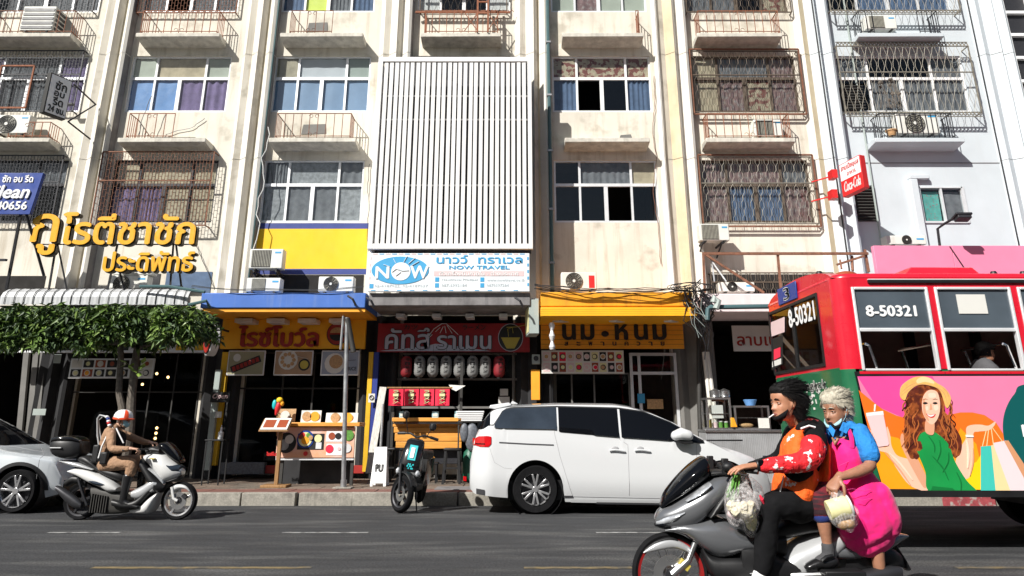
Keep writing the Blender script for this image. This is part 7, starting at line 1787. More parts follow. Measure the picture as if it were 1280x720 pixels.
# body: front shield, legs shield, seat, tail
def oval_ring(cx,cy,z,w_,d,n=20,e=2.8):
    sg=lambda v:(1 if v>=0 else -1)*abs(v)**(2/e)
    return [(cx+w_*sg(cos(2*pi*j/n)),cy+d*sg(sin(2*pi*j/n)),z) for j in range(n)]
fr('front_shield','gloss_black',MB().rings([oval_ring(0,.12,.42,.13,.05),oval_ring(0,.08,.5,.19,.09),oval_ring(0,.1,.62,.2,.1),oval_ring(0,.15,.8,.175,.09),oval_ring(0,.2,.93,.15,.07),oval_ring(0,.22,.96,.1,.05)]),smooth=60)
b=MB(); b.rings([oval_ring(0,.1,.47,.2,.11),oval_ring(0,.09,.5,.215,.12),oval_ring(0,.1,.53,.2,.11)]); fr('shield_trim','alu_dark',b)
fr('floorboard','matte_black',MB().box(-.16,.16,.2,.65,.26,.34),bevel=.02)
fr('body','gloss_black',MB().rings([oval_ring(0,.95,.3,.16,.35),oval_ring(0,.98,.5,.19,.42),oval_ring(0,1.0,.68,.17,.42),oval_ring(0,1.0,.7,.12,.36)]),smooth=60)
fr('seat','matte_black',MB().rings([oval_ring(0,.95,.68,.15,.36),oval_ring(0,.95,.74,.16,.38),oval_ring(0,.95,.78,.13,.34)]),smooth=60)
fr('rear_wheel','tyre',MB().lathe((0,1.25,.24),[(.12,-.05),(.21,-.06),(.245,0),(.21,.06),(.12,.05)],36,'x'),smooth=60)
for sx in (-1,1):
    b=MB(); b.ell((sx*.165,.02,.52),(.04,.04,.045)); fr('indicator','amber' if 0 else 'lamp_clear',b)
    b=MB(); b.tube([(0,.2,.98),(sx*.12,.2,1.02),(sx*.3,.26,1.0)],.014,7); fr('handlebar','matte_black',b); b=MB(); b.cyl((sx*.22,.24,1.01),(sx*.36,.28,.99),.02,n=8); fr('grip','matte_black',b)
    b=MB(); b.tube([(sx*.17,.2,1.02),(sx*.24,.18,1.14 if sx>0 else 1.22)],.007,5); b.lathe((sx*.25,.17,(1.16 if sx>0 else 1.26)-.055),[(.02,0),(.055,.02),(.062,.055),(.055,.09),(.02,.11)],16); fr('mirror','matte_black',b)
b=MB(); b.rings([[(x,.035+.0,z) for x,z in [(.02+.07*sx*(1 if 1 else 1),z_) for sx,z_ in ((-1,.66),(1,.66),(1,.9),(-1,.9))]],[(x,.03,z) for x,z in ((-.05,.66),(.09,.66),(.085,.9),(-.045,.9))]]); 
def plate(x0,x1,z0,z1,y,m,nm,tilt=.12):
    b=MB(); b.add([(x0,y,z0),(x1,y,z0),(x1,y+(z1-z0)*tilt*2.2,z1),(x0,y+(z1-z0)*tilt*2.2,z1),(x0,y+.02,z0),(x1,y+.02,z0),(x1,y+.02+(z1-z0)*tilt*2.2,z1),(x0,y+.02+(z1-z0)*tilt*2.2,z1)],[(0,1,2,3),(4,5,6,7),(0,1,5,4),(1,2,6,5),(2,3,7,6),(3,0,4,7)]); return fr(nm,m,b,bevel=.006)
plate(-.05,.09,.68,.88,.005,'teal_plastic','badge'); plate(-.015,.055,.71,.85,-.0,'alu','badge_plate')
b=MB()
for k in range(9): b.ell((-.02+.012*k+.01*sin(k*3),.0,.6+.03*sin(k*2.1)),(.016,.008,.014),6,4)
fr('sticker','teal_plastic',b); b=MB(); b.tube([(.12,.25,.3),(.2,.3,.02)],.012,5); fr('side_stand','matte_black',b)
# ---- grey foreground maxi scooter (crop 2.769x, origin 780,460)
FY=6.2
def cf(u,v): p=at(780+u*.3611,460+v*.3611,FY); return (p.x,p.y,p.z)
t=thing('grey_scooter','silver grey maxi scooter in the foreground carrying two riders','scooter',(cf(500,0)[0],FY,0))
def sf(nm,m,secs,e=2.5,n=26,sm=45): return shell(MB(),secs,FY,cf,n,e).build(nm,K[m] if isinstance(m,str) else m,parent=t,smooth=sm)
fwc=cf(160,722); rr0=.295; wheel2(t,(fwc[0],FY,rr0),rr0,FY,.1,'rim_red','wire','gold',.13)
rwx=fwc[0]+1.32; wheel2(t,(rwx,FY,.29),.29,FY,.13,'rim_red','wire',None,.15)
for sy in (-.075,.075): MB().tube([(cf(238,600)[0],FY+sy,cf(238,600)[2]),(cf(215,660)[0],FY+sy,cf(215,660)[2]),(fwc[0],FY+sy,rr0)],[.024,.026,.028],10).build('fork',K['steel'],parent=t,smooth=60)
sf('front_mudguard','scooter_silver',[(62,634,66,638,.05),(100,601,108,632,.07),(150,586,165,622,.075),(200,600,205,632,.07),(240,628,234,650,.055)],e=3)
sf('mudguard_edge','matte_black',[(60,630,62,634,.04),(102,596,104,606,.06),(152,580,158,596,.065),(180,588,184,604,.06)],e=3)
sf('windscreen','tint',[(124,474,128,488,.05),(136,436,152,470,.12),(168,392,190,450,.15),(205,352,235,420,.17),(238,323,262,398,.175),(268,304,285,382,.15),(284,312,290,366,.10)],e=2.3)
sf('front_fairing','scooter_grey',[(104,520,108,545,.045),(118,490,130,556,.10),(150,468,190,560,.15),(205,428,240,548,.19),(262,392,272,520,.21),(320,366,300,490,.20),(358,362,345,470,.17)],e=2.25)
sf('lower_fairing','scooter_grey',[(130,552,140,560,.10),(190,528,205,575,.16),(250,515,262,625,.2),(310,505,312,655,.215),(380,535,350,650,.215),(440,580,405,628,.2),(478,618,462,632,.15)],e=2.4)
sf('chin_panel','matte_black',[(255,600,262,640,.12),(290,640,300,720,.17),(380,640,390,730,.2),(470,650,480,740,.2)],e=3.5)
sf('headlamp','lamp_clear',[(106,526,108,542,.06),(122,506,134,545,.112),(158,494,165,528,.162),(196,486,190,500,.18)],e=2.2)
sf('headlamp_shroud','tint',[(106,538,108,548,.05),(122,528,134,549,.117),(140,536,150,540,.14)],e=2.2)
sf('upper_lamp','mask_blue' if 0 else 'lamp_clear',[(196,452,205,458,.178),(228,424,238,448,.2),(258,400,262,430,.214),(280,388,278,410,.214)],e=2.2)
sf('inner_cover','matte_black',[(272,502,280,512,.214),(300,446,312,500,.217),(340,395,345,478,.2),(364,372,366,462,.18),(400,440,402,520,.17),(440,500,430,570,.16)],e=2.6)
sf('dashboard','matte_black',[(285,352,290,375,.12),(330,350,335,372,.14),(372,352,372,395,.12)],e=2.6)
sf('side_stripe','scooter_silver',[(404,692,412,697,.205),(440,672,448,694,.215),(470,655,474,676,.2)],e=3)
sf('side_stripe_upper','scooter_silver',[(428,612,432,618,.2),(455,622,458,642,.212),(472,640,474,656,.2)],e=3)
sf('step_panel','matte_black',[(380,590,385,700,.2),(440,600,440,730,.22),(520,640,520,740,.22),(580,660,580,740,.2)],e=4)
sf('centre_tunnel','matte_black',[(360,470,375,600,.1),(420,520,420,620,.13),(480,570,480,640,.15),(540,560,540,650,.15)],e=3)
sf('seat','matte_black',[(480,560,490,600,.10),(540,520,545,590,.14),(620,510,620,570,.17),(690,520,690,560,.17),(740,480,745,540,.17),(820,475,830,545,.17),(900,505,900,560,.12),(940,530,935,555,.06)],e=2.8)
sf('body_panel','scooter_silver',[(505,690,520,745,.17),(545,620,570,745,.195),(610,580,650,735,.21),(680,552,700,670,.215),(750,548,760,600,.2),(830,560,835,590,.17),(905,575,905,590,.1)],e=2.3)
sf('tail_panel','scooter_grey',[(650,610,660,650,.18),(740,590,760,660,.2),(850,590,870,640,.17),(930,570,940,600,.1),(975,575,975,585,.05)],e=2.6)
sf('rear_carrier','matte_black',[(735,610,745,700,.14),(820,600,840,720,.15),(900,610,920,690,.13),(950,640,960,690,.06)],e=3)
sf('number_plate_bracket','matte_black',[(930,600,940,640,.05),(960,650,975,690,.06),(985,690,975,700,.05)],e=3)
sf('silencer','rim_dark',[(640,720,645,760,.05,-.18),(760,690,770,745,.06,-.18),(860,670,865,735,.065,-.18),(915,672,912,720,.05,-.18)],e=2.3)
for sy in (-1,1):
    p=cf(345,352); g=cf(350,338)
    MB().tube([(p[0]+.02,FY,p[2]-.02),(p[0]+.0,FY+sy*.15,p[2]+.03),(g[0]+.04,FY+sy*.3,g[2]),(cf(400,345)[0],FY+sy*.38,cf(400,345)[2])],.015,8).build('handlebar',K['matte_black'],parent=t)
    a=cf(360,342); e_=cf(400,347); MB().cyl((a[0],FY+sy*.33,a[2]),(e_[0]+.02,FY+sy*.40,e_[2]),.022,n=10).build('grip',K['matte_black'],parent=t)
    MB().tube([(cf(332,345)[0],FY+sy*.26,cf(332,345)[2]),(cf(345,352)[0],FY+sy*.36,cf(345,352)[2]),(cf(378,358)[0],FY+sy*.40,cf(378,358)[2])],.008,6).build('brake_lever',K['chrome'],parent=t)
    b=MB(); q=cf(322,340); b.ell((q[0]+.02,FY+sy*.25,q[2]+.01),(.05,.04,.035)); b.box(q[0]-.02,q[0]+.03,FY+sy*.22-.02,FY+sy*.22+.02,q[2]-.05,q[2]+.07); b.build('switch_box',K['matte_black'],parent=t,bevel=.006)
b=MB()
for (u0,v0),(u1,v1) in (((212,470),(330,374)),((135,548),(235,530)),((235,530),(300,492)),((300,492),(440,580))):
    pass
MB().tube([(cf(545,700)[0],FY-.2,cf(545,700)[2]),(cf(640,690)[0],FY-.27,cf(640,690)[2]),(cf(700,690)[0],FY-.3,cf(700,690)[2])],.02,8).build('footpeg',K['steel'],parent=t)
b=MB(); p=cf(690,676); b.box(p[0]-.14,p[0]+.16,FY-.38,FY-.22,p[2]-.03,p[2]+.01); b.build('pillion_step',K['matte_black'],parent=t,bevel=.01)
# ================================================================ PEOPLE
def sstep(a,b_,x): t_=max(0,min(1,(x-a)/(b_-a))); return t_*t_*(3-2*t_)
HP=[(-.116,.058,.012,.022),(-.108,.082,-.012,.040),(-.092,.090,-.030,.052),(-.07,.091,-.048,.059),(-.04,.090,-.064,.067),(-.01,.086,-.080,.072),(.02,.089,-.094,.0755),(.045,.092,-.100,.077),(.07,.085,-.099,.074),(.09,.068,-.088,.064),(.105,.045,-.068,.048),(.115,.02,-.042,.028),(.119,-.005,-.02,.008)]
def hprof(z):
    out=[]
    for k in (1,2,3): out.append(interp([(p[0],p[k]) for p in HP],z))
    return out
def headpt(th,z,feat=True):
    f,bk,w_=hprof(z); mid=(f+bk)/2; hx=(f-bk)/2; c,s_=cos(th),sin(th); e=.88
    sg=lambda v:(1 if v>=0 else -1)*abs(v)**e
    x=mid+hx*sg(c); y=w_*sg(s_)
    if feat and c>0:
        g=lambda cy,cz,sy,sz_:math.exp(-((y-cy)/sy)**2-((z-cz)/sz_)**2)
        d=0
        u=max(0,min(1,(.012-z)/.05)) if z<.012 else 0
        if -.052<z<.018: d+=math.exp(-(y/(.0085+.006*u))**2)*(.006+.024*u**1.2)*sstep(-.052,-.042,z)
        d+=.004*g(.016,-.04,.008,.009)+.004*g(-.016,-.04,.008,.009)
        d-=.011*(g(.031,.0,.017,.011)+g(-.031,.0,.017,.011))
        d+=.005*(g(.03,.024,.022,.008)+g(-.03,.024,.022,.008))
        d+=.006*g(0,-.064,.021,.005)+.0065*g(0,-.077,.018,.0055)-.004*g(0,-.0705,.022,.0025)
        d+=.006*g(0,-.103,.018,.010)-.003*g(0,-.089,.02,.005)
        d+=.004*(g(.045,-.03,.018,.018)+g(-.045,-.03,.018,.018))
        x+=d
    return V((x,y,z))
def headgrid(nz_=44,nt_=64,off=None,feat=True):
    vs=[];fs=[]
    for i in range(nz_+1):
        q=i/nz_; z=-.116+.235*(q if 0 else (.5-.5*cos(pi*q))*.55+q*.45)
        for j in range(nt_):
            th=2*pi*j/nt_; th=th-.38*sin(th)        # more columns towards the face
            p=headpt(th,z,feat)
            if off:
                n_=V((p.x+.01,p.y,p.z*1.1-.01)).normalized(); p=p+n_*off(th,z,p)
            vs.append(p)
    for i in range(nz_):
        for j in range(nt_): fs.append((i*nt_+j,i*nt_+(j+1)%nt_,(i+1)*nt_+(j+1)%nt_,(i+1)*nt_+j))
    fs.append(tuple(range(nt_-1,-1,-1))); fs.append(tuple(nt_*nz_+j for j in range(nt_)))
    return vs,fs
def head_matrix(pos,yaw,pitch=0,s=1,roll=0):
    return Matrix.Translation(pos)@Matrix.Rotation(yaw,4,'Z')@Matrix.Rotation(pitch,4,'Y')@Matrix.Rotation(roll,4,'X')@Matrix.Scale(s,4)
def add_head(b,M,ears=True):
    b.m=M; vs,fs=headgrid(); b.add(vs,fs)
    if ears:
        for sy in (-1,1):
            b.ell((-.004,sy*.079,-.012),(.017,.006,.031),12,8,(0,R(-12),sy*R(18))); b.tube([(.008,sy*.084,.008),(-.002,sy*.09,.02),(-.017,sy*.09,.008),(-.016,sy*.087,-.012),(-.004,sy*.082,-.036)],.0045,6)
    b.m=None
def face_parts(person,M,brow='hair_black',lip='lips',skin='skin_tan'):
    b=MB(); b.m=M
    for sy in (-1,1): b.ell((.0725,sy*.031,-.001),(.011,.0115,.0058),12,8)
    b.build('eye',K['eye_white'],parent=person,smooth=80)
    b=MB(); b.m=M
    for sy in (-1,1): b.ell((.0805,sy*.031,-.001),(.004,.0056,.0052),10,6)
    b.build('iris',K['eye_dark'],parent=person,smooth=80)
    b=MB(); b.m=M
    for sy in (-1,1): b.limb([(.081,sy*.016,.006,.0035,.003),(.0825,sy*.031,.0065,.006,.0042),(.075,sy*.047,.002,.0035,.003)],side=(1,0,0),n=8); b.limb([(.079,sy*.018,-.0065,.0025,.0022),(.081,sy*.031,-.0085,.005,.003),(.075,sy*.045,-.005,.0025,.0022)],side=(1,0,0),n=8)
    b.build('eyelid',K[skin],parent=person,smooth=80)
    b=MB(); b.m=M
    for sy in (-1,1): b.tube([(.093,sy*.012,.021),(.094,sy*.028,.027),(.084,sy*.048,.023)],[.0026,.0036,.0016],6)
    b.build('eyebrow',K[brow],parent=person)
    b=MB(); b.m=M; b.tube([(.088,-.021,-.07),(.0975,-.008,-.066),(.0985,0,-.0675),(.0975,.008,-.066),(.088,.021,-.07)],[.002,.0035,.003,.0035,.002],6); b.tube([(.088,-.02,-.0715),(.0965,0,-.0765),(.088,.02,-.0715)],[.002,.0048,.002],6)
    b.build('lip',K[lip],parent=person,smooth=80)
def hair(person,M,m,line,thick,n,length,flow,seed=1,rad=.0022,nm='hair'):
    def off(th,z,p):
        th=(th+pi)%(2*pi)-pi; k=sstep(-.012,.012,z-line(th)); return -.006+k*(.006+thick(th,z)+.007*NZ.noise(V((p.x*30,p.y*60,p.z*60))))
    vs,fs=headgrid(30,48,off,False); b=MB(); b.m=M; b.add(vs,fs); cap=b.build(nm,K[m],parent=person,smooth=80)
    rr=random.Random(seed); b=MB(); b.m=M; c=0
    while c<n:
        th=rr.uniform(-pi,pi); z=rr.uniform(-.08,.117)
        if z<line(th)+.0: continue
        c+=1; p=headpt(th,z,False); nn=V((p.x+.01,p.y,p.z)).normalized(); p=p+nn*thick(th,z)*rr.uniform(.85,1.15)
        F=flow(th,z,p); P=[p]; L_=length*rr.uniform(.6,1.25); d=(nn*.35+F).normalized()
        for k in range(4):
            d=(d+F*.45+V((rr.gauss(0,.19),rr.gauss(0,.19),rr.gauss(0,.19)))).normalized(); q=P[-1]+d*L_/4
            # stay outside the skull
            c0=V((-.005,0,min(.03,q.z)*.6)); v=q-c0; rmin=.098 if q.z<.05 else .102
            if v.length<rmin and q.z>-.03: q=c0+v.normalized()*rmin
            P.append(q)
        b.tube(P,[rad*1.3,rad*1.5,rad*1.3,rad,rad*.25],4)
    b.build(nm+'_strand',K[m],parent=person,smooth=80,kind='stuff')
def hand(b,wr,d,n,th,s=1,curl=(.5,.6,.5),spread=.06,thumb=(.5,.5)):
    """wr wrist, d finger direction, n palm side, th thumb side"""
    d=V(d).normalized(); n=V(n); n=(n-d*n.dot(d)).normalized(); t_=V(th); t_=(t_-d*t_.dot(d)-n*t_.dot(n)).normalized(); w_=V(wr)
    b.limb([(*(w_-d*.03*s),.026*s,.019*s),(*(w_+d*.015*s),.029*s,.018*s),(*(w_+d*.05*s),.040*s,.0165*s),(*(w_+d*.085*s),.041*s,.014*s)],side=t_,n=14)
    L_=[(.042,.026,.021),(.047,.029,.023),(.044,.027,.022),(.034,.021,.019)]
    for k in range(4):
        o_=(1.5-k)*.0205*s; p=w_+d*(.088-.004*abs(k-1.2))*s+t_*o_; a=0; P=[p-d*.02*s,p]; dd=(d+t_*spread*(1.5-k)).normalized()
        for q in range(3):
            a+=curl[q]*(1+.08*k); v=dd*cos(a)+n*sin(a); p=p+v*L_[k][q]*s; P.append(p)
        rads=[.0095,.0092,.0085,.008,.0068]; b.tube(P,[r_*s for r_ in rads],9,rnd_end=True)
    p=w_+d*.02*s+t_*.028*s; v=(d*.6+t_*.75+n*.25).normalized(); P=[p,p+v*.036*s]; v2=(v+d*thumb[0]+n*thumb[1]-t_*.25).normalized(); P.append(P[-1]+v2*.032*s); v3=(v2+n*thumb[1]*.6+d*.2).normalized(); P.append(P[-1]+v3*.026*s); b.tube(P,[.013*s,.0115*s,.0105*s,.0085*s],9,rnd_end=True)
def L(b,cv,pts,n=18,side=(0,1,0)):      # limb from picture-space points (u,v,Y,r_side,r_other)
    P=[]
    for u,v,Y,a,c in pts: p=cv(u,v,Y); P.append((p[0],p[1],p[2],a,c))
    # smooth resample
    Q=[]
    for i in range(len(P)-1):
        p0=P[max(i-1,0)];p1=P[i];p2=P[i+1];p3=P[min(i+2,len(P)-1)]
        for k in range(3):
            t_=k/3; Q.append(tuple(.5*((2*p1[d])+(-p0[d]+p2[d])*t_+(2*p0[d]-5*p1[d]+4*p2[d]-p3[d])*t_*t_+(-p0[d]+3*p1[d]-3*p2[d]+p3[d])*t_**3) for d in range(5)))
    Q.append(P[-1]); b.limb(Q,side,n)
def fy(u,v,Y=6.2): p=at(780+u*.3611,460+v*.3611,Y); return (p.x,p.y,p.z)
mk('cloth_red_print',(.72,.012,.02),.85,var=.1,scale=8,bump=.9,bscale=12,bd=.04,col2=(.8,.72,.72),c2scale=15,c2t=(.585,.6))
mk('cloth_orange_print',(.9,.12,.008),.8,var=.1,scale=6,bump=.9,bscale=10,bd=.04,col2=(.85,.75,.7),c2scale=9,c2t=(.66,.675))
# ---------------------------------------------------------------- front rider
b=MB()
man=None; S1=1.2
Mh=head_matrix(V(fy(558,120,6.0)),R(180+18),R(2),S1)
add_head(b,Mh)
L(b,fy,[(590,480,6.12,.15,.12),(600,400,6.12,.14,.11),(606,300,6.12,.17,.12),(612,235,6.12,.19,.11),(612,205,6.1,.12,.085),(592,185,6.05,.07,.062),(575,160,6.02,.062,.06),(565,135,6.0,.055,.055)])
nearA=[(648,235,5.97,.065,.065),(655,275,5.9,.062,.062),(638,318,5.84,.055,.055),(560,332,5.83,.05,.048),(500,338,5.82,.04,.036),(462,338,5.81,.033,.028)]
farA=[(580,225,6.34,.06,.06),(560,280,6.42,.055,.055),(540,320,6.48,.05,.05),(480,335,6.52,.042,.04),(430,346,6.54,.034,.028)]
L(b,fy,nearA); L(b,fy,farA)
nearL=[(612,480,6.02,.10,.10),(560,470,5.98,.098,.10),(515,482,5.96,.085,.085),(496,520,5.96,.072,.07),(492,600,5.96,.062,.06),(484,680,5.96,.05,.048),(478,725,5.97,.045,.045)]
farL=[(600,490,6.30,.1,.1),(520,500,6.36,.09,.09),(470,520,6.38,.08,.08),(462,580,6.38,.07,.07),(455,700,6.38,.05,.05)]
L(b,fy,nearL); L(b,fy,farL)
man=b.build('person',K['skin_tan'],loc=fy(560,700),smooth=180,mods=remesh(.0085,3),label='front rider with slicked black hair, red sleeves and orange vest steering the grey scooter',cat='person')
man['group']='people on the grey scooter'
face_parts(man,Mh,skin='skin_tan')
b=MB()
w_=V(fy(458,337,5.81)); hand(b,w_,(-1,.05,-.10),(0,.1,-1),(0,1,.15),1.22,(.18,.25,.2),.05,(.6,.3))
b.build('hand',K['skin_tan'],parent=man,smooth=180,mods=remesh(.0042,2))
b=MB(); w_=V(fy(425,346,6.54)); hand(b,w_,(-1,-.05,-.05),(0,-.1,-1),(0,-1,.1),1.15,(.6,.8,.6),.04); b.build('hand',K['skin_tan'],parent=man,smooth=180,mods=remesh(.0042,2))
MB().lathe(V(fy(466,337,5.81)),[(.040,-.022),(.044,-.015),(.044,.015),(.040,.022)],18,'x').build('wristwatch',K['matte_black'],parent=man,smooth=50)
b=MB(); p=V(fy(468,331,5.81)); b.box(p.x-.02,p.x+.02,p.y-.05,p.y-.035,p.z-.015,p.z+.03); b.build('watch_face',K['tint'],parent=man,bevel=.006)
# black hooded jacket
b=MB()
L(b,fy,[(588,470,6.12,.175,.145),(598,400,6.12,.175,.145),(608,310,6.12,.20,.155),(618,245,6.11,.215,.145),(620,212,6.1,.16,.11)])
L(b,fy,[(650,222,6.0,.085,.08),(662,250,5.93,.088,.088),(668,285,5.9,.08,.08)]); L(b,fy,[(590,225,6.32,.08,.08),(565,270,6.42,.075,.075),(535,312,6.49,.065,.065),(470,335,6.52,.052,.05),(440,344,6.53,.046,.044)])
b.build('jacket',K['cloth_black'],parent=man,smooth=180,mods=remesh(.011,3,.02,.12))
b=MB(); L(b,fy,[(655,268,5.88,.092,.095),(648,305,5.83,.09,.09),(612,326,5.80,.078,.075),(545,334,5.80,.066,.062),(500,338,5.80,.058,.054),(476,339,5.81,.05,.046)])
b.build('sleeve',K['cloth_red_print'],parent=man,smooth=180,mods=remesh(.009,2,.022,.09))
b=MB(); L(b,fy,[(640,195,6.2,.09,.07),(668,205,6.1,.07,.06),(672,225,5.98,.05,.05)],side=(1,0,0)); L(b,fy,[(600,215,5.97,.03,.02),(618,196,5.96,.035,.028),(650,190,6.05,.05,.035)]); b.build('hood',K['cloth_black'],parent=man,smooth=180,mods=remesh(.009,3,.012,.06))
b=MB(); b.tube([fy(612,190,5.96),fy(640,180,6.0),fy(668,186,6.08),fy(685,205,6.1)],[.012,.018,.018,.012],8); b.build('collar_trim',K['cloth_red'],parent=man,smooth=80)
# orange vest: front and back pieces over the jacket
b=MB(); L(b,fy,[(584,452,6.09,.205,.165),(592,415,6.09,.21,.168),(598,370,6.09,.205,.162),(592,335,6.08,.185,.145)])
L(b,fy,[(585,330,6.02,.15,.10),(588,275,6.02,.15,.085),(600,232,6.0,.10,.06),(612,210,5.99,.05,.035)])
L(b,fy,[(672,420,6.08,.13,.05),(684,340,6.08,.13,.045),(690,270,6.06,.10,.04)])
b.build('vest',K['cloth_orange_print'],parent=man,smooth=180,mods=remesh(.010,3,.02,.14))
b=MB(); b.tube([fy(552,372,5.9),fy(548,400,5.905),fy(540,430,5.91)],.005,5); b.tube([fy(612,210,5.9),fy(640,200,5.9),fy(662,206,5.9)],.009,5); b.build('piping',K['cloth_white'],parent=man)
b=MB(); L(b,fy,[(640,350,5.90,.035,.05),(600,368,5.87,.035,.06),(565,360,5.9,.03,.035)]); b.build('under_arm_patch',K['cloth_black'],parent=man,smooth=180,mods=remesh(.009,3))  # black piece set beneath the near arm
# trousers
b=MB(); L(b,fy,[(622,478,6.02,.125,.125),(565,468,5.97,.118,.118),(515,478,5.95,.10,.10),(494,520,5.95,.092,.092),(492,600,5.95,.085,.085),(484,670,5.95,.075,.075),(480,700,5.96,.07,.072)])
L(b,fy,[(600,490,6.28,.12,.12),(520,495,6.36,.105,.105),(470,520,6.38,.09,.09),(460,600,6.38,.08,.08),(455,690,6.38,.07,.07)]); L(b,fy,[(600,480,6.0,.12,.11),(605,480,6.3,.12,.11)],side=(0,0,1))
b.build('trousers',K['cloth_black'],parent=man,smooth=180,mods=remesh(.011,3,.022,.13))
b=MB(); L(b,fy,[(478,700,5.96,.055,.055),(470,730,5.96,.055,.06)]); b.build('sock',K['cloth_white'],parent=man,smooth=80)
b=MB(); L(b,fy,[(490,748,5.96,.05,.05),(455,752,5.96,.055,.045),(420,762,5.96,.045,.03)]); b.build('shoe',K['cloth_white'],parent=man,smooth=80)
b=MB(); L(b,fy,[(465,730,6.38,.05,.05),(430,748,6.38,.055,.045),(400,756,6.38,.045,.03)]); b.build('shoe',K['leather'],parent=man,smooth=80)
# hair, lowered black mask, cigarette
line=lambda th:(.062 if abs(th)<.55 else (.062-(abs(th)-.55)*.03 if abs(th)<1.45 else (.035-(abs(th)-1.45)*.22 if abs(th)<1.92 else -.075)))
sidek=lambda th:.25+.75*sstep(1.3,1.9,abs(th))+.5*(1-sstep(.3,.8,abs(th)))
hair(man,Mh,'hair_black',line,lambda th,z:.004+(.018*sstep(.04,.1,z))*(sidek(th) if z<.07 else 1)+.014*sstep(1.5,2.6,abs(th)),2600,.072,lambda th,z,p:(V((-.9,p.y*1.0,-.15 if z>.06 else -.75))).normalized(),3,.0012)
def chinmask(person,M,m,low=-.122,high=-.068,thk=.008,fw=1.15):
    vs=[];n1,n2=26,8
    for i in range(n1+1):
        th=-fw+2*fw*i/n1
        for j in range(n2+1):
            z=low+(high-low)*j/n2+ .028*abs(th)**1.7*(.9); z=max(-.1155,z); p=headpt(th*1.0,z,False); nn=V((p.x,p.y,0)).normalized(); d=.006+thk*sin(pi*j/n2)
            q=p+nn*d; q.z=(low+(high-low)*j/n2)+.028*abs(th)**1.7; vs.append(q)
    b=MB(); b.m=M; b.add(vs,[(i*(n2+1)+j,(i+1)*(n2+1)+j,(i+1)*(n2+1)+j+1,i*(n2+1)+j+1) for i in range(n1) for j in range(n2)])
    for sy in (-1,1):
        p=headpt(sy*fw,-.075,False); b.tube([V((p.x,p.y*1.05,-.082)),V((.02,sy*.078,-.045)),V((-.004,sy*.088,.018)),V((-.02,sy*.086,.012))],.0016,5)
    def sol(o): k=o.modifiers.new('thickness','SOLIDIFY'); k.thickness=.002
    b.build('face_mask',K[m],parent=person,smooth=80,mods=sol)
chinmask(man,Mh,'cloth_black',-.142,-.086,.010,1.35)
b=MB(); b.m=Mh; b.cyl((.098,-.004,-.071),(.128,-.022,-.092),.0037,n=8); b.build('cigarette',K['letter_white'],parent=man)
# ---------------------------------------------------------------- pillion rider
b=MB(); Mw2=head_matrix(V(fy(734,146,6.12)),R(180+30),R(7),1.17)
add_head(b,Mw2)
L(b,fy,[(800,520,6.2,.17,.15),(790,440,6.18,.165,.14),(780,360,6.16,.16,.13),(775,280,6.15,.17,.125),(775,232,6.15,.17,.10),(765,208,6.14,.10,.075),(752,190,6.13,.062,.06),(742,160,6.12,.056,.056)])
L(b,fy,[(826,240,6.02,.058,.058),(842,290,5.95,.052,.052),(852,336,5.9,.045,.045),(815,358,5.86,.044,.042),(770,372,5.84,.036,.034),(742,380,5.83,.03,.026)])
L(b,fy,[(700,235,6.3,.055,.055),(690,300,6.3,.05,.05),(700,360,6.25,.042,.042)])
L(b,fy,[(790,480,6.1,.10,.10),(730,450,6.0,.09,.09),(692,440,5.95,.07,.072),(688,480,5.94,.06,.06),(693,540,5.94,.05,.052),(702,600,5.95,.038,.038),(706,640,5.95,.034,.036)])
L(b,fy,[(830,520,6.1,.1,.1),(860,560,6.03,.075,.075),(872,610,6.02,.058,.058),(882,680,6.02,.046,.046),(892,735,6.03,.036,.036)])
woman=b.build('person',K['skin_brown'],loc=fy(780,700),smooth=180,mods=remesh(.0085,3),label='older rider with short blond grey hair, blue polo and bright pink apron sitting behind',cat='person',group='people on the grey scooter')
face_parts(woman,Mw2,brow='hair_blond',skin='skin_brown')
b=MB(); hand(b,V(fy(742,380,5.83)),(-.62,-.25,-.62),(.25,.45,-.75),(-.3,-.9,.2),1.18,(.75,.95,.7),.03,(.5,.5)); b.build('hand',K['skin_brown'],parent=woman,smooth=180,mods=remesh(.0042,2))
# polo shirt
b=MB(); L(b,fy,[(790,430,6.18,.185,.155),(782,360,6.16,.18,.15),(778,285,6.15,.19,.145),(777,238,6.15,.19,.12),(768,212,6.14,.13,.09)])
L(b,fy,[(815,225,6.05,.085,.075),(836,262,5.98,.082,.08),(850,305,5.93,.085,.082)]); L(b,fy,[(705,228,6.28,.07,.07),(690,270,6.31,.07,.07)])
b.build('polo_shirt',K['cloth_blue'],parent=woman,smooth=180,mods=remesh(.009,3,.02,.12))
b=MB()
for pts in (((760,182,6.03),(782,196,5.99),(766,222,5.96),(744,246,5.95)),((706,196,6.05),(700,215,6.0),(715,245,5.95))):
    L(b,fy,[(u,v,Y,.008,.018) for u,v,Y in pts])
b=MB()
for q in ([(757,186,6.0),(786,196,5.99),(768,228,5.945),(744,216,5.95)],[(712,196,6.02),(706,214,5.99),(722,240,5.95),(730,216,5.96)]):
    P=[V(fy(*p)) for p in q]; b.rings([P,[p+V((0,-.012,0)) for p in P]])
b.build('collar',K['cloth_blue'],parent=woman,smooth=0,bevel=.004)
b=MB(); b.tube([fy(722,240,5.97),fy(730,262,5.96),fy(742,244,5.95)],[.012,.02,.012],8); b.build('neck_opening',K['skin_brown'],parent=woman,smooth=80)
b=MB(); b.tube([fy(712,192,6.06),fy(730,206,5.99),fy(755,200,6.0),fy(765,188,6.04)],.014,8); b.build('neck_scarf',K['cloth_black'],parent=woman,smooth=80)
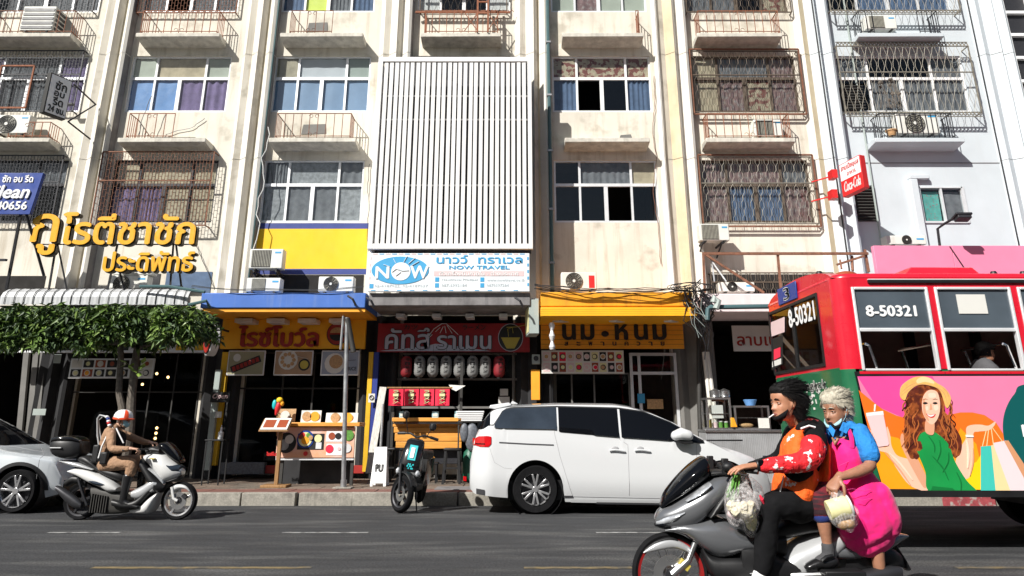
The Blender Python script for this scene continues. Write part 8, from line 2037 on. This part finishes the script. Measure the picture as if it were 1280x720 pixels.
# pink apron
b=MB(); L(b,fy,[(782,400,6.12,.185,.155),(772,350,6.1,.18,.135),(762,300,6.08,.17,.12),(757,288,6.08,.15,.11)]); b.build('apron_bib',K['cloth_pink'],parent=woman,smooth=180,mods=remesh(.009,3,.016,.16))
b=MB(); L(b,fy,[(784,382,6.1,.17,.14),(800,410,6.08,.19,.19),(818,470,6.05,.19,.215),(838,530,6.03,.17,.235),(856,572,6.02,.14,.235),(866,590,6.02,.10,.19)],n=22)
L(b,fy,[(870,430,6.0,.12,.1),(915,520,5.98,.10,.1),(925,560,5.98,.07,.07)]); L(b,fy,[(745,420,5.98,.09,.06),(760,480,5.95,.1,.08),(790,560,5.96,.08,.09)])
b.build('apron_skirt',K['cloth_pink'],parent=woman,smooth=180,mods=remesh(.010,4,.028,.16))
b=MB(); b.tube([fy(748,425,5.83),fy(790,418,5.82),fy(830,425,5.83),fy(855,420,5.86)],.0018,5); b.tube([fy(800,450,5.835),fy(825,458,5.83),fy(858,450,5.86)],.0018,5); b.tube([fy(745,338,5.91),fy(790,318,5.93)],.002,5); b.build('pocket_seam',K['ad_magenta'],parent=woman)
b=MB(); L(b,fy,[(790,275,5.93,.008,.018),(789,250,5.94,.008,.018),(784,228,5.95,.008,.017),(779,212,5.975,.006,.014)]); L(b,fy,[(705,285,5.99,.008,.016),(697,245,6.02,.008,.016),(690,215,6.1,.008,.016)]); b.build('apron_strap',K['cloth_pink'],parent=woman,smooth=80)
# shorts with striped leg, sock, shoe
mk('cloth_stripe',(.13,.006,.014),.9,var=.2,bump=.3,bscale=40,col2=(.02,.004,.008),c2scale=30,c2t=(.45,.55),stretch=(.15,.15,1))
b=MB(); L(b,fy,[(760,470,6.02,.12,.12),(725,445,5.99,.11,.105),(692,440,5.95,.095,.1),(684,470,5.94,.09,.095),(686,498,5.94,.083,.088)]); b.build('shorts',K['cloth_stripe'],parent=woman,smooth=180,mods=remesh(.009,3,.012,.09))
b=MB(); L(b,fy,[(686,500,5.94,.078,.082),(687,512,5.94,.075,.078)]); b.build('shorts_cuff',K['blue_band'],parent=woman,smooth=80)
b=MB(); L(b,fy,[(703,612,5.95,.042,.044),(708,645,5.95,.045,.048),(700,662,5.95,.048,.05),(675,668,5.95,.045,.035)]); b.build('sock',K['cloth_grey'],parent=woman,smooth=180,mods=remesh(.008,2,.008,.05))
b=MB(); L(b,fy,[(725,668,5.95,.05,.04),(700,676,5.95,.055,.042),(668,676,5.95,.055,.036),(636,688,5.95,.045,.024)]); b.build('shoe',K['leather'],parent=woman,smooth=180,mods=remesh(.007,2))
b=MB(); b.tube([fy(722,650,5.9),fy(700,655,5.89),fy(685,668,5.89)],.014,7); b.build('shoe_strap',K['leather'],parent=woman)
b=MB(); L(b,fy,[(895,735,6.03,.045,.045),(898,755,6.03,.05,.05),(870,765,6.03,.045,.03)]); b.build('shoe',K['red_paint'],parent=woman,smooth=80)
line2=lambda th:(.055 if abs(th)<.6 else (.055-(abs(th)-.6)*.03 if abs(th)<1.45 else (.03-(abs(th)-1.45)*.2 if abs(th)<1.9 else -.065)))
hair(woman,Mw2,'hair_blond',line2,lambda th,z:.004+(.02*sstep(.04,.1,z))*(sidek(th) if z<.07 else 1)+.012*sstep(1.4,2.6,abs(th)),2600,.045,lambda th,z,p:(V((-.7,p.y*2-.25,-.05 if z>.07 else -.7))).normalized(),5,.0012)
chinmask(woman,Mw2,'mask_blue',-.138,-.088,.014,1.25)
# ---------------------------------------------------------------- shopping bags
def bag(label,knot,pts,contents,loc,hang):
    t=thing('shopping_bag',label,'bag',loc,'bags of shopping on the grey scooter')
    b=MB(); L(b,fy,pts,n=22)
    def f(o):
        k=o.modifiers.new('sub','SUBSURF'); k.levels=2; k.render_levels=2
        tx=bpy.data.textures.new('folds','CLOUDS'); tx.noise_scale=.12; d=o.modifiers.new('folds','DISPLACE'); d.texture=tx; d.strength=.03; d.texture_coords='LOCAL'
    b.build('film',BAG,parent=t,smooth=180,mods=f)
    for nm,m,cs in contents:
        b=MB()
        for (u,v,Y,r_) in cs: b.ell(fy(u,v,Y),r_,14,10)
        def g(o):
            tx=bpy.data.textures.new('lumps','VORONOI'); tx.noise_scale=.03; k=o.modifiers.new('sub','SUBSURF'); k.levels=2; k.render_levels=2; d=o.modifiers.new('lumps','DISPLACE'); d.texture=tx; d.strength=.018; d.texture_coords='LOCAL'
        b.build(nm,K[m],parent=t,smooth=180,mods=g if nm in('cauliflower','meat') else None)
    b=MB(); 
    for a,c in hang: b.tube([fy(*a),fy((a[0]+c[0])/2,(a[1]+c[1])/2,(a[2]+c[2])/2),fy(*c)],[.006,.012,.02],6)
    b.build('handle',BAG,parent=t,smooth=80)
rr=random.Random(31)
bag('white plastic bag of pale cauliflower hanging from the near handlebar grip','',[(420,392,5.86,.02,.018),(418,412,5.85,.04,.05),(415,445,5.84,.065,.09),(413,480,5.84,.08,.115),(408,506,5.84,.075,.10),(402,520,5.84,.04,.05)],
  [('cauliflower','cauli',[(392+rr.uniform(-22,48),488+rr.uniform(-14,18),5.84+rr.uniform(-.04,.04),.034) for k in range(16)])],fy(412,500),[((400,352,5.83),(420,395,5.86)),((412,352,5.82),(424,395,5.86))])
t=thing('vegetable_bunch','long green vegetables hanging in a bag at the handlebar, left of the cauliflower bag','vegetables',fy(375,450)); b=MB()
for k in range(34):
    u0=rr.uniform(374,396); u1=u0+rr.uniform(-26,4); v1=rr.uniform(430,480); Y=5.9+rr.uniform(-.04,.04); b.tube([fy(u0+6,362,Y),fy((u0+u1)/2+3,405,Y-.01),fy(u1,v1,Y)],[.005,.007,.003],5)
b.build('leaf_stalk',K['veg_green'],parent=t,smooth=80,kind='stuff')
b=MB(); L(b,fy,[(380,380,5.9,.025,.02),(374,420,5.9,.045,.045),(374,470,5.9,.06,.06),(384,520,5.9,.05,.06),(392,532,5.9,.03,.04)]); b.build('film',BAG,parent=t,smooth=80)
b=MB(); 
for k in range(6): b.ell(fy(372+k*7,505+5*sin(k),5.9),.032,10,8)
b.build('meat',K['pale_pink_band'],parent=t,smooth=80)
bag('second white plastic bag with a red print hanging behind the cauliflower bag','',[(432,385,5.98,.025,.03),(445,420,5.98,.05,.07),(456,470,5.98,.07,.095),(452,520,5.98,.075,.10),(445,556,5.98,.06,.085),(442,572,5.98,.03,.05)],
  [('contents','food_cream',[(440+rr.uniform(-14,28),525+rr.uniform(-20,26),5.98+rr.uniform(-.03,.03),.045) for k in range(9)])],fy(450,540),[((415,352,5.9),(430,392,5.97))])
b=MB(); b.tube([fy(470,440,5.89),fy(478,455,5.89),fy(484,470,5.9)],[.006,.014,.006],6); o=b.build('red_print',K['noren_red'],parent=bpy.data.objects['shopping_bag.001'] if 'shopping_bag.001' in bpy.data.objects else t)
bag('clear plastic bag with a cream tub and brown snack held by the pillion rider','',[(728,420,5.82,.015,.018),(740,450,5.80,.045,.06),(752,490,5.79,.075,.105),(765,520,5.79,.08,.11),(775,545,5.79,.06,.085),(778,556,5.79,.03,.04)],
  [('snack','food_tan',[(775,533,5.8,.05),(758,538,5.8,.045)])],fy(760,540),[((724,400,5.82),(728,424,5.82))])
ob=[o for o in bpy.data.objects if o.name.startswith('shopping_bag')][-1]
b=MB(); a=V(fy(706,495,5.8)); c=V(fy(775,478,5.78)); b.cyl(a,c,.072,.078,24); b.build('cream_tub',K['food_cream'],parent=ob,bevel=.008); d=(c-a).normalized(); b=MB(); b.cyl(c,c+d*.016,.082,n=24); b.build('tub_lid',K['alu'],parent=ob,bevel=.003)
# ---------------------------------------------------------------- police officer
def oy(u,v,Y=11.85): p=at(60+u*.2361,490+v*.2361,Y); return (p.x,p.y,p.z)
b=MB(); Mo=head_matrix(V(oy(398,148,11.85)),R(-4),R(4),1.0); add_head(b,Mo)
L(b,oy,[(305,385,11.85,.16,.13),(312,340,11.85,.14,.11),(330,260,11.85,.16,.11),(350,205,11.85,.18,.10),(362,188,11.85,.09,.07),(375,178,11.85,.055,.055),(388,160,11.85,.05,.05)])
L(b,oy,[(336,215,11.65,.055,.055),(338,260,11.6,.05,.05),(345,300,11.56,.045,.045),(400,302,11.53,.04,.036),(445,300,11.52,.03,.027)])
L(b,oy,[(370,215,12.05,.055,.055),(440,240,12.12,.045,.045),(500,262,12.16,.04,.038),(545,268,12.18,.03,.027)])
L(b,oy,[(305,385,11.76,.085,.085),(380,380,11.7,.08,.08),(440,385,11.68,.065,.065),(430,440,11.68,.055,.055),(408,520,11.67,.04,.04),(400,570,11.67,.04,.04)])
L(b,oy,[(310,385,11.95,.085,.085),(420,372,12.0,.08,.08),(500,362,12.02,.065,.065),(500,430,12.02,.055,.055),(490,560,12.02,.04,.04)])
cop=b.build('person',K['skin_light'],loc=oy(330,600),smooth=180,mods=remesh(.010,3),label='police officer in brown uniform, orange and white helmet and teal mask riding a white scooter',cat='person')
b=MB(); hand(b,V(oy(445,300,11.52)),(1,0,-.1),(0,0,-1),(0,1,0),1.0,(.6,.9,.6)); hand(b,V(oy(545,268,12.18)),(1,0,-.1),(0,0,-1),(0,-1,0),1.0,(.6,.9,.6)); b.build('hand',K['skin_light'],parent=cop,smooth=180,mods=remesh(.006,2))
b=MB(); L(b,oy,[(305,360,11.85,.175,.14),(315,310,11.85,.165,.13),(330,255,11.85,.18,.125),(348,208,11.85,.195,.115),(362,190,11.85,.11,.08)])
L(b,oy,[(334,210,11.67,.07,.07),(334,255,11.6,.066,.066),(343,300,11.56,.06,.06),(400,303,11.53,.052,.048),(428,301,11.52,.044,.04)]); L(b,oy,[(370,215,12.03,.07,.07),(440,240,12.12,.058,.058),(500,262,12.16,.05,.05),(530,267,12.18,.044,.044)])
b.build('uniform_shirt',K['cloth_khaki'],parent=cop,smooth=180,mods=remesh(.012,3,.02,.12))
b=MB(); L(b,oy,[(300,382,11.78,.125,.12),(380,378,11.7,.10,.10),(442,384,11.68,.082,.082),(436,430,11.68,.078,.078)]); L(b,oy,[(308,382,11.93,.12,.12),(420,370,12.0,.095,.095),(504,360,12.02,.08,.08),(502,410,12.02,.076,.076)]); b.build('trousers',K['cloth_khaki'],parent=cop,smooth=180,mods=remesh(.012,3,.018,.12))
b=MB(); L(b,oy,[(425,446,11.68,.075,.078),(412,500,11.67,.06,.062),(400,560,11.67,.052,.055),(400,585,11.67,.05,.055),(440,600,11.67,.05,.04),(480,608,11.67,.042,.026)]); b.build('boot',K['leather'],parent=cop,smooth=180,mods=remesh(.011,2))
b=MB(); L(b,oy,[(500,428,12.02,.07,.072),(490,540,12.02,.055,.055),(500,590,12.02,.05,.045),(540,600,12.02,.04,.03)]); b.build('boot',K['leather'],parent=cop,smooth=180,mods=remesh(.011,2))
b=MB(); L(b,oy,[(378,240,11.85,.19,.06),(372,290,11.85,.185,.06),(350,335,11.85,.16,.07)]); b.build('dark_vest',K['cloth_black'],parent=cop,smooth=180,mods=remesh(.012,3))
b=MB(); L(b,oy,[(300,345,11.85,.19,.155),(303,352,11.85,.192,.158)]); b.build('belt',K['leather'],parent=cop,smooth=60)
b=MB(); p=oy(300,350,11.64); b.box(p[0]-.06,p[0]+.05,11.6,11.68,p[2]-.09,p[2]+.09); p=oy(262,330,11.7); b.box(p[0]-.07,p[0]+.03,11.66,11.9,p[2]-.12,p[2]+.14); b.build('belt_pouch',K['matte_black'],parent=cop,bevel=.02)
b=MB(); b.tube([oy(268,350,11.66),oy(285,290,11.64),oy(315,225,11.66),oy(345,190,11.7)],.013,7); b.tube([oy(362,192,11.7),oy(380,230,11.68),oy(400,270,11.68)],.011,7); b.build('white_strap',K['cloth_white'],parent=cop,smooth=80)
b=MB(); b.tube([oy(280,345,11.9),oy(262,230,11.95),oy(262,140,11.95),(oy(275,122,11.95)),oy(300,128,11.93),oy(322,136,11.9)],.014,7); b.tube([oy(290,330,11.92),oy(278,230,11.97),oy(268,150,11.97),oy(285,135,11.95)],.010,6); b.build('neck_fan_tube',K['scooter_silver'],parent=cop,smooth=80)
for k,(u,v,m) in enumerate(((312,132,'letter_white'),(318,142,'navy'),(321,154,'letter_white'),(322,164,'red_paint'),(326,176,'letter_white'))): MB().ell(oy(u,v,11.72),(.03,.03,.022)).build('scarf_band',K[m],parent=cop)
# helmet and mask
b=MB(); b.m=Mo; vs=[];n=28
prof=[(.0,.158),(.05,.152),(.09,.133),(.118,.10),(.130,.06),(.134,.035)]
hm=b.rings([[(-.006+r*1.08*cos(2*pi*j/n),r*.98*sin(2*pi*j/n),z) for j in range(n)] for r,z in prof],cap=True)
b.build('helmet',K['letter_white'],parent=cop,smooth=60)
b=MB(); b.m=Mo; b.rings([[(-.006+r*1.09*cos(2*pi*j/n),r*.99*sin(2*pi*j/n),z) for j in range(n)] for r,z in ((.134,.036),(.138,.028),(.139,.012),(.136,.004))],cap=False); b.ell((.115,0,.026),(.06,.08,.009),14,6)
mk('helmet_orange',(.75,.07,.015),.35,var=.03,bump=0,coat=.4); b.build('helmet_band',K['helmet_orange'],parent=cop,smooth=60)
b=MB(); b.m=Mo; vs=[]
for i in range(9):
    th=-.9-.9*i/8*1.0
    for r,z in ((.055,.1525),(.094,.1335),(.122,.10),(.134,.06),(.138,.036)): vs.append((-.006+r*1.09*cos(th),r*.995*sin(th),z))
b.add(vs,[(i*5+j,(i+1)*5+j,(i+1)*5+j+1,i*5+j+1) for i in range(8) for j in range(4)]) if 0 else None
vs=[]
for i in range(9):
    th=-1.0+.45*i/8
    for r,z in ((.055,.1525),(.094,.1335),(.122,.10),(.134,.06),(.138,.036)): vs.append((-.006+r*1.09*cos(th),r*1.0*sin(th),z))
b.add(vs,[(i*5+j,(i+1)*5+j,(i+1)*5+j+1,i*5+j+1) for i in range(8) for j in range(4)]); b.build('helmet_stripe',K['helmet_orange'],parent=cop,smooth=60)
b=MB(); b.m=Mo
for sy in (-1,1): b.tube([(.02,sy*.095,.0),(.0,sy*.08,-.06),(.04,sy*.03,-.125)],.006,5)
b.build('chin_strap',K['cloth_black'],parent=cop)
chinmask(cop,Mo,'mask_blue',-.115,-.015,.016,1.2); face_parts(cop,Mo,skin='skin_light')
# ---------------------------------------------------------------- bus passenger
p=at(1234,443,9.12); b=MB(); Mp=head_matrix(V((p.x-.02,9.12,p.z+.03)),R(-12),R(6),1.0); add_head(b,Mp)
q=V((p.x-.05,9.12,p.z-.05)); b.limb([(q.x-.08,9.12,q.z-.5,.17,.12),(q.x-.06,9.12,q.z-.25,.19,.12),(q.x-.03,9.12,q.z-.09,.15,.09),(q.x-.0,9.12,q.z-.02,.06,.06),(q.x+.03,9.12,q.z+.03,.05,.05)])
b.limb([(q.x-.02,8.98,q.z-.14,.06,.06),(q.x+.06,8.95,q.z-.34,.05,.05),(q.x+.28,8.97,q.z-.3,.04,.038)])
psg=b.build('person',K['skin_brown'],loc=(q.x,9.12,q.z-.5),smooth=180,mods=remesh(.011,3),label='bus passenger in a black cap and dark shirt seen through the second bus window',cat='person')
b=MB(); b.limb([(q.x-.08,9.12,q.z-.52,.2,.15),(q.x-.06,9.12,q.z-.26,.215,.145),(q.x-.03,9.12,q.z-.1,.18,.11)]); b.limb([(q.x-.02,9.0,q.z-.13,.085,.085),(q.x+.06,8.96,q.z-.27,.08,.08)]); b.build('shirt',K['cloth_grey'],parent=psg,smooth=180,mods=remesh(.012,3,.015,.1))
b=MB(); hand(b,V((q.x+.28,8.97,q.z-.3)),(1,0,0),(0,0,-1),(0,1,0),1,(.5,.6,.5)); b.build('hand',K['skin_brown'],parent=psg,smooth=180,mods=remesh(.006,2))
hair(psg,Mp,'hair_black',lambda th:.03 if abs(th)<1.3 else -.05,lambda th,z:.016,60,.03,lambda th,z,p:V((-.6,0,-.6)),9,.002,'cap')
# ================================================================ loose wires and small marks on the facade
rr=random.Random(77)
for lb,pts in (('thin brown wire wandering down the wall beside the open dark window above the milk shop',[(817,95),(819,130),(816,160),(820,200),(817,240),(822,280),(826,330)]),
 ('thin black wire looping across the wall below the blue sheeted window',[(256,148),(240,160),(222,163),(208,168),(200,182)]),
 ('thin dark wire hanging beside the upper left of the slatted screen',[(462,205),(459,235),(462,262),(458,290),(462,330)]),
 ('pair of thin wires crossing the pilaster left of the golden letters',[(190,120),(178,150),(170,182)]),
 ('thin grey wire running down the wall under the right end of the laundry letters',[(245,305),(252,325),(262,345),(268,362)])):
    b=MB(); P=[at(px+rr.uniform(-1,1),py,17.66 if 'pilaster' in lb else 17.95) for px,py in pts]; Q=[]
    for a,c in zip(P,P[1:]):
        for k in range(5): Q.append(a+(c-a)*k/5+V((rr.uniform(-.015,.015),0,0)))
    b.tube(Q+[P[-1]],.009,4); tag(b.build('wall_wire',K['rust' if 'brown' in lb else 'cable'],loc=P[0]),lb,'cable')
# pipe run and clamps on the right pilaster of the middle shophouse
b=MB()
for z in (5.2,6.6,8.2,9.8,11.4): b.box(.93,1.07,17.66,17.8,z,z+.05)
b.build('pipe_clamp',K['galv'],parent=house[3],smooth=0)
# blocks of old repair render on the walls
for i,(px0,py0,px1,py1,hh) in enumerate(((384,28,410,40,2),(377,155,408,168,2),(774,168,790,173,4),(941,159,960,169,5))):
    r=rect(px0,py0,px1,py1,17.99); b=MB(); b.prism([(r[0],r[2]),(r[1],r[2]+.02),(r[1]-.03,r[3]),(r[0]+.04,r[3]-.02)],17.985,18.01); b.build('cement_patch',K['post_grey'],parent=house[hh])
